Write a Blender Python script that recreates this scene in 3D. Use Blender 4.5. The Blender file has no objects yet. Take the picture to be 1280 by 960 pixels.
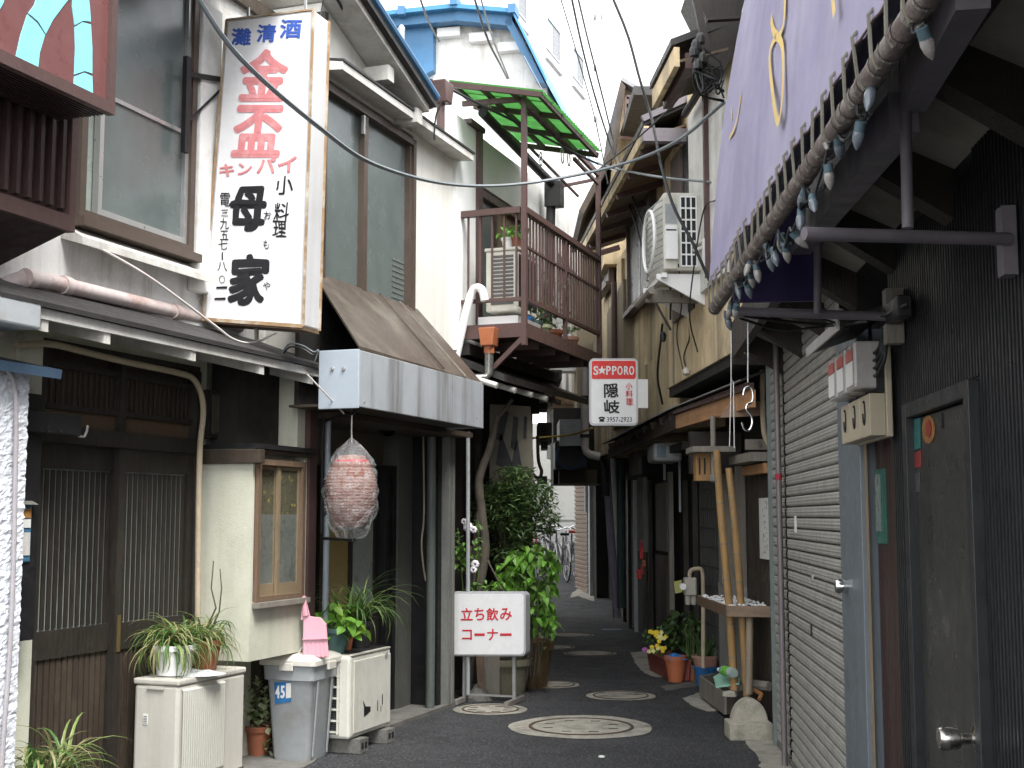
import bpy, bmesh, math, random
from mathutils import Vector, Matrix, noise
rnd=random.Random(7)
S=bpy.context.scene
COL=S.collection
PI=math.pi
# ---------------- camera, sky, sun, exposure ----------------
H=1.55;TH=math.atan(165/1600);FP=1600
cd=bpy.data.cameras.new('camera');cam=bpy.data.objects.new('camera',cd);COL.objects.link(cam)
cam.location=(0,0,H);cam.rotation_euler=(PI/2+TH,0,0)
cd.sensor_width=36;cd.lens=45;cd.clip_start=.05;cd.clip_end=2000
S.camera=cam
wd=bpy.data.worlds.new("World");S.world=wd;wd.use_nodes=True
nt=wd.node_tree;nt.nodes.clear()
SUN_EL=math.radians(58);SUN_ROT=math.radians(148)
sky=nt.nodes.new('ShaderNodeTexSky');sky.sky_type='NISHITA';sky.sun_disc=False
sky.sun_elevation=SUN_EL;sky.sun_rotation=SUN_ROT;sky.air_density=1.0;sky.dust_density=1.2;sky.ozone_density=1.0
hs=nt.nodes.new('ShaderNodeHueSaturation');hs.inputs['Saturation'].default_value=.12
bg=nt.nodes.new('ShaderNodeBackground');bg.inputs['Strength'].default_value=.15
wo=nt.nodes.new('ShaderNodeOutputWorld')
nt.links.new(sky.outputs[0],hs.inputs['Color']);nt.links.new(hs.outputs[0],bg.inputs[0]);nt.links.new(bg.outputs[0],wo.inputs[0])
sd=bpy.data.lights.new('sun','SUN');sd.energy=1.4;sd.angle=math.radians(28);sd.color=(1,.98,.95)
sun=bpy.data.objects.new('sun',sd);COL.objects.link(sun)
# sun direction matching the sky texture
sdir=Vector((math.sin(SUN_ROT)*math.cos(SUN_EL),math.cos(SUN_ROT)*math.cos(SUN_EL),math.sin(SUN_EL)))
sun.rotation_euler=sdir.to_track_quat('Z','Y').to_euler();sun.location=(0,0,30)
S.view_settings.view_transform='Standard';S.view_settings.look='None';S.view_settings.gamma=1
S.view_settings.use_curve_mapping=False;S.view_settings.exposure=2.18
S.render.resolution_x=1024;S.render.resolution_y=768
S.render.engine='CYCLES'
S.cycles.max_bounces=6;S.cycles.diffuse_bounces=4;S.cycles.transparent_max_bounces=12

# ---------------- geometry helpers ----------------
cs,sn=math.cos(TH),math.sin(TH)
def ray(px,py):
    sx=(px-640)/FP;sy=(480-py)/FP
    return (sx,cs-sy*sn,sn+sy*cs)
def at(px,py,Y):
    d=ray(px,py);t=Y/d[1];return Vector((d[0]*t,Y,H+d[2]*t))
def gnd(px,py,z=0):
    d=ray(px,py);t=(z-H)/d[2];return Vector((d[0]*t,d[1]*t,z))
class Fr:
    """a facade: origin, direction along it (u), outward normal (n)"""
    def __init__(s,ox,oy,deg,side):
        a=math.radians(deg);s.o=(ox,oy);s.d=(math.sin(a),math.cos(a))
        s.n=(math.cos(a),-math.sin(a)) if side>0 else (-math.cos(a),math.sin(a))
        s.side=side;s.rot=PI/2-a
    def p(s,u,n,z):return Vector((s.o[0]+s.d[0]*u+s.n[0]*n,s.o[1]+s.d[1]*u+s.n[1]*n,z))
    def pz(s,px,py,n=0):
        d=ray(px,py);ox=s.o[0]+s.n[0]*n;oy=s.o[1]+s.n[1]*n
        t=(ox*s.n[0]+oy*s.n[1])/(d[0]*s.n[0]+d[1]*s.n[1])
        x,y=d[0]*t,d[1]*t
        return ((x-s.o[0])*s.d[0]+(y-s.o[1])*s.d[1],H+d[2]*t)
    def un(s,px,py,u):
        """point where the pixel ray meets the plane u=const: gives (n,z)"""
        d=ray(px,py);ox=s.o[0]+s.d[0]*u;oy=s.o[1]+s.d[1]*u
        t=(ox*s.d[0]+oy*s.d[1])/(d[0]*s.d[0]+d[1]*s.d[1])
        x,y=d[0]*t,d[1]*t
        return ((x-s.o[0])*s.n[0]+(y-s.o[1])*s.n[1],H+d[2]*t)
    def D(s):return Vector((s.d[0],s.d[1],0))
    def N(s):return Vector((s.n[0],s.n[1],0))
L=Fr(-.563,10.6,20,1)
_a=gnd(985,958);_b=gnd(965,919)
R=Fr(_a.x,_a.y,5.0,-1)
E=Fr(1.5,9.3,-3.2,-1)
Z=Vector((0,0,1))

class B:
    def __init__(s):s.v=[];s.f=[];s.sm=False
    def add(s,vs,fs):
        o=len(s.v);s.v+= [Vector(v) for v in vs];s.f+=[tuple(i+o for i in f) for f in fs];return s
    def hexa(s,c):  # 8 corners: bottom 4, top 4
        return s.add(c,[(0,3,2,1),(4,5,6,7),(0,1,5,4),(1,2,6,5),(2,3,7,6),(3,0,4,7)])
    def box(s,x0,x1,y0,y1,z0,z1):
        return s.hexa([(x0,y0,z0),(x1,y0,z0),(x1,y1,z0),(x0,y1,z0),(x0,y0,z1),(x1,y0,z1),(x1,y1,z1),(x0,y1,z1)])
    def f_box(s,F,u0,u1,n0,n1,z0,z1):
        return s.hexa([F.p(u0,n0,z0),F.p(u1,n0,z0),F.p(u1,n1,z0),F.p(u0,n1,z0),F.p(u0,n0,z1),F.p(u1,n0,z1),F.p(u1,n1,z1),F.p(u0,n1,z1)])
    def prism(s,poly,ext):  # poly list of Vectors, ext Vector
        n=len(poly);ext=Vector(ext);poly=[Vector(p) for p in poly]
        return s.add(poly+[p+ext for p in poly],[tuple(range(n-1,-1,-1)),tuple(range(n,2*n))]+[(i,(i+1)%n,n+(i+1)%n,n+i) for i in range(n)])
    def beam(s,a,b,w,h,up=Z):  # rectangular bar
        a=Vector(a);b=Vector(b);d=(b-a).normalized();r=d.cross(Vector(up))
        if r.length<1e-4:r=d.cross(Vector((1,0,0)))
        r.normalize();q=r.cross(d).normalized()
        c=[]
        for p in (a,b):
            for sx,sy in ((-1,-1),(1,-1),(1,1),(-1,1)):c.append(p+r*sx*w/2+q*sy*h/2)
        return s.hexa([c[0],c[1],c[2],c[3],c[4],c[5],c[6],c[7]])
    def tube(s,pts,r,k=8,cap=True):
        pts=[Vector(p) for p in pts];n=len(pts);rs=r if isinstance(r,(list,tuple)) else [r]*n
        o=len(s.v);prev=None
        for i,p in enumerate(pts):
            d=(pts[min(i+1,n-1)]-pts[max(i-1,0)]).normalized()
            if prev is None:
                ref=Z if abs(d.z)<.9 else Vector((1,0,0));x=d.cross(ref).normalized()
            else:
                x=(prev-d*prev.dot(d))
                x=x.normalized() if x.length>1e-5 else d.orthogonal().normalized()
            prev=x;y=d.cross(x)
            for j in range(k):
                a=2*PI*j/k;s.v.append(p+(x*math.cos(a)+y*math.sin(a))*rs[i])
        for i in range(n-1):
            for j in range(k):
                a=o+i*k+j;b=o+i*k+(j+1)%k;s.f.append((a,b,b+k,a+k))
        if cap:
            s.f.append(tuple(o+j for j in range(k-1,-1,-1)));s.f.append(tuple(o+(n-1)*k+j for j in range(k)))
        return s
    def cyl(s,c,r,h,k=24,r2=None):
        return s.lathe(c,[(0,0),(r,0),(r2 if r2 is not None else r,h),(0,h)],k)
    def lathe(s,c,prof,k=24,axis=Z):
        c=Vector(c);axis=Vector(axis).normalized();x=axis.orthogonal().normalized() if abs(axis.z)<.99 else Vector((1,0,0));y=axis.cross(x)
        o=len(s.v)
        for (r,z) in prof:
            for j in range(k):
                a=2*PI*j/k;s.v.append(c+axis*z+(x*math.cos(a)+y*math.sin(a))*r)
        for i in range(len(prof)-1):
            for j in range(k):
                a=o+i*k+j;b=o+i*k+(j+1)%k;s.f.append((a,b,b+k,a+k))
        return s
    def disc(s,c,r,k=32,rx=None):
        c=Vector(c);rx=rx or r
        return s.add([c+Vector((rx*math.cos(2*PI*j/k),r*math.sin(2*PI*j/k),0)) for j in range(k)],[tuple(range(k))])
    def sheet(s,pts):
        return s.add(pts,[tuple(range(len(pts)))])
    def bbox(s):
        xs=[v.x for v in s.v];ys=[v.y for v in s.v];zs=[v.z for v in s.v]
        return min(xs),max(xs),min(ys),max(ys),min(zs),max(zs)

WL={}   # world location of each object made here
def mesh_of(b,name,m,off=Vector((0,0,0)),smooth=False):
    me=bpy.data.meshes.new(name);me.from_pydata([v-off for v in b.v],[],b.f)
    bm=bmesh.new();bm.from_mesh(me)
    bmesh.ops.remove_doubles(bm,verts=bm.verts,dist=1e-5)
    bmesh.ops.recalc_face_normals(bm,faces=bm.faces)
    bm.to_mesh(me);bm.free()
    if smooth:
        me.polygons.foreach_set('use_smooth',[True]*len(me.polygons))
        try:me.set_sharp_from_angle(angle=math.radians(40))
        except Exception:pass
    if m:me.materials.append(m)
    return me
def mk(name,b,m,parent=None,smooth=False,bevel=0,raw=False):
    if parent is None:
        x0,x1,y0,y1,z0,z1=b.bbox();off=Vector(((x0+x1)/2,(y0+y1)/2,z0))
    else:off=WL[parent.name]
    if raw:
        me=bpy.data.meshes.new(name);me.from_pydata([v-off for v in b.v],[],b.f);me.materials.append(m)
    else:me=mesh_of(b,name,m,off,smooth)
    o=bpy.data.objects.new(name,me);COL.objects.link(o)
    if parent is None:o.location=off
    else:o.parent=parent
    WL[o.name]=off
    if bevel:
        md=o.modifiers.new('bevel','BEVEL');md.width=bevel;md.segments=2;md.limit_method='ANGLE';md.angle_limit=math.radians(40)
    return o
def thing(name,label,cat,loc,group=None,rz=0):
    o=bpy.data.objects.new(name,None);COL.objects.link(o);o.location=loc;o.rotation_euler=(0,0,rz)
    o.empty_display_size=.1
    o['label']=label;o['category']=cat
    if group:o['group']=group
    WL[o.name]=Vector(loc);return o
def part(name,b,m,parent,label=None,smooth=False,bevel=0,stuff=False,raw=False):
    o=mk(name,b,m,parent,smooth,bevel,raw)
    if label:o['label']=label
    if stuff:o['kind']='stuff'
    return o
def solo(name,b,m,label,cat,group=None,smooth=False,bevel=0,kind=None,raw=False):
    o=mk(name,b,m,None,smooth,bevel,raw);o['label']=label;o['category']=cat
    if group:o['group']=group
    if kind:o['kind']=kind
    return o
def struct(name,b,m,smooth=False,raw=False):
    o=mk(name,b,m,None,smooth,0,raw);o['kind']='structure';return o
def piece(name,me,parent,loc,rot=(0,0,0),sc=(1,1,1)):
    """an object sharing a mesh; loc is in the parent's own space"""
    o=bpy.data.objects.new(name,me);COL.objects.link(o);o.parent=parent;o.location=loc;o.rotation_euler=rot;o.scale=sc
    WL[o.name]=Vector(loc)+WL.get(parent.name,Vector());return o
def dup(root,loc,rz=0,label=None,sc=None):
    def cp(o,par):
        c=o.copy();COL.objects.link(c)
        if par is not None:c.parent=par
        for ch in list(o.children):cp(ch,c)
        return c
    r=cp(root,None);r.location=loc;r.rotation_euler=(0,0,rz)
    if sc:r.scale=sc
    if label:r['label']=label
    WL[r.name]=Vector(loc);return r
def qbez(pts,n=24):
    """Catmull-Rom through the points"""
    P=[Vector(p) for p in pts];P=[P[0]*2-P[1]]+P+[P[-1]*2-P[-2]];out=[]
    for i in range(1,len(P)-2):
        for k in range(n):
            t=k/n;a,b,c,d=P[i-1],P[i],P[i+1],P[i+2]
            out.append(.5*((2*b)+(c-a)*t+(2*a-5*b+4*c-d)*t*t+(3*b-a-3*c+d)*t*t*t))
    out.append(P[-2]);return out

# ---------------- materials ----------------
MC={}
def hx(r,g,b):
    f=lambda c:((c/255+.055)/1.055)**2.4 if c>10 else c/255/12.92
    return (f(r),f(g),f(b))
def mat(name,col,rough=.7,var=.15,vs=3.,bump=.2,bs=70.,metal=0,streak=None,spec=.4,stretch=(1,1,1),spots=None,trans=0,rvar=.15,dirt=None,grit=None):
    if name in MC:return MC[name]
    m=bpy.data.materials.new(name);m.use_nodes=True;N=m.node_tree.nodes;K=m.node_tree.links
    p=N['Principled BSDF'];p.inputs['Metallic'].default_value=metal
    p.inputs['Specular IOR Level'].default_value=spec
    tc=N.new('ShaderNodeTexCoord');oi=N.new('ShaderNodeObjectInfo')
    ad=N.new('ShaderNodeVectorMath');ad.operation='MULTIPLY_ADD'
    cb=N.new('ShaderNodeCombineXYZ')
    for i in range(3):K.new(oi.outputs['Random'],cb.inputs[i])
    K.new(cb.outputs[0],ad.inputs[0]);ad.inputs[1].default_value=(7,13,5);K.new(tc.outputs['Object'],ad.inputs[2])
    def noi(scale,st=(1,1,1),det=5,ro=.6):
        mp=N.new('ShaderNodeMapping');mp.inputs['Scale'].default_value=st;K.new(ad.outputs[0],mp.inputs[0])
        n=N.new('ShaderNodeTexNoise');n.inputs['Scale'].default_value=scale;n.inputs['Detail'].default_value=det;n.inputs['Roughness'].default_value=ro
        K.new(mp.outputs[0],n.inputs['Vector']);return n.outputs['Fac']
    def ramp(src,a,b,lo=0,hi=1):
        r=N.new('ShaderNodeMapRange');r.inputs[1].default_value=a;r.inputs[2].default_value=b;r.inputs[3].default_value=lo;r.inputs[4].default_value=hi;K.new(src,r.inputs[0]);return r.outputs[0]
    def mix(f,a,b):
        x=N.new('ShaderNodeMix');x.data_type='RGBA'
        if isinstance(f,(int,float)):x.inputs[0].default_value=f
        else:K.new(f,x.inputs[0])
        for i,c in ((6,a),(7,b)):
            if isinstance(c,tuple):x.inputs[i].default_value=(*c,1)
            else:K.new(c,x.inputs[i])
        return x.outputs[2]
    lo=tuple(c*(1-var) for c in col);hi=tuple(min(1,c*(1+var)) for c in col)
    f0=ramp(noi(vs,stretch),.3,.7);c=mix(f0,lo,hi)
    if var>0:
        f1=ramp(noi(vs*9,stretch),.35,.65);c=mix(.35,c,mix(f1,lo,hi))
    if dirt:   # blotches (colour, amount, scale)
        c=mix(ramp(noi(dirt[2],(1,1,1),8,.7),.48,.68,0,dirt[1]),c,dirt[0])
    if streak: # vertical runs (colour, amount, scale)
        c=mix(ramp(noi(streak[2],(1,1,.06),6,.7),.47,.66,0,streak[1]),c,streak[0])
    if grit:
        c=mix(ramp(noi(grit[2],(1,1,1),3,.6),.50,.60,0,grit[1]),c,grit[0])
    if spots:
        c=mix(ramp(noi(spots[2],(1,1,1),2,.5),spots[3] if len(spots)>3 else .62,(spots[3] if len(spots)>3 else .62)+.06,0,spots[1]),c,spots[0])
    K.new(c,p.inputs['Base Color'])
    K.new(ramp(noi(vs*4,stretch),.3,.7,max(0.03,rough-rvar),min(1,rough+rvar)),p.inputs['Roughness'])
    if bump:
        bn=N.new('ShaderNodeBump');bn.inputs['Strength'].default_value=min(1,bump);bn.inputs['Distance'].default_value=.01*max(1,bump)
        K.new(noi(bs,stretch,4),bn.inputs['Height']);K.new(bn.outputs[0],p.inputs['Normal'])
    MC[name]=m;return m
def leafmat(name,col,var=.35,k=.3):
    if name in MC:return MC[name]
    m=mat(name,col,rough=.45,var=var,vs=9,bump=0,spec=.4);N=m.node_tree.nodes;K=m.node_tree.links
    p=N['Principled BSDF'];out=N['Material Output']
    tr=N.new('ShaderNodeBsdfTranslucent');src=p.inputs['Base Color'].links[0].from_socket;K.new(src,tr.inputs[0])
    mx=N.new('ShaderNodeMixShader');mx.inputs[0].default_value=k;K.new(p.outputs[0],mx.inputs[1]);K.new(tr.outputs[0],mx.inputs[2]);K.new(mx.outputs[0],out.inputs[0])
    return m
def emis(name,col,st):
    m=bpy.data.materials.new(name);m.use_nodes=True;p=m.node_tree.nodes['Principled BSDF']
    p.inputs['Base Color'].default_value=(*col,1);p.inputs['Emission Color'].default_value=(*col,1);p.inputs['Emission Strength'].default_value=st;return m

GRM=(.10,.085,.06)
m_asph=mat('asphalt',(.052,.053,.057),.8,.35,1.1,1.6,75,spots=((.20,.20,.205),.6,62,.585),dirt=((.030,.030,.032),.65,1.3),grit=((.018,.018,.020),.75,55))
m_conc=mat('concrete',(.36,.34,.29),.85,.2,5,.4,60,dirt=((.16,.15,.12),.7,4))
m_concd=mat('concrete_dark',(.16,.155,.14),.85,.3,5,.4,60,dirt=((.07,.07,.06),.7,4))
m_plast=mat('plaster_white',(.76,.76,.74),.85,.05,3,.25,50,streak=((.36,.33,.28),.45,9),dirt=((.36,.33,.27),.55,2.2))
m_plastB=mat('plaster_offwhite',(.70,.69,.64),.85,.05,3,.2,90,streak=((.42,.39,.33),.28,6))
m_cream=mat('wall_pale_green',(.56,.56,.46),.8,.06,3,.2,90,streak=((.34,.33,.24),.3,6),dirt=((.33,.33,.25),.4,3))
m_stucco=mat('rough_stucco',(.64,.66,.70),.9,.1,8,1,35,dirt=((.4,.41,.44),.4,9))
m_dkwood=mat('dark_wood',(.022,.018,.014),.55,.35,4,.4,40,stretch=(6,6,.4),dirt=((.05,.04,.03),.5,4))
m_dkwood2=mat('dark_wood_board',(.045,.033,.023),.6,.35,4,.4,40,stretch=(6,6,.4),dirt=((.09,.07,.05),.5,4))
m_wood=mat('brown_wood',(.15,.10,.065),.6,.3,4,.3,40,stretch=(5,5,.5))
m_cedar=mat('cedar_wood',(.50,.27,.13),.5,.3,3,.2,40,stretch=(1,.2,6),dirt=((.25,.12,.05),.6,3))
m_oldwood=mat('weathered_wood',(.22,.20,.17),.8,.3,4,.4,40,stretch=(5,5,.5))
m_black=mat('black_paint',(.012,.012,.013),.5,.3,4,.1,60)
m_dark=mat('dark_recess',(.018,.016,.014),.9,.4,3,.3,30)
m_brown=mat('brown_paint',(.088,.051,.046),.5,.18,5,.12,90,dirt=((.06,.035,.03),.5,5))
m_brownm=mat('brown_metal',(.065,.036,.033),.5,.2,4,.1,60,streak=((.10,.07,.06),.5,6))
m_signred=mat('sign_red_brown',(.16,.065,.062),.35,.1,4,.05,60)
m_cyan=mat('cyan_panel',(.25,.70,.78),.35,.08,4,.05,60)
m_alu=mat('aluminium',(.45,.45,.44),.4,.1,6,.05,80,metal=.6)
m_frame=mat('window_frame_brown',(.10,.075,.06),.45,.15,6,.05,80,metal=.2)
m_glassf=mat('frosted_glass',(.12,.145,.14),.25,.2,.8,.03,400,spec=.6,rvar=.06)
m_glassl=mat('frosted_glass_light',(.30,.34,.31),.35,.2,2,.03,300)
m_greenglass=mat('door_glass',(.24,.27,.25),.4,.25,2,.05,200,streak=((.03,.03,.028),.6,9))
m_white=mat('white_paint',(.78,.78,.77),.45,.04,4,.04,80)
m_whited=mat('white_paint_dirty',(.62,.61,.57),.6,.1,4,.1,80,streak=((.30,.27,.22),.4,8),dirt=((.35,.31,.25),.4,6))
m_rust=mat('rust_edge',(.34,.22,.12),.8,.3,12,.3,90,dirt=((.62,.58,.50),.9,5))
m_ac=mat('ac_casing',(.62,.61,.54),.5,.06,3,.06,80,streak=((.38,.35,.28),.28,9),dirt=((.36,.33,.26),.35,5))
m_acg=mat('ac_casing_grey',(.48,.46,.41),.5,.07,3,.06,80,streak=((.30,.27,.21),.3,9))
m_acfan=mat('ac_front_cover',(.50,.49,.43),.5,.06,3,.3,120,stretch=(1,1,1))
m_plasg=mat('grey_plastic',(.34,.36,.37),.45,.08,3,.06,80,dirt=((.24,.22,.18),.5,5))
m_plasl=mat('pale_plastic',(.60,.58,.52),.45,.08,3,.06,80,dirt=((.42,.36,.28),.5,5))
m_pink=mat('pink_plastic',(.60,.30,.36),.4,.06,4,.03,80)
m_terra=mat('terracotta',(.30,.105,.055),.75,.2,6,.15,80,dirt=((.20,.12,.08),.6,7))
m_terral=mat('terracotta_pale',(.42,.22,.17),.75,.15,6,.15,80,dirt=((.3,.2,.15),.6,7))
m_teal=mat('teal_pot',(.05,.10,.095),.5,.15,6,.1,80,dirt=((.14,.13,.10),.5,6))
m_bluep=mat('blue_plastic',(.03,.13,.32),.4,.15,6,.05,80)
m_blueb=mat('blue_bag',(.05,.22,.62),.35,.2,9,.6,30)
m_soil=mat('soil',(.035,.025,.018),.95,.4,20,.8,60)
m_blkpot=mat('black_pot',(.02,.02,.02),.5,.2,6,.1,80)
m_corr=mat('brown_corrugated',(.05,.028,.026),.5,.2,4,.1,60)
m_awnt=mat('brown_awning_sheet',(.085,.065,.052),.42,.25,2.5,.12,50,metal=.15,dirt=((.17,.15,.12),.7,2.2))
m_awnf=mat('galvanised_fascia',(.36,.385,.41),.5,.06,2,.08,60,streak=((.11,.10,.085),.75,4.2),dirt=((.24,.24,.23),.4,3))
m_greenp=leafmat('green_corrugated_plastic',(.06,.215,.05),.2,k=.5)
m_blue=mat('blue_painted_metal',(.055,.16,.30),.45,.15,3,.05,60)
m_apt=mat('apartment_wall',(.80,.80,.80),.8,.03,1,.05,20)
m_greyw=mat('grey_end_wall',(.27,.27,.255),.85,.1,1,.1,20)
m_beige=mat('beige_mortar',(.62,.49,.30),.9,.14,1.5,.35,45,streak=((.10,.09,.075),.8,3.0),dirt=((.22,.18,.12),.7,1.6))
m_shut=mat('shutter_slat',(.38,.37,.335),.5,.08,8,.05,80,metal=.1,streak=((.14,.135,.12),.4,10))
m_shutb=mat('far_shutter',(.24,.19,.15),.6,.15,4,.1,60)
m_jamb=mat('blue_grey_steel',(.16,.185,.205),.45,.06,3,.04,70,metal=.2,streak=((.11,.12,.13),.3,6))
m_blackw=mat('black_corrugated_wall',(.020,.021,.023),.42,.2,3,.08,60,metal=.1)
m_blackd=mat('black_door',(.034,.034,.031),.35,.2,2,.05,60)
m_chrome=mat('chrome',(.65,.65,.64),.15,.04,5,0,50,metal=1)
m_meter=mat('meter_box_beige',(.42,.37,.27),.5,.06,4,.04,70)
m_clear=mat('clear_meter_cover',(.42,.40,.38),.2,.1,4,.03,70)
m_purple=mat('lavender_canvas',(.29,.27,.38),.75,.07,1.2,.12,120,dirt=((.44,.42,.52),.7,.8),streak=((.22,.19,.31),.5,1.5))
m_purpd=mat('deep_purple',(.035,.022,.10),.6,.1,2,.1,60)
m_lavm=mat('lavender_steel',(.15,.135,.15),.5,.15,3,.06,60)
m_pipebr=mat('taped_pole',(.13,.10,.09),.55,.35,10,.4,50,dirt=((.30,.27,.24),.7,14))
m_wire=mat('cable_black',(.012,.014,.015),.5,.2,6,0)
m_wireg=mat('cable_grey',(.16,.18,.19),.5,.2,6,0)
m_wirew=mat('cable_white',(.62,.58,.54),.5,.15,6,0)
m_pvc=mat('pvc_pipe_grey',(.40,.37,.35),.45,.1,4,.04,60,dirt=((.28,.22,.2),.5,6))
m_pvcb=mat('wrapped_pipe_tan',(.42,.35,.25),.75,.15,8,.3,50)
m_pinkpipe=mat('pinkish_drainpipe',(.60,.52,.50),.6,.1,6,.1,60,dirt=((.33,.18,.14),.6,6))
m_bamboo=mat('bamboo',(.38,.23,.095),.45,.25,4,.1,50,stretch=(5,5,.5),dirt=((.20,.14,.08),.7,4))
m_bamd=mat('old_bamboo',(.26,.21,.15),.6,.2,4,.15,50,stretch=(5,5,.5))
m_bark=mat('bark',(.085,.072,.055),.9,.35,10,.8,40)
m_stone=mat('pale_stone',(.42,.39,.32),.9,.2,10,.9,50,dirt=((.2,.19,.15),.7,8))
m_roof=mat('dark_roof_sheet',(.03,.028,.027),.6,.3,4,.15,40)
m_tile=mat('grey_roof_tile',(.22,.22,.23),.7,.2,8,.1,40)
m_paper=mat('paper',(.66,.66,.62),.9,.04,5,.05,40)
m_ink=mat('ink_black',(.015,.015,.018),.6,.1,5,0)
m_inkr=mat('ink_red',(.62,.03,.05),.5,.08,5,0)
m_inkrf=mat('ink_red_faded',(.66,.24,.25),.55,.12,9,0,dirt=((.8,.5,.5),.5,14))
m_inkbl=mat('ink_blue',(.06,.13,.50),.5,.1,5,0)
m_signw=mat('sign_face_white',(.82,.82,.83),.3,.03,2,.02,60,streak=((.70,.66,.62),.18,6))
m_signw2=mat('sign_face_clean',(.84,.84,.84),.25,.02,2,0)
m_red=mat('red_panel',(.70,.035,.03),.3,.05,4,0)
m_lant=mat('lantern_paper',(.17,.075,.055),.7,.2,3,.2,60,dirt=((.24,.14,.10),.6,7))
m_yellowp=mat('faded_yellow_print',(.66,.48,.16),.7,.15,5,0)
m_amber=mat('amber_window',(.30,.22,.08),.4,.2,3,.05,60)
m_bulb=mat('bulb_glass',(.24,.225,.21),.2,.3,20,0,spec=.6)
m_bulbb=mat('bulb_glass_blue',(.11,.13,.15),.2,.3,8,0,spec=.7)
m_sock=mat('bulb_socket',(.06,.10,.12),.5,.2,8,0)
m_lfA=leafmat('leaf_dark',(.065,.115,.04))
m_lfA2=leafmat('leaf_mid',(.11,.18,.055))
m_lfB=leafmat('leaf_bright',(.15,.33,.045))
m_lfC=leafmat('leaf_pale_strap',(.20,.27,.085))
m_lfC2=leafmat('leaf_straw',(.30,.29,.14))
m_lfD=leafmat('leaf_strap_green',(.07,.15,.035))
m_lfV=leafmat('leaf_variegated',(.45,.50,.30))
# ================= GROUND =================
def gz(y):return 0 if y<18 else min(.42,(y-18)*.055)
def gp(px,py):
    p=gnd(px,py)
    if p.y>18:
        for _ in range(30):p=gnd(px,py,gz(p.y)) if gz(p.y)<H-.05 else p
    return p
b=B();ys=[-12,0,6,12,17.9,20,22,24,25.6,27,30,60,200,900];xs=[-600,-60,-12,-4,0,4,12,60,600]
for y in ys:
    for x in xs:b.v.append(Vector((x,y,gz(y))))
nx=len(xs)
for i in range(len(ys)-1):
    for j in range(nx-1):b.f.append((i*nx+j,i*nx+j+1,(i+1)*nx+j+1,(i+1)*nx+j))
struct('ground',b,m_asph)
def patch(pxs,m,lift=.004,name='pavement'):
    b=B();pts=[gp(*q) for q in pxs]
    # irregular rim
    out=[]
    for i,p in enumerate(pts):
        q=pts[(i+1)%len(pts)];k=max(1,int((q-p).length/.07))
        for j in range(k):
            t=p.lerp(q,j/k)
            if j:t=t+Vector((rnd.uniform(-.012,.012),rnd.uniform(-.02,.02),0))
            out.append(Vector((t.x,t.y,gz(t.y)+lift)))
    b.sheet(out);return struct(name,b,m,raw=True)
patch([(380,960),(430,930),(470,912),(492,905),(510,896),(535,889),(562,885),(572,874),(520,868),(440,870),(330,900),(200,980)],m_concd)
patch([(788,816),(796,832),(806,842),(820,847),(842,847),(872,842),(872,820),(845,812)],m_conc)
patch([(853,874),(872,886),(884,890),(915,888),(925,866),(880,864)],m_conc)
patch([(930,924),(948,948),(955,985),(1010,985),(966,916)],m_conc)
patch([(712,748),(722,746),(742,752),(744,744),(728,739),(715,743)],m_conc)
patch([(700,792),(716,800),(724,812)][:0] or [(826,858),(832,864),(878,858),(870,851)],m_concd,name='kerb_strip')
m_concm=mat('worn_cover_concrete',(.37,.35,.295),.9,.3,9,.7,45,dirt=((.09,.085,.07),.8,3.5),spots=((.12,.11,.10),.6,60))
def manhole(px,py,r,ri,label,m=m_concm,slots=8):
    c=gnd(px,py);t=thing('manhole_cover',label,'manhole cover',c,'round concrete manhole covers in the alley')
    b=B();k=40;ring=[]
    for j in range(k):
        a=2*PI*j/k;rr=r*(1+.025*math.sin(3*a+px)+.012*math.sin(7*a));ring.append(c+Vector((rr*math.cos(a),rr*math.sin(a),.004)))
    inn=[c+Vector((ri*1.05*math.cos(2*PI*j/k),ri*1.05*math.sin(2*PI*j/k),.004)) for j in range(k)]
    b.add(ring+inn,[(j,(j+1)%k,k+(j+1)%k,k+j) for j in range(k)]);part('collar',b,m,t,raw=True)
    b=B();b.lathe(c,[(ri*1.05,.003),(ri*1.05,.010),(ri*.985,.010),(ri*.985,.002)],k);part('rim',b,m_rustd,t)
    b=B();b.lathe(c,[(0,.006),(ri*.98,.006),(ri*.98,0)],k);part('lid',b,m,t)
    if slots:
        b=B()
        for j in range(slots):
            a=2*PI*j/slots+.3;q=c+Vector((ri*.7*math.cos(a),ri*.7*math.sin(a),.0075))
            b.box(q.x-.035,q.x+.035,q.y-.010,q.y+.010,q.z-.001,q.z+.001)
        part('slot',b,m_black,t)
m_rustd=mat('iron_rim',(.09,.06,.045),.7,.3,20,.2,60)
manhole(726.5,908.7,.53,.37,'largest manhole cover, wide pale concrete ring in the middle foreground')
manhole(613,887,.30,.22,'manhole cover right under the feet of the white standing sign')
manhole(776,870,.30,.23,'oval manhole cover just behind the largest one on its right',slots=2)
manhole(689,856,.265,.21,'manhole cover beside the big pots behind the standing sign',slots=4)
manhole(737,817,.30,.26,'plain patch-like cover level with the pansies, without a clear rim',slots=0)
manhole(690,809.5,.28,.24,'cover half hidden by the trailing leaves of the vine',slots=0)
manhole(714,794,.30,.26,'worn cover in the shade beyond the vine, second farthest',slots=0)
manhole(699,767.5,.24,.2,'farthest cover, thin pale streak deep in the alley',slots=0)
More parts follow.
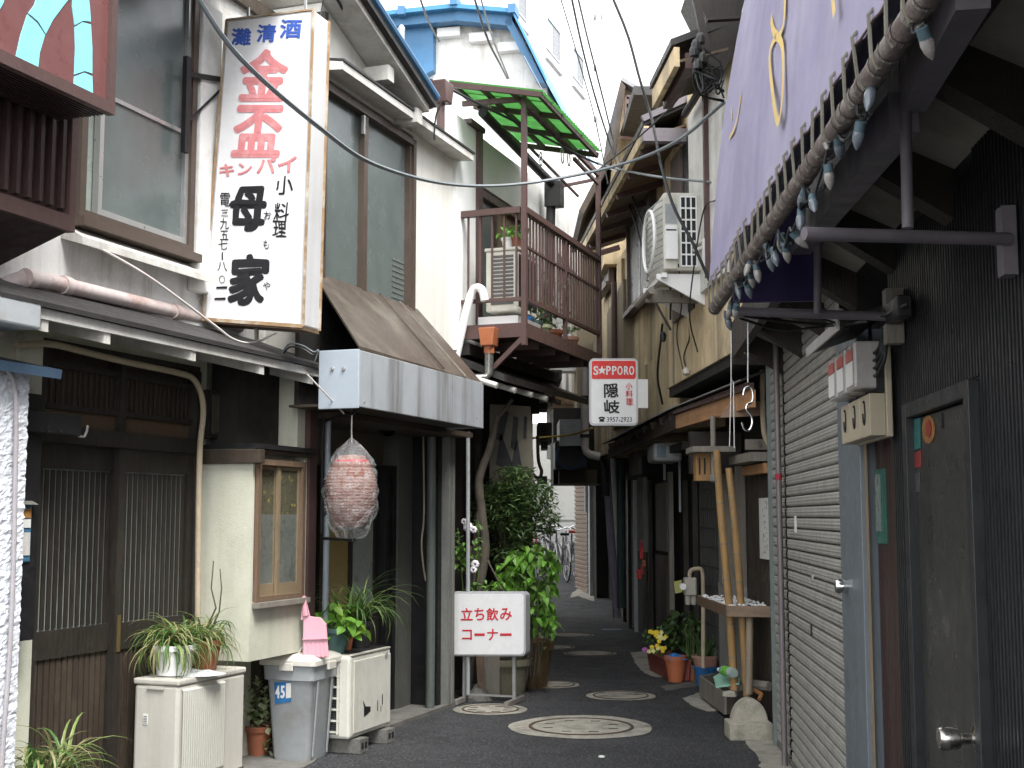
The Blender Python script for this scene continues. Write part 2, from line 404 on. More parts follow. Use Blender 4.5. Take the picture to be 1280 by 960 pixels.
for (px,py,w,lab) in ((764,787,.14,'nearer short pale blue painted mark on the dark asphalt'),(740,775,.12,'farther short pale blue painted mark on the dark asphalt')):
    c=gnd(px,py);b=B();b.sheet([c+Vector((-w,-.08,.004)),c+Vector((w,-.06,.004)),c+Vector((w*.9,.09,.004)),c+Vector((-w*.85,.07,.004))])
    o=solo('painted_mark',b,mat('blue_mark',(.16,.24,.33),.7,.2,9,.2,60),lab,'road marking','blue road marks');
# litter
c=gnd(752,947);b=B()
b.lathe(c+Vector((0,0,.004)),[(0,.012),(.02,.008),(.024,0)],7);solo('litter',b,m_paper,'tiny crumpled white scrap on the asphalt in the foreground','litter')
# ================= LEFT: house with the sliding door =================
def wall_dots(t,F,n,pts,m=None):
    for (px,py) in pts:
        u,z=F.pz(px,py,n);b=B();b.lathe(F.p(u,n,z),[(0,.03),(.012,.03),(.012,0)],8,axis=F.N());part('bolt',b,m or m_chrome,t)
nA=-.39
hA=thing('house','old plaster house with dark sliding door at the left','house',L.p(-3.7,-1.5,0))
W=lambda *a:B().f_box(L,*a)
b=B();b.f_box(L,-5.6,-4.45,-3,nA,0,2.6);b.f_box(L,-3.0,-2.9,-3,nA,0,2.6);b.f_box(L,-4.45,-3.0,-3,nA-.0,2.47,2.6)
part('wall',b,m_cream,hA)
# room volume behind the ground floor and bay
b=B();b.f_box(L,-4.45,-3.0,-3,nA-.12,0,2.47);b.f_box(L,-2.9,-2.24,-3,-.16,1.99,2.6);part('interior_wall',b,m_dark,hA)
b=B();b.f_box(L,-2.97,-2.30,-3,0,.68,1.03);b.f_box(L,-2.97,-2.945,-3,0,1.03,1.96);b.f_box(L,-2.33,-2.30,-.6,0,1.03,1.96);b.f_box(L,-2.945,-2.33,-3,-.08,1.03,1.96);b.f_box(L,-2.95,-2.32,-3,-.38,0,.68)
part('bay_wall',b,m_cream,hA,bevel=.004)
b=B();b.f_box(L,-2.40,-2.30,-.4,-.02,1.99,2.5);b.f_box(L,-2.9,-2.40,-.39,-.35,1.99,2.6);part('wall',b,m_cream,hA)
# upper floor wall
b=B();b.f_box(L,-6.4,-2.2,-3,nA,2.6,3.15);b.f_box(L,-6.4,-4.22,-3,nA,3.15,4.95);b.f_box(L,-3.15,-2.2,-3,nA,3.15,4.95);b.f_box(L,-4.22,-3.15,-3,nA,4.85,4.95)
part('upper_wall',b,m_plast,hA)
b=B();b.f_box(L,-3.14,-2.92,nA,nA+.07,2.93,4.78);part('wall_panel',b,m_plast,hA,bevel=.01)
b=B();b.f_box(L,-6.4,-2.95,-3,.22,4.95,5.05);b.f_box(L,-6.4,-2.95,.16,.22,4.80,4.95);b.f_box(L,-2.95,-2.2,-3,-.35,4.95,5.05);part('eave',b,m_dkwood2,hA)
# corner post between the two houses
b=B();b.f_box(L,-2.30,-2.20,-.08,.02,0,3.35);part('corner_post',b,m_brownm,hA)
b=B();b.f_box(L,-2.24,-2.19,-.08,.05,3.30,5.0);part('corner_trim',b,m_dkwood,hA)
# upper window
w=part('window',(lambda b:(b.f_box(L,-4.22,-3.15,nA-.05,nA+.05,3.15,3.20),b.f_box(L,-4.22,-4.17,nA-.05,nA+.05,3.2,4.85),b.f_box(L,-3.20,-3.15,nA-.05,nA+.05,3.2,4.85),b.f_box(L,-4.17,-3.2,nA-.05,nA+.05,4.80,4.85),b.f_box(L,-4.24,-3.13,nA,nA+.10,3.10,3.15))and b)(B()),m_frame,hA)
b=B();b.f_box(L,-4.17,-4.0,nA-.04,nA-.02,3.2,4.8);part('pane',b,m_glassl,w)
b=B();b.f_box(L,-4.03,-3.20,nA-.01,nA+.005,3.22,4.8);part('pane',b,m_glassf,w)
b=B();b.f_box(L,-4.045,-4.01,nA-.01,nA+.03,3.20,4.8);b.f_box(L,-3.235,-3.20,nA-.01,nA+.03,3.20,4.8);b.f_box(L,-4.01,-3.235,nA-.01,nA+.03,3.20,3.24)
u,z=L.pz(185,146,nA);b.f_box(L,-4.01,-3.235,nA,nA+.02,z-.012,z+.012);part('sash',b,m_alu,w)
b=B();b.prism([L.p(-4.3,nA,3.02),L.p(-4.3,nA+.14,2.98),L.p(-4.3,nA+.14,3.02),L.p(-4.3,nA,3.10)],L.D()*1.24);part('window_ledge',b,m_whited,hA)
# transom above the door
tr=part('transom',(lambda b:(b.f_box(L,-4.45,-3.0,nA-.05,nA+.04,1.93,2.02),b.f_box(L,-4.45,-3.0,nA-.04,nA+.0,2.11,2.14),b.f_box(L,-4.45,-3.0,nA-.04,nA,2.33,2.36),b.f_box(L,-3.76,-3.71,nA-.04,nA+.01,2.02,2.47),b.f_box(L,-4.45,-3.0,nA-.04,nA+.02,2.44,2.47),b.f_box(L,-4.45,-4.41,nA-.05,nA+.03,0,2.44),b.f_box(L,-3.04,-3.0,nA-.05,nA+.03,0,2.44))and b)(B()),m_dkwood,hA)
b=B();b.f_box(L,-4.41,-3.76,nA-.06,nA-.03,2.02,2.11);b.f_box(L,-3.71,-3.04,nA-.06,nA-.03,2.02,2.11);part('panel',b,mat('tan_board',(.10,.065,.038),.7,.2,4,.2),tr)
b=B();b.f_box(L,-4.41,-3.04,nA-.1,nA-.06,2.14,2.44);part('backing',b,m_dkwood2,tr)
sl=mesh_of(B().box(-.010,.010,-.004,.004,0,.19),'slat',m_dkwood2)
for k in range(30):
    u=-4.385+k*.0455
    if abs(u+3.735)<.035:continue
    piece('slat',sl,tr,L.p(u,nA-.03,2.14)-WL[tr.name],(0,0,L.rot))
# sliding doors
su=mesh_of(B().box(-.015,.015,-.004,.003,0,.83),'slat',m_dkwood);sw=mesh_of(B().box(-.017,.017,-.005,.005,0,.68),'slat',m_dkwood2)
for di,(u0,u1,n) in enumerate(((-4.41,-3.70,nA-.045),(-3.76,-3.04,nA-.005))):
    b=B();b.f_box(L,u0,u0+.055,n-.02,n+.02,.03,1.93);b.f_box(L,u1-.055,u1,n-.02,n+.02,.03,1.93)
    b.f_box(L,u0+.055,u1-.055,n-.02,n+.018,1.80,1.93);b.f_box(L,u0+.055,u1-.055,n-.02,n+.018,.81,.955);b.f_box(L,u0+.055,u1-.055,n-.02,n+.018,.03,.13)
    d=part('sliding_door',b,m_dkwood,hA)
    b=B();b.f_box(L,u0+.055,u1-.055,n-.010,n-.005,.955,1.80);part('pane',b,m_greenglass,d)
    b=B();b.f_box(L,u0+.055,u1-.055,n-.016,n-.010,.13,.81);part('board',b,m_black,d)
    k=13;w_=(u1-u0-.11)
    for i in range(k):
        u=u0+.055+w_*(i+.5)/k
        piece('slat',su,d,L.p(u,n,.962)-WL[d.name],(0,0,L.rot));piece('slat',sw,d,L.p(u,n,.13)-WL[d.name],(0,0,L.rot))
    if di:
        b=B();b.f_box(L,u0+.018,u0+.045,n+.02,n+.026,.80,1.0);part('handle',b,mat('old_brass',(.16,.12,.05),.5,.2,8,.1,metal=.5),d)
b=B();b.f_box(L,-4.5,-2.95,nA-.1,nA+.16,0,.035);part('door_step',b,m_concd,hA)
# pale strip between door and bay + conduit
b=B();b.f_box(L,-4.60,-4.45,nA,nA+.04,0,2.47);part('door_jamb',b,m_cream,hA)
# dark lintel over the bay
b=B();b.f_box(L,-2.99,-2.28,nA,.05,1.96,1.99);part('bay_roof',b,m_black,hA)
b=B();b.f_box(L,-3.0,-2.93,nA,.06,1.87,1.955);b.f_box(L,-2.93,-2.30,-.02,.03,1.93,1.958);part('lintel',b,m_dkwood2,hA,bevel=.004)
# window of the bay
def bay_window():
    u0,u1,z0,z1=-2.93,-2.345,1.03,1.90
    b=B();b.f_box(L,u0,u0+.035,-.05,.02,z0,z1);b.f_box(L,u1-.035,u1,-.05,.02,z0,z1);b.f_box(L,u0+.035,u1-.035,-.05,.018,z1-.035,z1);b.f_box(L,u0+.035,u1-.035,-.05,.018,z0,z0+.03)
    w=part('window',b,m_wood,hA)
    b=B();b.f_box(L,u0-.02,u1+.02,-.02,.055,z0-.035,z0-.003);part('sill',b,m_oldwood,w)
    c=mat('window_frame_tan',(.21,.16,.10),.5,.15,5,.1)
    m_ptn=leaded()
    for k,(a,e,n) in enumerate(((u0+.035,-2.63,-.035),(-2.66,u1-.035,-.01))):
        b=B();b.f_box(L,a,a+.028,n-.01,n+.01,z0+.03,z1-.035);b.f_box(L,e-.028,e,n-.01,n+.01,z0+.03,z1-.035);b.f_box(L,a+.028,e-.028,n-.01,n+.009,z0+.03,z0+.10);b.f_box(L,a+.028,e-.028,n-.01,n+.009,z1-.06,z1-.035);part('sash',b,c,w)
        b=B();b.f_box(L,a+.028,e-.028,n-.004,n,z0+.10,z0+.53);part('pane',b,m_glass2,w)
        b=B();b.f_box(L,a+.028,e-.028,n-.004,n,z0+.53,z1-.06);part('pane',b,m_ptn,w)
m_glass2=mat('bay_glass',(.12,.13,.115),.3,.35,2.2,.04,300)
def leaded():
    m=mat('patterned_film',(.08,.075,.05),.35,.3,10,.1,40,spots=((.34,.27,.05),.6,26));return m
bay_window()
# small dark lattice vent above lintel, lamp
b=B();b.f_box(L,-2.99,-2.75,nA+.0,-.30,2.03,2.33);v=part('vent',b,m_dkwood,hA)
for k in range(4):
    b=B();u=-2.97+k*.058;b.f_box(L,u,u+.045,-.298,-.292,2.06,2.30);part('panel',b,mat('vent_panel',(.07,.07,.05),.7,.3,6),v)
lp=thing('wall_lamp','small round spot lamp in the dark above the bay window','lamp',L.p(-2.6,-.3,2.22))
b=B();b.lathe(L.p(-2.62,-.34,2.25),[(0,.0),(.035,.0),(.06,.09),(.065,.12),(.045,.12)],14,axis=Vector((.45,-.8,-.25)));part('shade',b,m_black,lp,smooth=True)
b=B();b.lathe(L.p(-2.62,-.34,2.25)+Vector((.45,-.8,-.25)).normalized()*.05,[(.045,0),(.04,.04),(.02,.06),(0,.065)],12,axis=Vector((.45,-.8,-.25)));part('lens',b,m_chrome,lp,smooth=True)
b=B();b.tube([L.p(-2.62,-.35,2.24),L.p(-2.62,-.39,2.14),L.p(-2.6,-.38,2.0)],.012);part('arm',b,m_black,lp)
# pent roof
pr=part('pent_roof',B().prism([L.p(-5.35,nA,2.70),L.p(-5.35,.17,2.50),L.p(-5.35,.17,2.525),L.p(-5.35,nA,2.73)],L.D()*3.02),m_roof,hA)
b=B();b.prism([L.p(-5.3,nA,2.655),L.p(-5.3,.12,2.46),L.p(-5.3,.12,2.48),L.p(-5.3,nA,2.68)],L.D()*2.92);part('soffit',b,mat('soffit_board',(.64,.64,.55),.8,.1,4,.2,60,dirt=((.40,.38,.30),.5,3)),pr)
b=B();b.f_box(L,-5.32,-2.35,.12,.145,2.45,2.50);part('fascia',b,m_whited,pr)
for px,py in ((60,415),(138,412),(245,425),(330,450),(391,474)):
    u,z=L.pz(px,py,.13)
    b=B();b.prism([L.p(u-.05,nA,2.60),L.p(u-.05,nA,2.52),L.p(u-.05,.135,2.395),L.p(u-.05,.135,2.455)],L.D()*.045);part('rafter',b,m_whited,pr)
# thick drainpipe on the roof
pd=thing('roof_pipe','fat stained pinkish white drainpipe lying above the pent roof','pipe',L.p(-4.9,.0,2.8))
P=[at(-30,366,5.7),at(33,348,6.3),at(60,352,6.5),at(254,398,8.0),at(300,408,8.35)]
b=B();b.tube(P[1:],.042,14);part('pipe',b,m_pinkpipe,pd,smooth=True)
for a,f in ((P[1].lerp(P[2],.1),0),(P[2].lerp(P[3],.09),0),(P[2].lerp(P[3],.78),0)):
    d=(P[3]-P[2]).normalized();b=B();b.tube([a-d*.03,a+d*.03],.050,14);part('collar',b,m_pinkpipe,pd,smooth=True)
b=B();b.tube([P[1],P[1]+Vector((-.07,-.03,-.03)),P[1]+Vector((-.11,-.05,-.12)),P[1]+Vector((-.12,-.05,-.3))],.045,14);part('elbow',b,m_pinkpipe,pd,smooth=True)
# wrapped conduit
cp=[L.pz(x,y,nA+.12) for x,y in ((20,432),(62,430),(110,441),(160,453),(222,466),(242,474),(252,495),(254,520),(250,560),(248,640),(247,770),(246,800))]
b=B();b.tube(qbez([L.p(u,nA+.12,z) for u,z in cp],6),.018,10)
ct=solo('conduit',b,m_pvcb,'tan wrapped pipe curving over the sliding door and down','pipe',smooth=True)
b=B();u,z=L.pz(251,617,nA+.12);b.lathe(L.p(u,nA+.12,z-.012),[(.028,0),(.028,.024)],12);b.f_box(L,u-.05,u+.05,nA+.09,nA+.1,z-.008,z+.008)
# dark bracket with hook in front of the door
bk=thing('gutter_bracket','black metal bar with holes and a hook beside the sliding door','bracket',L.p(-4.4,-.1,2.0))
b=B();p1=L.pz(20,528,-.18);p2=L.pz(98,533,-.18);b.f_box(L,p1[0],p2[0],-.22,-.16,p2[1]-.05,p2[1]+.055);part('bar',b,m_black,bk,bevel=.006)
for px in (75,61):
    u,z=L.pz(px,537,-.16);b=B();b.lathe(L.p(u,-.16,z),[(.006,.004),(.016,.006),(.016,0)],10,axis=L.N());part('bolt',b,m_blkpot,bk)
u,z=L.pz(98,533,-.18);b=B();b.tube([L.p(u,-.19,z-.02),L.p(u+.02,-.19,z-.05),L.p(u+.06,-.19,z-.05),L.p(u+.08,-.19,z-.02),L.p(u+.085,-.19,z+.01)],.007);part('hook',b,m_alu,bk)

# ================= far-left neighbour: stucco wall, bay and sign =================
hN=thing('house','rough white stucco corner with brown bay, cut by the left edge','house',L.p(-6.2,-.6,0))
u0,_=L.pz(28,700,-.05)
b=B()
# rough stucco with real relief
nU,nZ=150,200;ua=u0-2.2
for i in range(nU+1):
    for j in range(nZ+1):
        u=ua+(u0-ua)*i/nU;z=2.22*j/nZ;p=L.p(u,-.05,z);n_=noise.noise(Vector((u*30,z*38,0)))*.007+noise.noise(Vector((u*75,z*80,3)))*.005
        b.v.append(p+L.N()*n_+(L.D()*(noise.noise(Vector((2,z*45,0)))*.006) if i==nU else Vector()))
for i in range(nU):
    for j in range(nZ):a=i*(nZ+1)+j;b.f.append((a,a+nZ+1,a+nZ+2,a+1))
part('stucco_face',b,m_stucco,hN,raw=True)
b=B();b.f_box(L,ua,u0-.012,-.9,-.075,0,2.22);part('wall',b,m_stucco,hN)
b=B();b.prism([L.p(ua,-.06,2.235),L.p(ua,.05,2.20),L.p(ua,.055,2.245),L.p(ua,-.3,2.32),L.p(ua,-.3,2.235)],L.D()*(u0-ua+.10));part('coping',b,mat('dull_blue_coping',(.05,.085,.13),.5,.2,4,.1),hN)
b=B();pts=[L.pz(x,y,-.02) for x,y in ((-10,445),(6,458),(17,478),(20,520),(19,600),(17,700),(12,820),(6,900),(2,960))];b.tube(qbez([L.p(u,-.02,z) for u,z in pts],5),.011,8);part('conduit',b,mat('conduit_grey_pink',(.30,.28,.29),.5,.1,6),hN,smooth=True)
# upper body with corrugated bay
e0,_=L.pz(92,220,.12)
b=B();b.f_box(L,-8.5,e0-.9,-3,-.3,2.32,5.5);b.f_box(L,-8.5,-5.6,-3,-.3,2.2,2.6);part('upper_wall',b,m_plast,hN)
zb=L.pz(92,291,.12)[1];zt=L.pz(92,150,.12)[1]+1.2
b=B();b.f_box(L,e0-2.4,e0-.01,-.9,.09,zb+.05,zt);bay=part('bay',b,m_corr,hN)
rib=mesh_of(B().box(-.012,.012,-.02,.012,0,zt-zb-.12),'rib',m_corr)
for k in range(26):piece('rib',rib,bay,L.p(e0-.07-k*.075,.10,zb+.1)-WL[bay.name],(0,0,L.rot))
b=B();b.f_box(L,e0-2.4,e0+.012,.085,.13,zb,zb+.075);b.f_box(L,e0-.03,e0+.015,-.9,.128,zb+.075,zt);part('trim',b,m_brown,bay)
b=B();b.prism([L.p(e0-2.4,.10,zb),L.p(e0-2.4,.10,zb+.05),L.p(e0-2.4,-.9,zb+.05),L.p(e0-2.4,-.9,zb-.35)],L.D()*2.39);part('soffit',b,m_corr,bay)
# little grey eave end seen between stucco and pent roof
b=B();q=L.pz(46,395,.16);b.f_box(L,q[0]-1.2,q[0]+.02,-.2,.17,q[1]-.06,q[1]+.06);part('eave',b,m_plasg,hN,bevel=.01)
# stained panel light box
sg=thing('shop_sign','red brown box sign with turquoise arched stained panels, upper left corner','sign',L.p(-5,.4,2.9))
sn_=.42
us,_=L.pz(139,70,sn_);z0=L.pz(139,143,sn_)[1]
b=B();b.f_box(L,us-1.9,us,.14,sn_,z0,z0+1.5);part('box',b,m_corr,sg)
b=B();b.f_box(L,us-1.9,us-.035,sn_,sn_+.006,z0+.045,z0+1.4);part('face',b,m_signred,sg)
b=B();b.f_box(L,us-1.9,us+.004,sn_-.01,sn_+.03,z0-.01,z0+.045);b.f_box(L,us-.04,us+.004,sn_-.01,sn_+.028,z0+.045,z0+1.5);part('frame',b,m_brown,sg)
for k in range(12):
    b=B();nn=.15+k*.022;b.f_box(L,us-1.9,us-.02,nn,nn+.008,z0-.012,z0+.002);part('rib',b,m_corr,sg)
polys=[[(42,172),(58,100),(77,42),(104,66),(127,100),(112,150),(106,204)],[(80,38),(96,16),(108,-20),(210,-20),(183,12),(150,56),(129,97),(108,62)],[(207,-25),(250,-25),(255,20),(258,62),(236,59),(212,72),(205,20)],[(212,78),(235,64),(258,70),(262,140),(262,210),(240,203),(211,213),(214,140)],[(211,219),(240,208),(262,218),(264,281),(209,252)],[(-20,-30),(18,-30),(8,8),(-20,60)]]
for k,pl in enumerate(polys):
    pts=[]
    for (x,y) in pl:
        u,z=L.pz(x/2.2857,y/2.2857,sn_+.006);pts.append(L.p(u,sn_+.006,z))
    b=B();b.prism(pts,L.N()*.004);part('panel',b,m_cyan,sg)
# blue post box on the stucco corner
mb=thing('mailbox','small blue box with stickers hanging at the stucco corner','box',L.p(-4.9,-.2,1.3))
p1=L.pz(24,628,-.2);p2=L.pz(38,703,-.2);b=B();b.f_box(L,p1[0]-.12,p2[0],-.34,-.2,p2[1],p1[1]);part('body',b,mat('faded_blue_box',(.05,.14,.22),.5,.2,9),mb,bevel=.008)
b=B();b.prism([L.p(p1[0]-.13,-.36,p1[1]),L.p(p1[0]-.13,-.17,p1[1]-.01),L.p(p1[0]-.13,-.3,p1[1]+.05)],L.D()*(p2[0]-p1[0]+.14));part('lid',b,m_concd,mb)
for i,(a,c,m) in enumerate(((.74,.90,mat('orange_print',(.35,.17,.05),.6,.3,20)),(.58,.72,m_paper),(.12,.5,m_whited))):
    h=p1[1]-p2[1];b=B();b.f_box(L,p1[0]+.0,p2[0]-.012,-.2,-.196,p2[1]+h*a,p2[1]+h*c);part('sticker',b,m,mb)
b=B();q=L.pz(30,700,-.22);b.f_box(L,q[0]-.05,q[0]+.08,-.34,-.21,.95,2.15);part('back_board',b,m_black,mb)

# ================= House B =================
hB=thing('house','white plaster house with wide dark window above a metal awning','house',L.p(-1,-1.5,0))
uL,uR=-2.2,.17
qa=L.pz(468,0,.29);qb=L.pz(546,122,.29);sl_=(qb[1]-qa[1])/(qb[0]-qa[0]);ue=qb[0]
def zr(u):return qb[1]-.13+sl_*(u-ue)
b=B();gab=[(uL,2.6),(uR,2.6),(uR,4.80),(-.21,4.99),(-2.2,5.92)]
b.prism([L.p(u,-3.5,z) for u,z in [(uL,2.6),(uR,2.6),(uR,3.0),(uL,3.0)]],L.N()*3.5)
b.prism([L.p(u,-3.5,z) for u,z in [(-.66,3.0),(uR,3.0),(uR,4.57),(-.66,4.57)]],L.N()*3.5)
b.prism([L.p(u,-3.5,z) for u,z in [(uL,4.57),(uR,4.57),(uR,4.72),(ue-.05,zr(ue-.05)-.01),(uL,zr(uL)-.01)]],L.N()*3.5)
b.f_box(L,uL,-.66,-3.5,-.12,3.0,4.57)
part('wall',b,m_plastB,hB)
# roof slabs: soffit + dark roof edge

b=B();b.prism([L.p(-2.3,-3.5,zr(-2.3)),L.p(ue-.03,-3.5,zr(ue-.03)),L.p(ue-.03,-3.5,zr(ue-.03)+.05),L.p(-2.3,-3.5,zr(-2.3)+.05)],L.N()*3.74);part('soffit',b,m_whited,hB)
b=B();b.prism([L.p(-2.3,-3.5,zr(-2.3)+.05),L.p(ue,-3.5,zr(ue)+.05),L.p(ue,-3.5,zr(ue)+.12),L.p(-2.3,-3.5,zr(-2.3)+.12)],L.N()*3.79);part('roof',b,m_roof,hB)
b=B();b.tube([L.p(-2.3,.29,zr(-2.3)+.13),L.p(ue,.29,zr(ue)+.13)],.03,8);part('roof_edge',b,m_blue,hB)
for u in (-1.5,ue-.12):
    b=B();b.f_box(L,u-.05,u+.05,-.3,.2,zr(u)-.14,zr(u)-.03);part('purlin',b,m_whited,hB)
b=B();b.prism([L.p(uL,0,4.60),L.p(uL,.17,4.585),L.p(uL,.17,4.64),L.p(uL,0,4.67)],L.D()*(uR-uL+.05));part('window_hood',b,m_whited,hB)
b=B();b.prism([L.p(uL,0,4.672),L.p(uL,.18,4.643),L.p(uL,.18,4.660),L.p(uL,0,4.69)],L.D()*(uR-uL+.06));part('hood_flashing',b,m_roof,hB)
# big window
b=B();z0,z1=3.06,4.53;u0,u1=uL+.01,-.66
b.f_box(L,u0,u0+.05,-.08,.03,z0,z1);b.f_box(L,u1-.045,u1,-.08,.03,z0,z1);b.f_box(L,u0+.05,u1-.045,-.08,.028,z1-.05,z1);b.f_box(L,u0+.05,u1-.045,-.08,.028,z0,z0+.05);b.f_box(L,u0-.01,u1+.02,-.02,.06,z0-.06,z0-.003)
w=part('window',b,m_frame,hB)
um=L.pz(455,250,0)[0]
b=B();b.f_box(L,um-.03,um+.03,-.05,.015,z0+.05,z1-.05);b.f_box(L,u0+.05,um-.03,-.05,.01,z0+.05,z0+.09);b.f_box(L,um+.03,u1-.045,-.05,.005,z0+.05,z0+.09);b.f_box(L,u1-.08,u1-.045,-.05,.01,z0+.09,z1-.05);part('sash',b,m_frame,w)
b=B();b.f_box(L,u0+.05,um-.03,-.045,-.035,z0+.09,z1-.05);part('pane',b,m_glassf,w)
b=B();b.f_box(L,um+.03,u1-.08,-.045,-.035,z0+.09,z1-.05);part('pane',b,m_glassf,w)
b=B();b.f_box(L,um-.055,um-.03,.0,.02,z1-.2,z1-.06);part('latch',b,m_alu,w)
for k in range(9):
    b=B();zz=z0+.12+k*.042;b.f_box(L,u1-.30,u1-.09,-.036,-.031,zz,zz+.014);part('blind_strip',b,mat('blind_strip',(.13,.15,.14),.5,.1,5),w)
# ground floor
b=B();b.f_box(L,uL,-.0,-3.5,-.38,0,2.6);part('back_wall',b,mat('dim_brown_plaster',(.10,.085,.062),.85,.2,3,.2),hB)
b=B();b.f_box(L,-2.2,.14,-.38,.2,2.20,2.24);part('soffit',b,m_dkwood2,hB)
w0=L.pz(398,700,-.34)[0];w1=L.pz(470,700,-.34)[0];wm=(w0+w1)/2
b=B();b.f_box(L,uL,w1,-.38,-.31,0,.815);part('dado',b,m_dkwood,hB)
b=B();b.f_box(L,w0,w1,-.38,-.33,.82,.87);b.f_box(L,w0,w1,-.38,-.33,1.86,1.92)
for u in (w0,wm,w1-.05):b.f_box(L,u,u+.05,-.38,-.33,.87,1.86)
w=part('window',b,m_dkwood,hB)
b=B();b.f_box(L,w0+.05,wm,-.375,-.345,.87,1.86);part('pane',b,m_amber,w)
b=B();b.f_box(L,wm+.05,w1-.05,-.375,-.345,.87,1.86);part('pane',b,m_glassl,w)
u0,u1=w1+.02,-.36
b=B();b.f_box(L,u0,u0+.06,-.38,-.26,0,1.95);b.f_box(L,u1-.05,u1,-.38,-.26,0,1.95);b.f_box(L,u0+.06,u1-.05,-.38,-.262,1.87,1.95);d=part('door',b,m_black,hB)
b=B();b.f_box(L,u0+.06,u1-.05,-.37,-.34,.02,1.87);part('leaf',b,m_blackd,d)
ba=mesh_of(B().box(-.006,.006,-.006,.006,0,1.75),'batten',m_dkwood2)
for k in range(int((u1-u0-.14)/.0305)+1):piece('batten',ba,d,L.p(u0+.085+k*.0305,-.335,.06)-WL[d.name],(0,0,L.rot))
b=B();b.f_box(L,-.36,-.1,-.38,-.24,0,2.2);part('wall_return',b,mat('grey_return',(.10,.10,.09),.8,.2,4),hB)
for (px,n,r,m) in ((533,-.14,.012,m_pvcb),):
    pass
b=B();b.tube([L.p(-.21,-.02,.03),L.p(-.21,-.02,2.19)],.036,12);part('drainpipe',b,mat('green_grey_pipe',(.13,.15,.14),.5,.2,4,.1,streak=((.05,.06,.05),.5,6)),hB,smooth=True)
pp=[L.pz(x,y,-.12) for x,y in ((529,540),(530,640),(527,680),(531,720),(538,745),(541,760))]
b=B();b.tube(qbez([L.p(u,-.12,z) for u,z in pp],5),.008,6);part('hose',b,m_pvcb,hB)
b=B();b.f_box(L,-.09,-.02,-.3,-.01,0,2.2);part('post',b,m_black,hB)
b=B();b.f_box(L,-.0,.05,-.30,.05,.02,2.2);b.f_box(L,.075,.125,-.30,.05,.02,2.2);b.f_box(L,.05,.075,-.3,.02,.02,2.2);part('post',b,mat('grey_channel',(.20,.205,.19),.6,.2,4,.1,streak=((.08,.075,.06),.6,6)),hB,bevel=.003)
b=B();b.tube([L.p(-2.13,.06,.68),L.p(-2.13,.06,2.21)],.021,10);part('drainpipe',b,mat('blue_grey_pipe',(.22,.25,.27),.45,.12,4),hB,smooth=True)
b=B();c=L.pz(485,537,-.1);b.lathe(L.p(c[0],-.12,c[1]+.02),[(0,0),(.05,0),(.07,.06),(.055,.10),(.05,.10)],14,axis=Vector((.3,-.9,-.3)));part('lamp',b,m_black,hB,smooth=True)
b=B();b.f_box(L,-2.2,.15,-.45,.05,0,.03);part('plinth',b,m_concd,hB)
# awning
aw=thing('awning','brown sheet metal awning with rain streaked grey front','awning',L.p(-1.5,.3,2.2))
b=B();b.prism([L.p(-2.55,.5,2.60),L.p(-.41,.5,2.575),L.p(-.55,.0,3.17),L.p(-2.28,.0,3.17)],Vector((0,0,.02)));part('roof_sheet',b,m_awnt,aw)
b=B();b.beam(L.p(-1.22,.515,2.62),L.p(-1.22,-.01,3.205),.012,.014);part('seam',b,m_awnt,aw)
b=B();b.beam(L.p(-.80,.515,2.61),L.p(-.87,-.01,3.205),.006,.010);part('seam',b,m_oldwood,aw)
b=B();b.f_box(L,-2.55,-.42,.485,.505,2.235,2.595);part('front_panel',b,m_awnf,aw,bevel=.004)
b=B();b.f_box(L,-2.565,-2.55,.22,.505,2.225,2.60);part('side_panel',b,mat('fascia_side',(.36,.41,.46),.5,.05,3,.05),aw,bevel=.004)
b=B();b.f_box(L,-.42,-.40,.0,.505,2.235,2.58);part('side_panel',b,m_awnf,aw)
b=B();b.f_box(L,-2.55,-.42,.0,.485,2.245,2.26);part('underside',b,m_dkwood2,aw)
b=B();b.f_box(L,-2.52,-.45,.02,.05,2.26,3.1);part('back_board',b,m_dark,aw)
for px in (416,430):
    n,z=L.un(px,461,-2.565);b=B();b.lathe(L.p(-2.565,n,z),[(0,.012),(.012,.01),(.012,0)],10,axis=-L.D());part('bolt',b,m_alu,aw)
for px,py in ((455,512),(596,531)):
    u,z=L.pz(px,py-6,.505);b=B();b.lathe(L.p(u,.505,z+.02),[(0,.006),(.006,.005),(.006,0)],8,axis=L.N());part('bolt',b,m_alu,aw)

# ================= House C with the balcony =================
hC=thing('house','narrow house behind the balcony, white corner and dark recessed shopfront','house',L.p(1.6,-1.5,0))
uc0,uc1=.17,3.1
b=B();b.f_box(L,uc0,.62,-3.5,.03,2.95,5.0);part('corner_panel',b,m_white,hC)
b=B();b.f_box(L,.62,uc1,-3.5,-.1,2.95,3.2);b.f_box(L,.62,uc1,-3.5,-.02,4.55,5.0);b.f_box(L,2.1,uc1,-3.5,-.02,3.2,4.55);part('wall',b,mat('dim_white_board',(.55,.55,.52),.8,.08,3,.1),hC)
b=B();b.f_box(L,.62,.72,-.2,.06,3.15,4.98);b.f_box(L,.40,.74,.0,.075,4.985,5.03);part('post',b,m_brown,hC)
b=B();b.f_box(L,.72,2.1,-.12,-.04,4.47,4.55);b.f_box(L,2.04,2.1,-.12,-.04,3.2,4.47);w=part('window',b,m_frame,hC)
b=B();b.f_box(L,.72,1.4,-.11,-.09,3.2,4.47);part('pane',b,m_glassf,w)
b=B();b.f_box(L,1.4,2.04,-.13,-.10,3.2,4.47);part('pane',b,mat('brown_curtain',(.20,.15,.09),.6,.3,6),w)
b=B();b.f_box(L,1.38,1.42,-.12,-.06,3.2,4.47);part('sash',b,m_frame,w)
